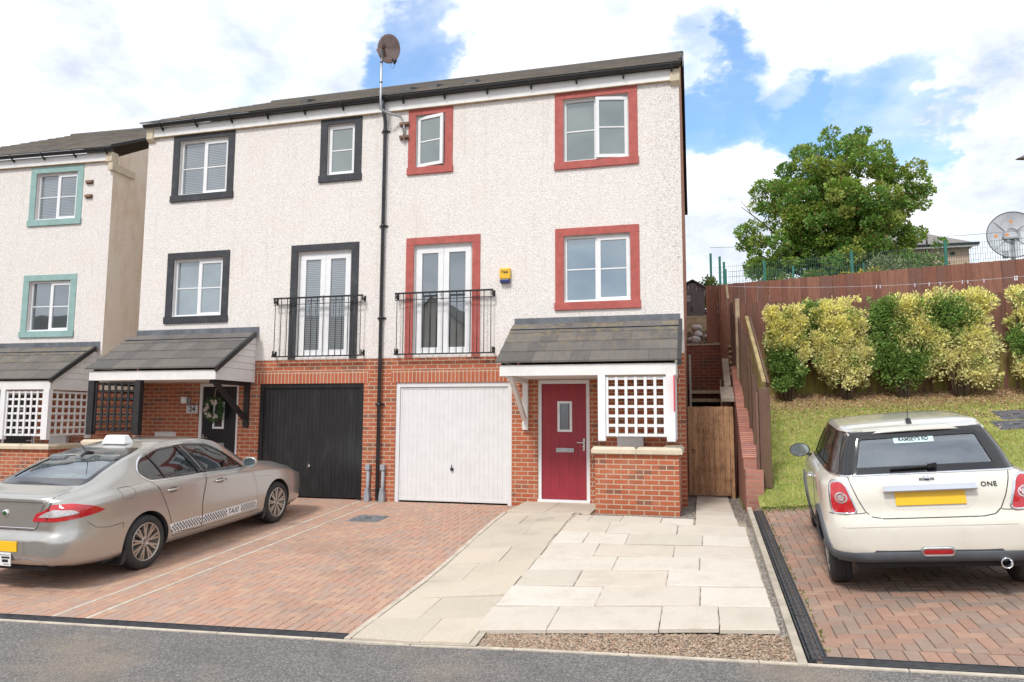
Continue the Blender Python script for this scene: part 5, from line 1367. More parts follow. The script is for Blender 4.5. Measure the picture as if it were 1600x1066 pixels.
for s_ in (-1, 1):
    for y in (0, FA): wheel(taxi, s_*.895, y, WT, .225, s_, .222, 'taxi')
    m = MB()
    for y in (0, FA):
        n = 24
        for k in range(n):
            a0, a1 = math.pi*1.08*k/n-.12, math.pi*1.08*(k+1)/n-.12
            for (xa_, xb_) in ((s_*.48, s_*.86),): m.quad([(xa_, y+.360*math.cos(a0), WT+.360*math.sin(a0)), (xb_, y+.360*math.cos(a0), WT+.360*math.sin(a0)), (xb_, y+.360*math.cos(a1), WT+.360*math.sin(a1)), (xa_, y+.360*math.cos(a1), WT+.360*math.sin(a1))])
    m.obj('arch_liner', darkin, taxi, recalc=False)
    for y in (0, FA): MB().prism([(-.335+y, .30), (-.30+y, .30), (-.31+y, .17), (-.375+y, .13), (-.39+y, .14)], s_*.70, s_*.885, 'x').obj('mud_flap', blackgl, taxi, bevel=.004)
    # mirror
    m = MB(); c = Vector((s_*.965, 1.93, 1.035)); n = 14
    m.tube([c+Vector((-s_*.11, .02, -.05)), c+Vector((-s_*.03, .02, -.02))], [.03, .025], 10)
    mir = m.obj('mirror_arm', tp, taxi)
    m = MB()
    pr_ = [(.0, .075), (.05, .070), (.085, .045), (.098, .0), (.088, -.03)]
    rings = []
    for (rr1, ya) in [(.0, .13), (.045, .12), (.075, .085), (.092, .04), (.095, .0), (.088, -.008), (.080, -.008)]:
        b = len(m.v); rings.append(b)
        for k in range(20): a = 2*math.pi*k/20; sx_, sz_ = math.cos(a), math.sin(a); m.v.append((c.x+sx_*abs(sx_)**-.25*rr1*1.12 if abs(sx_) > .01 else c.x, c.y+ya, c.z+(sz_*abs(sz_)**-.25*rr1*.78 if abs(sz_) > .01 else 0)))
    for a, b in zip(rings, rings[1:]):
        for k in range(20): m.f.append((a+k, a+(k+1) % 20, b+(k+1) % 20, b+k)); m.m.append(0); m.sm.append(True)
    q = m.obj('mirror', tp, taxi)
    m2 = MB(); m2.v = [m.v[rings[-1]+k] for k in range(20)]; m2.f = [tuple(range(20))]; m2.m = [0]; m2.sm = [False]; m2.obj('mirror_glass', M('mirror_silver', (.40, .46, .47), .05, .95) if 'mirror_silver' not in bpy.data.materials else bpy.data.materials['mirror_silver'], q, recalc=False)
for x in (-.38, .38): seat(taxi, x, 1.15, .42)
seat(taxi, -.38, .12, .44, w_=.5); seat(taxi, .38, .12, .44, w_=.5); seat(taxi, 0, .12, .44, w_=.3)
m = MB(); m.box(-.72, .72, 1.85, 2.2, .5, .92); m.obj('dashboard', darkin, taxi, bevel=.05)
m = MB(); m.tube([Vector((.38+.17*math.cos(a), 1.72-.05*math.sin(a), .92+.16*math.sin(a))) for a in [2*math.pi*k/24 for k in range(25)]], .014, 8, caps=False); m.obj('steering_wheel', darkin, taxi)
MB().box(-.6, .6, -.62, -.05, .70, .93).obj('parcel_shelf', M('shelf_grey', (.12, .12, .13), .9), taxi, bevel=.02)
# roof sign and aerial
m = MB(); z0 = PT.hit((0, .55), 'T', 0).z-.012
b = [(-.19, .20), (.19, .20), (.19, .36), (-.19, .36)]
m.v = [(x*.95, y+.20, z0) for x, y in b]+[(x*.93, y+.20, z0+.02) for x, y in b]+[(x*.74, .48+(y-.28)*.55, z0+.115) for x, y in b]
for k in range(2):
    for i in range(4): m.f.append((k*4+i, k*4+(i+1) % 4, k*4+4+(i+1) % 4, k*4+4+i)); m.m.append(0); m.sm.append(False)
m.f.append((8, 9, 10, 11)); m.m.append(0); m.sm.append(False); m.f.append((3, 2, 1, 0)); m.m.append(0); m.sm.append(False)
m.obj('roof_sign', white, taxi, bevel=.012)
z0 = PT.hit((0, .02), 'T', 0).z
m = MB(); m.prism([(-.10, z0-.012), (.12, z0+.01), (.10, z0+.025), (.0, z0+.05), (-.07, z0+.012)], -.022, .022, 'x'); m.obj('aerial_base', blackgl, taxi, bevel=.008)
MB().tube([(0, -.01, z0+.035), (0, -.20, z0+.26)], [.005, .003], 6).obj('aerial', blackgl, taxi)

# ---- white hatchback --------------------------------------------
mini = car_frame(2.20, -4.95, .0725, 'white_hatchback', 'cream white three door hatchback parked on the red blocks beside the grass bank', 'car')
wp = paint('cream_white_paint', (.70, .675, .59), .0, .02, .35)
rp2 = paint('cream_roof_paint', (.56, .53, .47), .0, .02, .35)
plasg = M('grey_bumper_plastic', (.075, .082, .095), .6, var=.1, bump=.1, bscale=200)
mini.location = mini.matrix_world.translation; bpy.context.view_layer.update(); mini.matrix_world = Matrix.Translation(mini.matrix_world.to_3x3() @ Vector((0, 0, .045))) @ mini.matrix_world
DZ = .045
tabM = dict(
    zb=Z((-.60, .30), (-.45, .25), (-.2, .21), (2.4, .17), (2.8, .18), (3.10, .24)),
    wm=Z((-.60, .655), (-.575, .72), (-.52, .765), (-.42, .80), (-.2, .83), (.3, .842), (1.2, .835), (2.3, .835), (2.7, .78), (2.95, .66), (3.10, .44)),
    wb=Z((-.60, .60), (-.55, .655), (-.45, .69), (-.2, .725), (.3, .745), (1.2, .75), (1.9, .735), (2.4, .68), (2.8, .58), (3.10, .36)),
    zbelt=Z((-.60, .965), (-.2, .965), (.8, .96), (1.8, .945), (2.3, .86), (2.7, .76), (3.10, .56)),
    wr=Z((-.60, .50), (-.55, .525), (-.4, .55), (.2, .575), (1.2, .575), (1.5, .56), (1.75, .58), (1.95, .63), (2.4, .58), (2.8, .45), (3.10, .3)),
    zedge=Z((-.60, 1.31), (-.3, 1.325), (.2, 1.345), (.9, 1.35), (1.4, 1.32), (1.6, 1.20), (1.85, 1.00), (2.05, .945), (2.5, .88), (2.85, .76), (3.10, .58)),
    ztop=Z((-.60, 1.335), (-.3, 1.358), (.2, 1.388), (.8, 1.397), (1.25, 1.375), (1.45, 1.338), (1.65, 1.22), (1.88, 1.03), (2.05, .975), (2.5, .92), (2.85, .80), (3.10, .62)))
rpm = pchip([.20, .30, .40, .52, .60, .64, .68, .80, .93, .965, 1.0, 1.30, 1.345, 1.37, 1.41], [.06, .012, .0, .0, .012, .04, .05, .062, .105, .125, .15, .345, .36, .34, .36])
def warpM(y, z):
    k = max(0, min(1, (.35-y)/.95)); return rpm(z)*k*k*(3-2*k)
WM = .300; FM = 2.467
def belt(y): return .97
def recM(c):
    if c.z > 1.325 and -.7 < c.y < 1.42 and abs(c.x) < .60 : return 2 if True else 0
    if c.y < 1.75 and c.z > belt(c.y): return 1
    if c.z < .335 and c.y < -.2: return 3
    return 0
rw = rounded([(-.575, .988), (.575, .988), (.475, 1.305), (-.475, 1.305)], [.06, .06, .05, .05])
sg1 = rounded([(.0, .988), (1.55, .985), (1.25, 1.29), (.06, 1.31)], [.05, .02, .05, .05])
fw2 = rounded([(-.60, 1.02), (.60, 1.02), (.50, 1.31), (-.50, 1.31)], .05)
def ci2(m): m.v = [(x, y+(max(0, z-.96)*.0 if y > 0 else max(0, z-.93)*.95*min(1, -(y-.35)/.6)), min(z, 1.36)) for x, y, z in m.v]; return m
me, bvM, snM = finish_body(tabM, -.60, 3.10, 80, warpM, (-.33, 1.85, .05, .34, ci2), [(sg1, 'S', -1.2, -.42), (sg1, 'S', .42, 1.2), (rw, 'B', -1.0, .0), (fw2, 'B', 1.25, 3.0)], [(0, WM-DZ, .345), (FM, WM-DZ, .345)], [wp, blacktrim, rp2, plasg, darkin], 'body', mini, recM, .8)
# split the roof off as its own part
bm = bmesh.new(); bm.from_mesh(me); bm2 = bm.copy()
bmesh.ops.delete(bm, geom=[f for f in bm.faces if f.material_index == 2], context='FACES'); bmesh.ops.delete(bm2, geom=[f for f in bm2.faces if f.material_index != 2], context='FACES')
ro = me.copy(); ro.name = 'roof'; bm.to_mesh(me); bm2.to_mesh(ro); bm.free(); bm2.free()
link('body', me, mini); link('roof', ro, mini)
PM = Proj(bvM, snM)
# roof lip over the rear glass
m = MB(); n = 40; b0 = 0
for i in range(n+1):
    x = -.535+1.07*i/n; h = PM.hit((x, .0), 'T', 0); yr = -.235+.05*abs(x/.535)**3
    t_ = PM.hit((x, yr+.09), 'T', .002); l = Vector((x, yr-.035, t_.z-.032-.008*abs(x/.535)**2)); u = Vector((x, yr+.02, l.z-.028))
    m.v += [tuple(t_), tuple(l+Vector((0, .012, .016))), tuple(l), tuple(u)]
for i in range(n):
    for k in range(3): a = i*4+k; m.f.append((a, a+1, a+5, a+4)); m.m.append(0 if k < 2 else 1); m.sm.append(True)
m.obj('roof_spoiler', [rp2, blacktrim], mini, recalc=False)
PM.patch(rw, 'B', -.006, .05).obj('rear_window', rearglass, mini, recalc=False)
PM.ring(rw, 'B', -.045, .016, .0035, 120, rows=4).obj('window_border', blacktrim, mini, recalc=False)
PM.patch(fw2, 'F', -.004, .06).obj('windscreen', carglass, mini, recalc=False)
for v, s_ in (('L', -1), ('R', 1)):
    PM.patch(sg1, v, -.006, .06).obj('side_window', carglass, mini, recalc=False)
    PM.ring(sg1, v, -.02, .004, .002, 100).obj('window_seal', blacktrim, mini, recalc=False)
    PM.strip([(.62, .965), (.66, 1.30)], v, .05, .001, 10).obj('door_pillar', blacktrim, mini, recalc=False)
    PM.strip([(-.45, .972), (1.2, .972), (1.70, .972)], v, .010, .003, 60, bulge=.004).obj('belt_chrome', chrome, mini, recalc=False)
    D = rounded([(.62, .28), (.50, .60), (.60, .962), (1.74, .955), (1.86, .70), (1.86, .30)], [.08, .2, .02, .03, .1, .05])
    PM.ring(D, v, -.001, .007, .0012, 110).obj('door_gap', seam, mini, recalc=False)
    d = PM.patch(D, v, .0025, .05).obj('door', wp, mini, recalc=False)
    a, b = PM.hit((.70, .83), v, 0), PM.hit((.90, .83), v, 0); nr = Vector((s_, 0, .1)); m = MB(); m.tube([a, a+nr*.035, (a+b)/2+nr*.042, b+nr*.035, b], .013, 10); m.obj('handle', chrome, d, recalc=False)
    # grey plastic wheel arch and sill
    for y in (0, FM):
        m = MB(); n = 30
        a0_, a1_ = (-.35, math.pi+.45) if y == 0 else (-.45, math.pi+.35)
        for r0_, r1_, o0, o1 in ((.341, .352, .004, .022), (.352, .405, .022, .016), (.405, .41, .016, .001)):
            b = len(m.v)
            for i in range(n+1):
                a = a0_+(a1_-a0_)*i/n
                for rr_, oo in ((r0_, o0), (r1_, o1)): m.v.append(tuple(PM.hit((y+rr_*math.cos(a), max(.205, WM-DZ+rr_*math.sin(a))), v, oo)))
            for i in range(n): m.f.append((b+2*i, b+2*i+1, b+2*i+3, b+2*i+2)); m.m.append(0); m.sm.append(True)
        m.obj('wheel_arch', plasg, mini, recalc=False)
    PM.strip([(.36, .26), (2.1, .25)], v, .10, .010, 40, bulge=.006).obj('sill_trim', plasg, mini, recalc=False)
    # tail light with chrome bezel: chrome ring, red glass, clear centre
    lamp = rounded([(.485, .70), (.70, .71), (.735, .80), (.66, .935), (.575, .945), (.515, .90)], [.05, .05, .08, .06, .05, .06])
    lamp = [Vector((s_*p.x, p.y)) for p in lamp]
    lamp2 = rounded([(.42, .725), (.80, .725), (.84, .82), (.70, .925), (.56, .925), (.45, .86)], .05)
    U = rounded([(s_*.572, .675), (s_*.745, .675), (s_*.750, .80), (s_*.735, .925), (s_*.645, .925)], [.03, .035, .05, .04, .045])
    yc_, xr_ = .10, .18
    class W2: pass
    def wp2(P, off, m=None, grid=.025):
        bm = bmesh.new(); bm.faces.new([bm.verts.new((p[0], p[1], 0)) for p in P]); lo = [min(p[k] for p in P) for k in (0, 1)]; hi = [max(p[k] for p in P) for k in (0, 1)]
        for ax in (0, 1):
            k = max(1, int((hi[ax]-lo[ax])/grid))
            for i in range(1, k):
                c = lo[ax]+(hi[ax]-lo[ax])*i/k; bmesh.ops.bisect_plane(bm, geom=bm.verts[:]+bm.edges[:]+bm.faces[:], plane_co=(c, 0, 0) if ax == 0 else (0, c, 0), plane_no=(1, 0, 0) if ax == 0 else (0, 1, 0), dist=1e-6)
        m = m or MB(); b = len(m.v); bm.verts.index_update()
        for vv in bm.verts: m.v.append(tuple(wh(vv.co, off)))
        for f in bm.faces: m.f.append(tuple(b+q.index for q in f.verts)); m.m.append(0); m.sm.append(True)
        bm.free(); return m
    def wh(p, off):
        return PM.hit(p, 'B', off)
    def wring(P, w0, w1, off, n=70, m=None):
        P = resample(P, n); m = m or MB(); bs = []
        for d_, oo in ((w0, off), ((w0+w1)/2, off+.007), (w1, off-.004)):
            b = len(m.v); bs.append(b); Q = offset_poly(P, d_)
            for p in Q: m.v.append(tuple(wh(p, oo)))
        for a, b in zip(bs, bs[1:]):
            for i in range(n): m.f.append((a+i, a+(i+1) % n, b+(i+1) % n, b+i)); m.m.append(0); m.sm.append(True)
        return m
    tlm = wp2(U, .008).obj('tail_light', redlens, mini, recalc=False)
    wring(U, -.002, .018, .006).obj('bezel', chrome, tlm, recalc=False)
    cx_ = s_*.675; m = MB(); P = [Vector((cx_+.046*math.cos(t), .80+.046*math.sin(t))) for t in [2*math.pi*k/28 for k in range(28)]]; wp2(P, .0105, m=m); m.obj('clear_lens', clearlens, tlm, recalc=False)
    wring(P, -.018, -.012, .012, 28).obj('lens_ring', redlens, tlm, recalc=False)
    # mirrors
    c = Vector((s_*.885, 1.60, 1.00)); m = MB(); m.tube([c+Vector((-s_*.13, .03, -.075)), c+Vector((-s_*.03, .01, -.02))], [.022, .018], 8); m.obj('mirror_arm', blacktrim, mini)
    m = MB(); rings = []
    for (rr1, ya) in [(.0, .12), (.05, .11), (.085, .07), (.098, .02), (.098, .0), (.088, -.006)]:
        b = len(m.v); rings.append(b)
        for k in range(22): a = 2*math.pi*k/22; m.v.append((c.x+rr1*1.12*math.cos(a), c.y+ya, c.z+rr1*.80*math.sin(a)))
    for a, b in zip(rings, rings[1:]):
        for k in range(22): m.f.append((a+k, a+(k+1) % 22, b+(k+1) % 22, b+k)); m.m.append(0); m.sm.append(True)
    q = m.obj('mirror', blacktrim, mini); m2 = MB(); m2.v = [(m.v[rings[-1]+k][0], m.v[rings[-1]+k][1]+.001, m.v[rings[-1]+k][2]) for k in range(22)]; m2.f = [tuple(range(22))]; m2.m = [0]; m2.sm = [False]; m2.obj('mirror_glass', bpy.data.materials['mirror_silver'], q, recalc=False)
    for y in (0, FM): wheel(mini, s_*.815, y, WM, .185, s_, .205, 'mini', DZ)
# hatch outline, chrome bar, plate, badge, lettering, bumper lines
hatch = [(-.60, .968), (-.585, .90), (-.545, .78), (-.50, .68), (-.45, .635), (-.36, .62), (.36, .62), (.45, .635), (.50, .68), (.545, .78), (.585, .90), (.60, .968)]
PM.strip(hatch, 'B', .007, .0015, 140).obj('hatch_gap', seam, mini, recalc=False)
PM.strip([(-.65, .972), (.65, .972)], 'B', .012, .004, 60, bulge=.004).obj('belt_chrome', chrome, mini, recalc=False)
PM.strip([(-.78, .665), (-.55, .665), (-.50, .67)], 'B', .006, .0015, 20, m=PM.strip([(.78, .665), (.55, .665), (.50, .67)], 'B', .006, .0015, 20)).obj('bumper_gap', seam, mini, recalc=False)
PM.strip([(-.70, .555), (.70, .555)], 'B', .005, .001, 60).obj('bumper_crease', M('crease_line', (.40, .385, .34), .5), mini, recalc=False)
y = PM.hit((0, .80), 'B', 0).y
PM.patch(rounded([(-.30, .685), (.30, .685), (.38, .86), (-.38, .86)], [.08, .08, .02, .02]), 'B', .0018, .05).obj('plate_recess', paint('cream_recess', (.66, .635, .56), 0, .02), mini, recalc=False)
m = MB(); m.prism([(y-.050, .838), (y-.052, .856), (y-.005, .888), (y+.02, .888), (y+.02, .838)], -.345, .345, 'x'); m.obj('chrome_bar', chrome, mini, bevel=.006)
yp = PM.hit((0, .78), 'B', 0).y; m = MB(); m.box(-.26, .26, yp-.020, yp-.006, .722, .833, fn=lambda a, b, c: (a, b+(c-.722)*.18, c)); m.obj('number_plate', platey, mini, bevel=.003)
c = PM.hit((0, .925), 'B', .002); m = MB(); m.lathe([(0, -.010), (.024, -.010), (.030, -.004), (.030, .012)], 24, origin=tuple(c)); m.bar(tuple(c+Vector((-.058, -.0, 0))), tuple(c+Vector((.058, -.0, 0))), .010, .024); bd = m.obj('badge', chrome, mini)
MB().box(c.x-.017, c.x+.017, c.y-.012, c.y-.010, c.z-.006, c.z+.006).obj('badge_centre', blacktrim, bd)
lt = text_mesh('ONE', .052, chrome, .002, bold=.0012, spacing=1.12)
for q in lt.vertices: h = PM.hit((.44+q.co.x, .868+q.co.y), 'B', 0); q.co = h+Vector((0, -.004-q.co.z, 0))
lt.materials.clear(); lt.materials.append(blacktrim); link('model_lettering', lt, mini)
# sticker inside the rear glass
stk = M('pale_sticker', (.48, .66, .70), .4, var=.05)
ty = PM.hit((0, 1.25), 'B', -.002)
sx_ = -.03; m = PM.patch([Vector(p) for p in ((-.15+sx_, 1.215), (.16+sx_, 1.215), (.16+sx_, 1.268), (-.15+sx_, 1.268))], 'B', -.002, .05); sk_ = m.obj('window_sticker', stk, mini, recalc=False)
lt = text_mesh("RAMSEY'S RD", .040, blackgl, .0004, bold=.0009, spacing=1.0)
for q in lt.vertices: q.co = PM.hit((.005+sx_+q.co.x, 1.242+q.co.y), 'B', .0006)
link('lettering', lt, sk_)
m = MB(); a = PM.hit((.06, 1.012), 'B', .028); b = PM.hit((-.26, 1.005), 'B', .020); m.bar(tuple(a), tuple(b), .022, .016); m.bar(tuple(a+Vector((-.04, -.006, .0))), tuple(a+Vector((.035, -.006, .012))), .030, .036); m.tube([a+Vector((.02, .03, 0)), a+Vector((.02, -.012, .004))], .018, 10); m.obj('rear_wiper', blacktrim, mini, bevel=.003)
# lower grey bumper, fog lamp, exhaust
m = MB(); n = 60
for i in range(n+1):
    a = -1.35+2.7*i/n
    for z_, o_ in ((.348, .004), (.338, .012), (.29, .012), (.262, -.01), (.25, -.06)):
        d = Vector((math.sin(a), -math.cos(a), 0)); o = Vector((.42*math.sin(a)*.9, .05, max(z_, .305))); h, n_, ii, dist = PM.b.ray_cast(o+d*2, -d)
        if h is None: h, n_, ii, dist = PM.b.find_nearest(o+d)
        h = Vector((h.x, h.y, z_)); m.v.append(tuple(h+d*o_))
for i in range(n):
    for k in range(4): q = i*5+k; m.f.append((q, q+1, q+6, q+5)); m.m.append(0); m.sm.append(True)
m.obj('bumper_skirt', plasg, mini, recalc=False)
fg = rounded([(-.11, .325), (.11, .325), (.11, .37), (-.11, .37)], .022); o = PM.patch(fg, 'B', .016, .03).obj('fog_light', redlens, mini, recalc=False)
m = MB(); P = resample(fg, 60); bs = []
for d_, oo in ((-.002, .017), (.008, .024), (.018, .014), (.02, .0)):
    Q = offset_poly(P, d_); bs.append(len(m.v)); m.v += [tuple(PM.hit(p, 'B', oo)) for p in Q]
for a, b in zip(bs, bs[1:]):
    for i in range(60): m.f.append((a+i, a+(i+1) % 60, b+(i+1) % 60, b+i)); m.m.append(0); m.sm.append(True)
m.obj('bezel', steel, o, recalc=False)
m = MB(); m.lathe([(.0, -.50), (.036, -.50)], 24, origin=(.47, 0, .255), mi=1); m.lathe([(.034, -.50), (.035, -.63), (.042, -.632), (.044, -.62), (.042, -.40)], 24, origin=(.47, 0, .255)); m.obj('exhaust', [chrome, darkin], mini, recalc=False)
MB().box(-.62, .62, -.52, .1, .20, .29).obj('underbody', darkin, mini, bevel=.02); MB().box(-.68, .68, .1, 2.8, .17, .24).obj('floor_pan', darkin, mini)
m = MB(); z0 = PM.hit((0, -.02), 'T', 0).z; m.prism([(-.06, z0-.005), (.05, z0), (.03, z0+.02), (.0, z0+.045), (-.03, z0+.02)], -.022, .022, 'x'); m.obj('aerial_base', blacktrim, mini, bevel=.006)
MB().tube([(0, .0, z0+.03), (0, -.12, z0+.33)], [.003, .0015], 6).obj('aerial', blackgl, mini)
for x in (-.36, .36): seat(mini, x, .95, .38)
for x in (-.33, .33): seat(mini, x, .15, .40, w_=.46)
m = MB(); m.box(-.66, .66, 1.55, 1.85, .5, .90); m.obj('dashboard', darkin, mini, bevel=.05)
m = MB(); m.tube([Vector((.36+.17*math.cos(a), 1.42-.05*math.sin(a), .92+.16*math.sin(a))) for a in [2*math.pi*k/24 for k in range(25)]], .014, 8, caps=False); m.obj('steering_wheel', darkin, mini)
for y in (0, FM):
    m = MB()
    for s_ in (-1, 1):
        for k in range(20):
            a0, a1 = math.pi*k/20, math.pi*(k+1)/20; q = .340; m.quad([(s_*.48, y+q*math.cos(a0), WM-DZ+q*math.sin(a0)), (s_*.79, y+q*math.cos(a0), WM-DZ+q*math.sin(a0)), (s_*.79, y+q*math.cos(a1), WM-DZ+q*math.sin(a1)), (s_*.48, y+q*math.cos(a1), WM-DZ+q*math.sin(a1))])
    m.obj('arch_liner', darkin, mini, recalc=False)

# ---------------------------------------------------------------- passage beside the house
gt = thing('garden_gate', 'brown boarded timber gate closing the side passage', 'gate', (0, 1.6, 0))
n = 8; x0, x1 = .0, .74
for i in range(1):
    m = MB()
    for k in range(n): a = x0+(x1-x0)*k/n; m.box(a+.0015, a+(x1-x0)/n-.0015, -.011, .011, .115+rnd.uniform(0, .01), 1.735+rnd.uniform(-.004, .004))
    m.obj('boards', gatew, gt, bevel=.002)
m = MB(); m.box(x1+.004, x1+.07, -.03, .04, .06, 1.73); m.obj('gate_post', gatew, gt, bevel=.003)
m = MB(); m.box(x0+.01, x1-.01, .012, .04, .30, .39); m.box(x0+.01, x1-.01, .012, .04, 1.45, 1.54); m.obj('ledge', gatew, gt)
m = MB(); m.tube([Vector((.095+.028*math.cos(a), -.018, .91+.032*math.sin(a))) for a in [2*math.pi*k/16 for k in range(17)]], .005, 6, caps=False); m.box(.078, .112, -.015, -.009, .935, .955); m.obj('ring_latch', blackgl, gt)
# raking brick wall: stepped plinth at the front, brick-on-edge capping rising up the bank
bw = thing('raking_brick_wall', 'low red brick wall rising up the bank right of the timber gate', 'wall', (.94, -.45, 0))
XB0, XB1 = -.055, .205
def rk(y): return .72+(y+.45)*.455                                   # top of the rake (world y)
m = MB(); ya, yb = -.10, 3.6; P = [(-.62, -.3), (yb, -.3), (yb, rk(yb)), (ya, rk(ya)), (-.12, .74), (-.62, .74)]
m.prism([(y+.45, z) for y, z in P], XB0, XB1, 'x'); m.obj('brickwork', wbrick, bw)
m = MB(); y = ya
while y < yb:
    sl_ = math.atan(.455); c, s_ = math.cos(sl_), math.sin(sl_); yy = y+.45; zz_ = rk(y)
    m.box(XB0-.012, XB1+.012, .004, .060, .0, .028, fn=lambda a, b, d, yy=yy, zz_=zz_: (a, yy+b*c-d*s_, zz_+b*s_+d*c)); y += .0725*c
m.obj('capping', island_mat('capping_brick', [(.45, .20, .15), (.40, .175, .135), (.49, .23, .17), (.37, .17, .14)], .9, .4, 60), bw)
# far end: concrete steps, rear retaining wall, timber steps, handrail
rw_ = thing('retaining_wall', 'dark red brick retaining wall across the end of the side passage', 'wall', (.4, 5, 0))
MB().box(-.50, .42, 0, .25, -.2, 3.20).obj('brickwork', brick_mat('dark_brick', (.26, .06, .03), (.20, .05, .028), (.12, .05, .035), (.24, .17, .12)), rw_)
MB().box(-.52, .44, -.02, .27, 3.20, 3.235).obj('timber_cap', palew, rw_)
ts = thing('timber_steps', 'weathered timber steps behind the garden gate', 'steps', (.35, 3.6, 0))
for k in range(7):
    y, z = k*.19, .95+k*.19
    MB().box(-.33, .31, y, y+.045, z-.02, z+.055).obj('riser', palew, ts, bevel=.004); MB().box(-.33, .31, y+.046, y+.23, z+.03, z+.055).obj('tread', palew, ts)
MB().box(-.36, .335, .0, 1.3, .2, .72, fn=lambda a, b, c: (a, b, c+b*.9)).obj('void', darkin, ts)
for x in (-.345, .325): MB().bar((x, -.05, .95), (x, 1.3, 2.35), .03, .16).obj('stringer', palew, ts)
t = thing('handrail_post', 'pale grey handrail post at the left edge of the side passage steps', 'handrail', (.02, 4.2, 0))
MB().box(-.022, .022, -.022, .022, 1.2, 2.92).obj('post', M('pale_grey_paint', (.5, .48, .43), .6, var=.1), t, bevel=.004)
cs = thing('wall_steps', 'narrow pale concrete steps climbing beside the leaning fence boards', 'steps', (.79, 3.6, 0))
m = MB()
m.prism([(0, 2.22), (1.35, 2.9), (1.35, 3.28), (1.5, 3.28), (1.5, 1.5), (0, 1.5)], -.07, .07, 'x'); m.obj('stringer', palecon, cs, bevel=.006)
for k in range(6): z = 2.44+k*.135; MB().box(.071, .20, .15+k*.19, .34+k*.19, z, z+.05).obj('tread', palew, cs, bevel=.004)
MB().box(-.16, .27, -.85, .0, 2.05, 2.13, fn=lambda a, b, c: (a, b, c+(b)*.30+.05)).obj('landing_slab', palecon, cs, bevel=.006)
# stone bed, sleeper edge and shed
ST(drape(-.30, .55, 5.2, 7.3, lambda x, y: 3.16+(y-5.2)*.30, 0, 4, 8).obj('rockery_soil', soil))
def cob(c, r_, seed, sq=.7):
    rr = random.Random(seed); bm = bmesh.new(); bmesh.ops.create_icosphere(bm, subdivisions=3, radius=1)
    a = [rr.uniform(-1, 1) for _ in range(6)]
    for v in bm.verts: p = v.co; k = 1+.10*math.sin(p.x*3+a[0]*5)+.08*math.sin(p.y*4+a[1]*5)+.08*math.sin(p.z*3+a[2]*6); v.co = Vector((p.x*r_*k*(1+.2*a[3]), p.y*r_*k, p.z*r_*k*sq))
    me = bpy.data.meshes.new('cobble'); bm.to_mesh(me); bm.free(); me.materials.append(rockm); me.polygons.foreach_set('use_smooth', [True]*len(me.polygons)); o = link('cobble', me); o.location = c; return o
for k, (x, y, z, r_, lb) in enumerate([(.14, 5.75, 3.40, .13, 'nearest pale cobble of the rockery pile'), (.20, 6.1, 3.58, .13, 'orange brown cobble in the middle of the rockery pile'), (.16, 6.5, 3.78, .15, 'grey cobble on top of the rockery pile, nearest the sleepers'), (.42, 6.0, 3.50, .09, 'small pinkish cobble right of the rockery pile'), (.02, 5.9, 3.42, .08, 'small dark cobble left of the rockery pile')]):
    o = cob((x, y, z), r_, k); o['label'] = lb; o['category'] = 'stone'; o['group'] = 'cobbles piled on the rockery'
def rock_area(rr): return rr.uniform(-.28, .52), rr.uniform(5.3, 7.2)
pebbles('rockery_gravel', island_mat('bark_chips', [(.20, .12, .08), (.14, .09, .06), (.30, .22, .16), (.10, .07, .05)], .9, .3), 900, rock_area, lambda x, y: 3.16+(y-5.2)*.30, .02, .05, 8)['label'] = 'stones and bark on the rockery'
t = thing('sleeper_edging', 'pale timber sleepers stacked in front of the shed', 'sleepers', (.1, 7.35, 0))
MB().box(-.5, .42, 0, .12, 3.75, 4.0).obj('lower_sleeper', palew, t, bevel=.01); MB().box(-.5, .42, .02, .14, 4.005, 4.22).obj('upper_sleeper', palew, t, bevel=.01)
sh = thing('garden_shed', 'small grey brown wooden shed at the top of the side passage', 'shed', (.12, 8.5, 4.2))
shm = island_mat('shed_board', [(.15, .13, .125), (.135, .118, .115), (.165, .145, .14)], .85, .3, 60, grain=(20, 20, 1.5), gamt=.3)
m = MB(); 
for k in range(9): a = -.72+k*.11; m.box(a+.001, a+.109, 0, .02, 0, .90+(.28 if False else 0)+max(0, .24-abs(a+.055+.05)*.5))
m.obj('front_wall', shm, sh); MB().box(-.73, .26, .02, 1.4, 0, .9).obj('body', shm, sh)
m = MB(); m.bar((-.05, -.03, 1.20), (.34, -.03, .95), .5, .03, upv=(0, 0, 1)); m.bar((-.05, -.03, 1.20), (-.78, -.03, .86), .5, .03); m.v = [(x, y+.22, z) for x, y, z in m.v]; m.obj('roof', M('roofing_felt', (.13, .125, .12), .9, bump=.4), sh)
m = MB(); m.box(-.20, .235, -.018, -.001, .03, .84); m.obj('door', shm, sh, bevel=.002)
MB().box(-.30, -.12, -.03, -.019, .58, .76).obj('window', glass_mat('shed_window', (.2, .24, .3), .4), sh); MB().box(-.10, -.05, -.035, -.019, .30, .42).obj('latch', blackgl, sh)
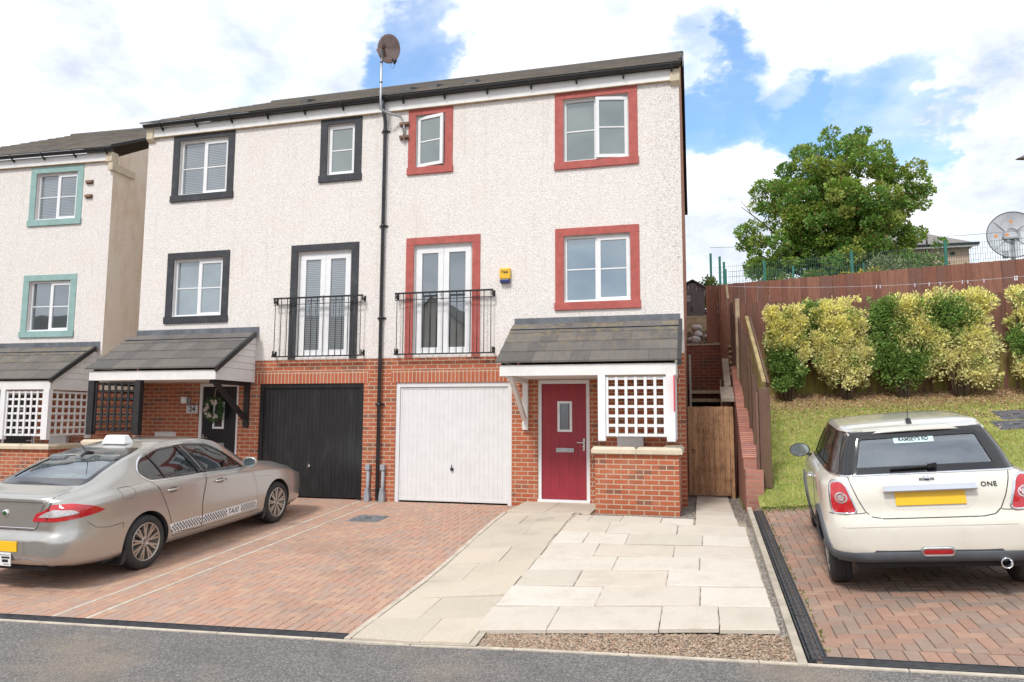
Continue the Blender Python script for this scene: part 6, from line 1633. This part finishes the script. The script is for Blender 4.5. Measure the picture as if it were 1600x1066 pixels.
# ---------------------------------------------------------------- fences
def fence(name, label, pts, topf, botf, bw_, mat, th=.018, lean=0, rail=True, jit=.012, post=None):
    """vertical boards between 2D points; each panel one mesh"""
    t = thing(name, label, 'fence', (pts[0][0], pts[0][1], 0))
    o = Vector((pts[0][0], pts[0][1], 0)); rr = random.Random(len(label))
    for p, q in zip(pts, pts[1:]):
        p, q = Vector(p), Vector(q); d = (q-p); L = d.length; d.normalize(); nr = Vector((-d.y, d.x)); n = int(L/bw_); m = MB(); dt = 0
        for k in range(n):
            a, b = p+d*(k*L/n), p+d*((k+1)*L/n-.002); z1 = topf(*((a+b)/2))+rr.uniform(-jit, jit)*.5; z0 = botf(*((a+b)/2)); of = (k % 2)*.012
            m.box(0, 1, 0, th, 0, 1, fn=lambda u, v, w_: ((a+(b-a)*u+nr*(v+of)).x-o.x, (a+(b-a)*u+nr*(v+of)).y-o.y, z0+(z1-z0)*w_+rr.uniform(-.001, .001)))
        m.obj('panel', mat, t)
        if rail:
            m = MB()
            for f_ in (.22, .78):
                z = lambda P: botf(*P)+(topf(*P)-botf(*P))*f_
                m.bar((p.x-o.x+nr.x*.06, p.y-o.y+nr.y*.06, z(p)), (q.x-o.x+nr.x*.06, q.y-o.y+nr.y*.06, z(q)), .04, .08)
            m.obj('rail', mat, t)
    if post:
        for P in pts: MB().box(P[0]-o.x-.045, P[0]-o.x+.045, P[1]-o.y+.03, P[1]-o.y+.12, botf(*P), topf(*P)-.05).obj('post', mat, t)
    return t
fence('hedge_fence', 'lower brown board fence directly behind the variegated shrubs', [(1.0, 3.98), (2.9, 4.0), (4.75, 4.0), (6.4, 4.0), (8.3, 4.0), (10.2, 4.0)], lambda x, y: 4.02 if x < 2.9 else (4.03 if x < 4.75 else 4.05), lambda x, y: HB(x, 4)-.12, .115, fen, post=True)
fence('boundary_fence', 'long reddish brown board fence above and behind the shrub fence', [(.74, 4.9), (2.6, 4.9), (4.4, 4.9), (6.2, 4.9), (8.2, 4.9), (10.2, 4.9)], lambda x, y: 4.60+(x-.8)*.047, lambda x, y: 2.0, .13, fen2, post=True)
fence('passage_end_fence', 'tall narrow brown fence panel right of the grey shed', [(.40, 5.32), (.80, 5.30)], lambda x, y: 4.65, lambda x, y: 3.29, .13, fen2)
# leaning fence running down the bank beside the raking wall
def sf(y, x=None): return 0
sfence = thing('leaning_fence', 'weathered board fence stepping down the bank beside the raking brick wall', 'fence', (1.12, 0, 0))
segs = [(4.75, 3.65, 4.05, 3.72), (3.62, 2.35, 3.72, 3.35), (2.32, 1.15, 3.30, 2.80), (1.12, .62, 2.62, 2.45)]
for (ya, yb, za, zb) in segs:
    m = MB(); n = int((ya-yb)/.12)
    for k in range(n):
        y = ya-(ya-yb)*k/n; z = za+(zb-za)*k/n; x_ = .0+rnd.uniform(-.012, .012)
        x_ = .03+rnd.uniform(-.012, .012)-(y+.3)*.045; m.box(x_, x_+.02, y-.115, y, HB(1.2, y)-.5, z+rnd.uniform(-.05, .05))
    m.obj('panel', fen3, sfence)
for (y, z1, x_) in ((4.1, 4.05, -.02), (3.0, 3.95, -.03), (1.7, 3.1, -.03), (.9, 2.45, -.02), (.35, 2.25, -.02)):
    x_ = .03-(y+.3)*.045; m = MB(); m.box(x_-.045, x_+.04, y-.05, y+.04, HB(1.2, y)-.4, z1); m.obj('post', palew if y in (4.0, 3.0) else fen3, sfence, bevel=.008)
m = MB(); m.bar((-.01, 1.9, 3.40), (.10, -.30, 2.06), .06, .10); m.obj('capping_rail', yelw, sfence, bevel=.006)
m = MB(); m.bar((.05, 1.9, 3.37), (.16, -.30, 2.03), .03, .12); m.obj('outer_rail', fen3, sfence, bevel=.006)
m = MB(); m.bar((-.27, 4.55, 4.53), (-.25, 4.5, 4.20), .05, .03); m.obj('loose_batten', palew, sfence)
m = MB(); m.box(.0, .165, -.46, -.32, .46, 2.00); m.box(-.05, -.005, -.45, -.33, .42, 1.92); m.obj('end_post', fen3, sfence, bevel=.012)
m = MB(); m.box(.0, .08, -.44, -.34, .2, .46); m.obj('post_foot', palew, sfence)
# ---------------------------------------------------------------- green mesh security fence
grn = M('green_powder_coat', (.02, .16, .12), .5, var=.1)
mf = thing('mesh_fence', 'green welded mesh security fence on the skyline behind the timber fence', 'fence', (.6, 10, 0))
def mtop(x): return 6.02+.052*x
for x, h in ((.60, .42), (.86, .30), (.98, .12), (2.13, .05), (4.52, .08), (6.95, .10), (9.4, .05)):
    MB().box(x-.6-.035, x-.6+.035, 0, .05, 4.0, mtop(x)+h-(0.0)).obj('post', grn, mf)
meshm = M('mesh_wire', (.05, .13, .11), .5, .3)
m = MB(); x = .62
while x < 11: m.box(x-.6-.0035, x-.6+.0035, .06, .067, 4.6, mtop(x)); x += .06
for k in range(9):
    z = .16+k*.16; m.bar((.02, .063, mtop(.6)-z+.14), (10.4, .063, mtop(11)-z+.14), .006, .005)
m.obj('mesh_panel', meshm, mf)
# second lower fence line beyond
m2 = thing('mesh_fence', 'shorter distant mesh fence seen through the green one', 'fence', (1, 16, 0))
m = MB(); x = 0
while x < 6: m.box(x-.004, x+.004, 0, .01, 6.0, 7.05); x += .12
for z in (6.6, 6.85, 7.05): m.bar((0, 0, z), (6, 0, z), .008, .008)
m.obj('mesh_panel', meshm, m2)
for x in (.2, 2.6, 5.0): MB().box(x, x+.06, -.05, 0, 6, 7.15).obj('post', grn, m2)
# ---------------------------------------------------------------- foliage
class Leaves:
    def __init__(s, seed): s.m = MB(); s.c = []; s.r = random.Random(seed)
    def leaf(s, c, d, L, W_, col):
        r = s.r; d = d.normalized(); q = Vector((r.uniform(-1, 1), r.uniform(-1, 1), r.uniform(-1, 1))); s_ = d.cross(q); s_ = s_.normalized() if s_.length > 1e-3 else Vector((1, 0, 0)); n = d.cross(s_)*L*.12
        s.m.quad([c, c+d*L*.45+s_*W_+n, c+d*L, c+d*L*.45-s_*W_+n]); s.c.append(col)
    def build(s, name, mat, parent=None):
        o = s.m.obj(name, mat, parent, recalc=False); set_tint(o.data, s.c); return o
def vary(c, r, k=.25): f = 1+r.uniform(-k, k); return tuple(x*f for x in c)
lm = leaf_mat('shrub_leaf', .5, .22); lt_ = leaf_mat('tree_leaf', .5, .3)
barkm = M('bark', (.10, .07, .045), .9, var=.3, bump=.5)
def shrub(label, cx, cy, w_, dpt, z0, z1, seed, green, n=12000, lean=0.0, notch=None):
    """a clipped variegated euonymus: bare stems, leaf sprays through the volume, green reversions"""
    t = thing('variegated_shrub', label, 'shrub', (cx, cy, z0), 0, 'variegated shrubs against the fence')
    L = Leaves(seed); r = L.r; h = z1-z0; lobes = []
    for k in range(80):
        u = r.uniform(-1, 1); zf = r.uniform(.16, 1.0)
        wd = w_/2*(.42+.58*min(1, zf/.38)) if zf < .38 else w_/2*(1-.10*max(0, zf-.8)/.2)
        lobes.append((Vector((u*wd*.86+lean*(zf-.3), r.uniform(-.5, .4)*dpt, zf*h*.95)), r.uniform(.10, .20)*min(1.3, w_)))
    tops = [(l[0], l[1]) for l in lobes]
    Y1, Y2, Y3 = (.93, .88, .34), (.88, .83, .42), (.76, .72, .38); G1, G2 = (.26, .40, .10), (.15, .28, .07)
    n = int(n*1.35)
    for k in range(26): lobes.append((Vector((r.uniform(-.46, .46)*w_+lean*.3, -.35*dpt, h*(.30+.62*r.random()))), r.uniform(.09, .16)))
    for i in range(n):
        c0, rr_ = lobes[i % len(lobes)]; a = Vector((r.gauss(0, 1), r.gauss(0, 1), r.gauss(0, 1))).normalized(); p = c0+a*rr_*(r.random()**.4)
        p.x = max(-w_*.56+lean*(p.z/h-.3), min(w_*.56+lean*(p.z/h-.3), p.x)); p.z = min(p.z, h*(1+.02*r.gauss(0, 1)))
        u, v = p.x/w_+r.gauss(0, .07), p.z/h+r.gauss(0, .05); g = green(u, v)+.25*math.sin(p.x*9+seed)*math.cos(p.z*7+seed*2)+r.uniform(-.3, .3)
        col = vary(r.choice((Y1, Y1, Y2, Y3)) if v > .55 else r.choice((Y2, Y3, Y2)), r) if g < .43 else vary(r.choice((G1, G2, G1)), r)
        d = (a+Vector((0, -.5, .35))+Vector((r.uniform(-.6, .6), r.uniform(-.6, .6), r.uniform(-.4, .6))))
        L.leaf(p, d, r.uniform(.045, .075), r.uniform(.014, .023), col)
    for k in range(28):                                             # stray top shoots
        x = r.uniform(-.5, .5)*w_; b = Vector((x+lean*.7, r.uniform(-.3, .2)*dpt, h*.95)); hh = r.uniform(.05, .16)
        for q in range(7): L.leaf(b+Vector((r.uniform(-.015, .015), 0, hh*q/7)), Vector((r.uniform(-1, 1), r.uniform(-1, 1), .9)), .045, .013, vary(Y1 if green(x/w_, 1) < .5 else G1, r))
    L.build('foliage', lm, t)
    m = MB()
    for k in range(16):
        a = r.uniform(-.25, .25)*w_; pts = [Vector((a*.25, 0, -.12)), Vector((a*.6, r.uniform(-.1, .1), h*.2)), Vector((a+lean*.3, r.uniform(-.12, .12), h*.45)), Vector((a*1.6+lean*.5, r.uniform(-.1, .1), h*.8))]; m.tube(pts, [.018, .014, .010, .004], 6); e_p = pts[3]+Vector((r.uniform(-.15, .15), -.2*dpt, r.uniform(.0, .2))); m.tube([pts[2], pts[3], e_p], [.006, .005, .003], 5)
    m.obj('stems', barkm, t); return t
SY = 3.55
def zs(x): return HB(x, SY)
shrub('narrow variegated shrub nearest the leaning fence, yellow above and dark green below', 1.98, SY, .80, .42, zs(1.98), 3.86, 11, lambda u, v: .95 if v < .55 and u < .25 else (.75 if v < .35 and u > .2 else .1))
shrub('small green sprig shrub squeezed between the first two yellow shrubs', 2.48, SY+.05, .34, .26, zs(2.48)+.75, 3.90, 12, lambda u, v: .9 if v > .35 else .2, n=2600)
shrub('yellow variegated shrub second from the leaning fence, with a bulge low on its right', 3.10, SY, 1.06, .45, zs(3.1), 3.98, 13, lambda u, v: .12 if v > .08 else .6, lean=-.30, n=11000)
shrub('green centred variegated shrub in the middle of the hedge row behind the white car', 4.14, SY, 1.22, .45, zs(4.12), 4.00, 14, lambda u, v: .95 if u < -.12 or v < .45 and u < .35 else .25, n=12000)
shrub('broad yellow variegated shrub with a green patch near its top', 5.14, SY, 1.34, .48, zs(5.10), 4.03, 15, lambda u, v: .95 if (-.38 < u < .1 and .62 < v < .92) else .12, n=13500, lean=-.12)
shrub('yellow variegated shrub cut off by the right edge of the picture', 6.42, SY, .80, .45, zs(6.42)+.12, 4.08, 16, lambda u, v: .8 if .3 < v < .62 and u < -.1 else .15, n=7000)
def tree():
    t = thing('sycamore_tree', 'large bushy green sycamore on the skyline behind the mesh fence', 'tree', (6.0, 22, 5.5))
    L = Leaves(5); r = L.r; m = MB(); O = Vector((0, 0, 0))
    lob = []
    # crown outline in (x, z) relative to the base, as clumps
    for (x, z, rad) in [(-.7, 8.1, .75), (1.2, 8.1, .8), (.2, 8.7, .5), (2.1, 7.6, .6), (-.6, 3.6, 1.5), (1.0, 4.2, 1.5), (.4, 5.6, 1.5), (-1.2, 5.4, 1.2), (2.3, 4.4, 1.0), (0, 4.5, 1.7), (-1.6, 4.6, 1.5), (1.6, 5.0, 1.6), (-2.6, 3.2, 1.1), (2.7, 6.0, 1.15), (3.4, 5.6, .7), (-.3, 6.6, 1.5), (1.3, 6.9, 1.2), (-1.6, 6.3, 1.2), (.3, 2.7, 1.5), (-1.4, 2.6, 1.25), (1.9, 3.2, 1.3), (3.2, 3.5, .85), (3.9, 3.2, .55), (-3.1, 4.4, .8), (-3.7, 4.1, .35),
                      (-2.5, 5.9, .8), (-.9, 7.6, .6), (.3, 8.0, .6), (1.0, 8.1, .45), (-2.7, 2.0, .6), (2.9, 2.6, .7), (0, 1.8, 1.2), (1.6, 2.0, 1.0), (-1.4, 1.7, .9), (2.2, 7.0, .7), (-2.9, 6.6, .3), (-1.9, 7.2, .35), (-3.2, 3.0, .5)]:
        k = max(3, int(rad*rad*9.5))
        for _ in range(k):
            a = Vector((r.gauss(0, 1), r.gauss(0, 1), r.gauss(0, 1))).normalized()*rad*(r.random()**.5)*.95
            lob.append((Vector((x, 0, z))+Vector((a.x, a.y*1.0+r.uniform(-1, 1)*min(1.4, rad), a.z)), r.uniform(.28, .58)*min(1, .55+rad*.4), r.uniform(.8, 1.25)))
    for (c, rr_, br) in lob:
        n = int(240*rr_*rr_/.16)
        base = r.choice(((.20, .34, .055), (.15, .29, .05), (.25, .38, .06), (.32, .40, .08)))
        for _ in range(n):
            a = Vector((r.gauss(0, 1), r.gauss(0, 1), r.gauss(0, .75))).normalized(); p = c+Vector((a.x, a.y, a.z*.75))*rr_*(.55+.5*r.random())
            col = vary(base, r, .22) if r.random() > .06 else vary((.34, .24, .08), r)
            L.leaf(p, a+Vector((r.uniform(-.7, .7), r.uniform(-.7, .7), r.uniform(-.2, .6))), r.uniform(.095, .155), r.uniform(.036, .06), col)
    L.build('crown', lt_, t)
    m.tube([(0, 0, 0), (.05, 0, 1.5), (-.1, 0, 3.0), (0, 0, 4.6), (.2, 0, 6.2)], [.30, .26, .20, .13, .05], 10)
    for (x, z, s0) in [(-2.4, 4.6, 1.4), (2.6, 5.9, 2.0), (3.7, 5.4, 3.0), (3.3, 3.4, 1.2), (-1.5, 6.4, 2.4), (1.2, 7.4, 3.2), (-.5, 7.9, 3.8), (-3.0, 3.4, 1.0), (1.2, 8.2, 4.0), (-3.8, 5.7, 2.2), (-3.0, 6.9, 3.0), (-.3, 8.6, 4.4), (1.9, 8.4, 4.2), (-3.9, 4.0, 2.0)]:
        yy = r.uniform(-.8, .8); a = Vector((0, 0, s0)); b = Vector((x, yy, z)); md = a.lerp(b, .5)+Vector((r.uniform(-.2, .2), 0, -.25)); m.tube([a, a.lerp(md, .5), md, md.lerp(b, .5)+Vector((r.uniform(-.1, .1), 0, .05)), b], [.10, .085, .06, .035, .012], 6)
        for q in range(5):
            u = .4+.12*q; p0 = a.lerp(b, u); e = p0+Vector((r.uniform(-.6, .6), r.uniform(-.6, .6), r.uniform(.1, .7))); m.tube([p0, p0.lerp(e, .5)+Vector((0, 0, .05)), e], [.022, .014, .006], 5)
    m.obj('trunk', barkm, t)
tree()
def bush(name, label, c, rx, ry, rz_, n, cols, L_, seed):
    t = thing(name, label, 'bush', c); L = Leaves(seed); r = L.r
    lobes = [(Vector((r.uniform(-1, 1)*rx*.7, r.uniform(-1, 1)*ry*.6, r.uniform(.1, .8)*rz_)), r.uniform(.25, .5)*min(rx, rz_)) for _ in range(22)]
    for i in range(n):
        c0, rr_ = lobes[i % 22]; a = Vector((r.gauss(0, 1), r.gauss(0, 1), r.gauss(0, 1))).normalized(); L.leaf(c0+a*rr_*r.random()**.4, a+Vector((r.uniform(-.7, .7), r.uniform(-.7, .7), .3)), L_*r.uniform(.7, 1.2), L_*.35, vary(r.choice(cols), r))
    L.build('foliage', lm, t); m = MB()
    for c0, rr_ in lobes[:8]: m.tube([(0, 0, -.4), c0*.5, c0], [.03, .02, .006], 5)
    m.obj('stems', barkm, t)
bush('bush', 'pale green bush behind the mesh fence at the foot of the sycamore', (7.6, 15, 5.4), 2.0, .7, 1.6, 6500, [(.20, .24, .10), (.14, .19, .07), (.26, .28, .14)], .10, 31)
bush('bush', 'yellow leaved bush just above the timber fence under the sycamore', (4.7, 9.2, 4.9), .62, .3, .72, 1800, [(.50, .42, .06), (.42, .38, .05), (.2, .24, .05)], .07, 32)
bush('bush', 'spiky green sapling beside the shed and the green fence posts', (.50, 9.3, 4.6), .45, .3, 1.15, 1500, [(.17, .24, .05), (.22, .28, .06), (.12, .18, .04)], .08, 33)
# bungalow on the skyline
bg_ = thing('bungalow', 'distant beige bungalow with a hipped grey roof left of the large dish', 'house', (11.0, 30, 7), 0)
hm = M('beige_render', (.50, .37, .28), .9, var=.05); rfm = M('grey_slate_roof', (.20, .185, .175), .8, var=.1, bump=.3)
m = MB(); m.box(-3.5, 3.0, 0, 7, -1.5, 3.55); m.obj('wall', hm, bg_)
m = MB(); a, b = (-3.9, 3.35); P = [(a, -.35, 3.62), (b, -.35, 3.62), (b, 7.3, 3.62), (a, 7.3, 3.62)]; r1, r2_ = (-1.2, 3.4, 5.35), (1.2, 3.4, 5.35)
m.quad([P[0], P[1], r2_, r1]); m.quad([P[1], P[2], r2_]); m.quad([P[2], P[3], r1, r2_]); m.quad([P[3], P[0], r1]); m.obj('roof', rfm, bg_, recalc=False)
m = MB(); m.box(a, b, -.38, -.34, 3.46, 3.60); m.obj('fascia', white, bg_); m = MB(); m.tube([(a, -.42, 3.62), (b, -.42, 3.62)], .07, 8); m.obj('gutter', blackgl, bg_)
MB().tube([(1.0, -.08, -1), (1.0, -.08, 3.45), (1.0, -.4, 3.6)], .06, 8).obj('drain_pipe', blackgl, bg_); MB().tube([(.97, -.2, 3.5), (.97, -.2, 4.15)], .05, 8).obj('soil_vent', blackgl, bg_)
for x in (-.1, 2.1): MB().box(x, x+.22, -.03, 0, 3.12, 3.28).obj('air_vent', darkin, bg_)
# large communications dish
bd_ = thing('communications_dish', 'large grey see-through dish with orange marks at the right edge of the skyline', 'satellite dish', (9.30, 12, 6.97))
dgm = glass_mat('grey_mesh_dish', (.32, .33, .34), .10, .35, transp=None)
def dish_mat():
    m = bpy.data.materials.new('perforated_dish'); m.use_nodes = True; t = NT(m.node_tree); t.n.clear(); o = t.add('ShaderNodeOutputMaterial')
    oc = t.add('ShaderNodeTexCoord').outputs['Object']; p = t.add('ShaderNodeBsdfPrincipled', i={'Base Color': t.mix(t.mapr(t.noise(oc, 2.5, 4), .35, .65), (.20, .21, .21), (.52, .53, .54)), 'Roughness': .35, 'Metallic': .6}); q = t.add('ShaderNodeBsdfTransparent')
    t.link(t.add('ShaderNodeMixShader', i={0: .62, 1: q.outputs[0], 2: p.outputs[0]}).outputs[0], o.inputs[0]); return m
RD = .69; m = MB(); rings = []
for k in range(10):
    q = k/9; b = len(m.v); rings.append(b)
    for i in range(48): a = 2*math.pi*i/48; m.v.append((q*RD*math.cos(a), -.16*q*q, q*RD*math.sin(a)))
for a, b in zip(rings, rings[1:]):
    for i in range(48): m.f.append((a+i, a+(i+1) % 48, b+(i+1) % 48, b+i)); m.m.append(0); m.sm.append(True)
rf_ = m.obj('reflector', dish_mat(), bd_, recalc=False)
m = MB(); m.tube([Vector((RD*math.cos(a), -.16, RD*math.sin(a))) for a in [2*math.pi*k/48 for k in range(49)]], .016, 6, caps=False); m.obj('rim', M('dish_rim', (.12, .12, .13), .5), bd_)
m = MB()
for a in (.72, 2.42, 3.86, 5.56): m.tube([Vector((q*RD*math.cos(a), -.16*q*q-.02, q*RD*math.sin(a))) for q in (.3, .6, .95)], .013, 6)
for q in (.27, .33): m.tube([Vector((q*RD*math.cos(a), -.16*q*q-.02, q*RD*math.sin(a))) for a in [2*math.pi*k/30 for k in range(31)]], .013, 6, caps=False)
m.obj('ribs', steel, bd_)
org = M('orange_marking', (.75, .28, .05), .6); m = MB()
for (x, z) in ((0, .42), (-.42, 0), (-.12, .02)): m.box(x-.04, x+.04, -.09, -.085, z-.04, z+.04)
m.obj('orange_mark', org, bd_)
m = MB(); m.tube([(.05, .05, -1.4), (.05, .05, -.1)], .06, 10); m.box(-.22, .22, -.10, .05, -.10, -.04); m.box(-.22, -.08, -.02, .1, -.66, -.45); m.obj('mount', steel, bd_)
# washing line with pegs
wl = thing('washing_line', 'thin white washing line strung along the timber fence', 'washing line', (.83, 4.75, 4.50))
LP = lambda u: Vector((6.9*u, -.15, -.14*4*u*(1-u)+.03*u))
MB().tube([LP(k/24) for k in range(25)], .0035, 6).obj('line', M('line_cord', (.6, .6, .6), .6), wl)
pegm = M('lilac_peg', (.72, .70, .82), .5); pegw = M('white_peg', (.82, .82, .84), .5)
peg0 = None
lbl = ['white peg, leftmost of the pair nearest the sycamore trunk on the washing line', 'lilac peg just right of the leftmost white peg', 'lilac peg above the gap before the middle shrub', 'white peg over the middle shrub', 'slim lilac peg right of the middle peg', 'lilac peg, left one of the close pair over the broad shrub', 'lilac peg, right one of the close pair over the broad shrub', 'lone lilac peg right of the close pair', 'large white peg nearest the right edge, left half', 'large white peg nearest the right edge, right half']
for i, pxx in enumerate((1379, 1385, 1438, 1459.5, 1476, 1509, 1517, 1540.5, 1585, 1588)):
    u = (pxx-1133)/(1600-1133)*.861; p = LP(u)+Vector((.83, 4.75, 4.50))
    if peg0 is None:
        t = thing('clothes_peg', lbl[i], 'peg', p, 0, 'pegs on the washing line'); MB().prism([(-.010, .02), (.010, .02), (.007, -.055), (.001, -.045), (-.001, -.045), (-.007, -.055)], -.008, .008, 'x').obj('jaw', pegw, t); MB().box(-.009, .009, -.012, .012, -.012, -.004).obj('spring', steel, t); peg0 = t
    else:
        t = peg0.copy(); C.objects.link(t); t.location = p; t['label'] = lbl[i]
        for ch in peg0.children: c = ch.copy(); C.objects.link(c); c.parent = t
        if i in (1, 2, 4, 5, 6, 7): t.children[0].data = t.children[0].data.copy(); t.children[0].data.materials[0] = pegm
        t.scale = (1, 1, 1) if i not in (8, 9) else (1.2, 1.2, 1.3)
# lamp head at the right edge and overhead cable
t = thing('street_lamp', 'grey street lamp head entering the frame at the far right', 'street lamp', (7.35, 5.2, 3.0))
MB().tube([(0, 0, -.6), (0, 0, 3.9), (-.02, 0, 4.12), (-.10, 0, 4.20)], [.06, .045, .04, .03], 10).obj('pole', steel, t)
m = MB(); m.prism([(-.38, 4.14), (-.16, 4.24), (.0, 4.25), (.02, 4.17), (-.2, 4.12)], -.06, .06, 'y'); m.obj('lamp_head', M('lamp_grey', (.16, .15, .15), .5), t, bevel=.02)
t = thing('overhead_cable', 'thin overhead cable crossing the sky above the bungalow', 'cable', (1, 40, 13.5))
MB().tube([Vector((40*k/20, 0, 1.6*(k/20)+.0-3*(k/20)*(1-k/20))) for k in range(21)], .012, 5).obj('cable', blackgl, t)
# ---------------------------------------------------------------- grass bank
ST(drape(1.05, 12, -1.02, 4.0, HB, 0, 50, 30).obj('grass_bank', turf))
def grass(n, seed):
    L = Leaves(seed); r = L.r
    for i in range(n):
        x = 1.12+r.random()**1.1*6.2; y = -1.0+r.random()*4.9
        if 4.95 < x < 5.95 and 1.5 < y < 2.6: continue
        nn = .5+.5*math.sin(x*2.1+3*math.sin(y*1.7))*math.cos(y*2.3+x)
        if y > 2.9 and r.random() < min(.90, (y-2.9)*1.2): continue
        z = HB(x, y); h = r.uniform(.02, .055); a = r.uniform(0, 6.28); w2 = r.uniform(.004, .007); lx, ly = r.uniform(-.02, .02), r.uniform(-.02, .02)
        L.m.quad([(x-w2*math.cos(a), y-w2*math.sin(a), z-.003), (x+w2*math.cos(a), y+w2*math.sin(a), z-.003), (x+lx, y+ly, z+h)])
        L.c.append(vary((.33, .43, .08) if r.random() < .35+.4*nn else ((.46, .47, .13) if r.random() < .7 else (.56, .46, .25)), r))
    o = L.build('grass', lm); o['kind'] = 'stuff'; o['label'] = 'short grass on the bank'
    L = Leaves(seed+1)
    for i in range(13000):
        x = r.uniform(1.2, 7.4); y = min(3.95, 4.0-abs(r.gauss(0, .9))) if i < 10500 else r.uniform(-.9, 3.9); z = HB(x, y)+.006
        d = Vector((r.uniform(-1, 1), r.uniform(-1, 1), r.uniform(-.1, .35))); L.leaf(Vector((x, y, z)), d, r.uniform(.025, .05), r.uniform(.010, .018), vary(r.choice(((.42, .24, .13), (.56, .37, .22), (.30, .16, .09), (.66, .50, .33))), r))
    o = L.build('leaf_litter', lm); o['kind'] = 'stuff'; o['label'] = 'dry brown leaves lying under the shrubs'
    L = Leaves(seed+2)
    for i in range(2600):                                            # weeds along joints and the grass edge
        k = r.random()
        if k < .35: x, y = r.uniform(1.07, 2.0), -1.05-abs(r.gauss(0, .16)); z = H(x, y)
        elif k < .39: x, y = 1.09+r.uniform(-.01, .02), r.uniform(-6.7, -1); z = H(x, y)
        elif k < .9: x, y = r.uniform(1.14, 1.19), r.uniform(-.3, 2.4); z = rk(y)+r.uniform(-.1, .16)
        else: x, y = .90+r.uniform(-.03, .02), r.uniform(-.6, 1.5); z = .1
        L.leaf(Vector((x, y, z)), Vector((r.uniform(-1, 1), r.uniform(-1, 1), r.uniform(.1, 1))), r.uniform(.015, .045), r.uniform(.005, .012), vary(r.choice(((.10, .18, .03), (.22, .24, .06), (.30, .26, .08))), r))
    o = L.build('weeds', lm); o['kind'] = 'stuff'; o['label'] = 'small weeds along the paving joints and wall top'
grass(60000, 21)
# ---------------------------------------------------------------- the houses across the road, seen only as reflections
for lb_, x, w2, zr, gab in (('gabled house across the road, reflected in the red framed french window', -17.6, 3.6, 9.6, True), ('long roofed house across the road, reflected in the charcoal framed french window', -28, 5.5, 9.3, False), ('far left house across the road, reflected in the middle aqua window', -49, 11, 9.7, False)):
    op = thing('house', lb_, 'house', (x, -34, -1)); zr += 1
    m = MB(); m.box(-w2, w2, -8, 0, -2, zr-3.2)
    if gab: m.prism([(-w2, zr-3.2), (w2, zr-3.2), (0, zr)], -8, 0, 'y')
    m.obj('wall', harl_a if gab else brick, op)
    m = MB()
    if gab:
        for s_ in (-1, 1): m.quad([(s_*(w2+.4), .3, zr-3.4), (s_*(w2+.4), -8.3, zr-3.4), (0, -8.3, zr+.1), (0, .3, zr+.1)])
    else:
        m.quad([(-w2-.3, .4, zr-3.3), (w2+.3, .4, zr-3.3), (w2+.3, -4, zr), (-w2-.3, -4, zr)]); m.quad([(-w2-.3, -8.4, zr-3.3), (w2+.3, -8.4, zr-3.3), (w2+.3, -4, zr), (-w2-.3, -4, zr)])
    m.obj('roof', rtile, op, recalc=False)
t = thing('sign_board', 'narrow red and white board fixed edge on to the right post of the white trellis', 'sign', (-.125, -1.22, 1.2))
MB().box(-.012, .006, -.10, -.002, .42, .96).obj('red_panel', M('pink_red_board', (.62, .03, .07), .5), t); MB().box(-.012, .006, -.10, -.002, .02, .415).obj('white_panel', white, t)
# ---------------------------------------------------------------- group parts: the first mesh of a compound part carries the others
def promote():
    for e in [o for o in C.objects if o.type == 'EMPTY' and o.parent is not None]:
        ch = list(e.children)
        if not ch: bpy.data.objects.remove(e); continue
        pref = ('frame', 'panel', 'tyre', 'tiles', 'brickwork', 'post', 'rail', 'leaf')
        k = next((c for p in pref for c in ch if c.name.split('.')[0] == p and tuple(c.rotation_euler) == (0, 0, 0)), ch[0])
        name = e.name.split('.')[0]; par = e.parent; k.parent = par; k.location = Vector(k.location)+e.location
        for c in ch:
            if c is not k: c.parent = k
        bpy.data.objects.remove(e); k.name = name
promote()
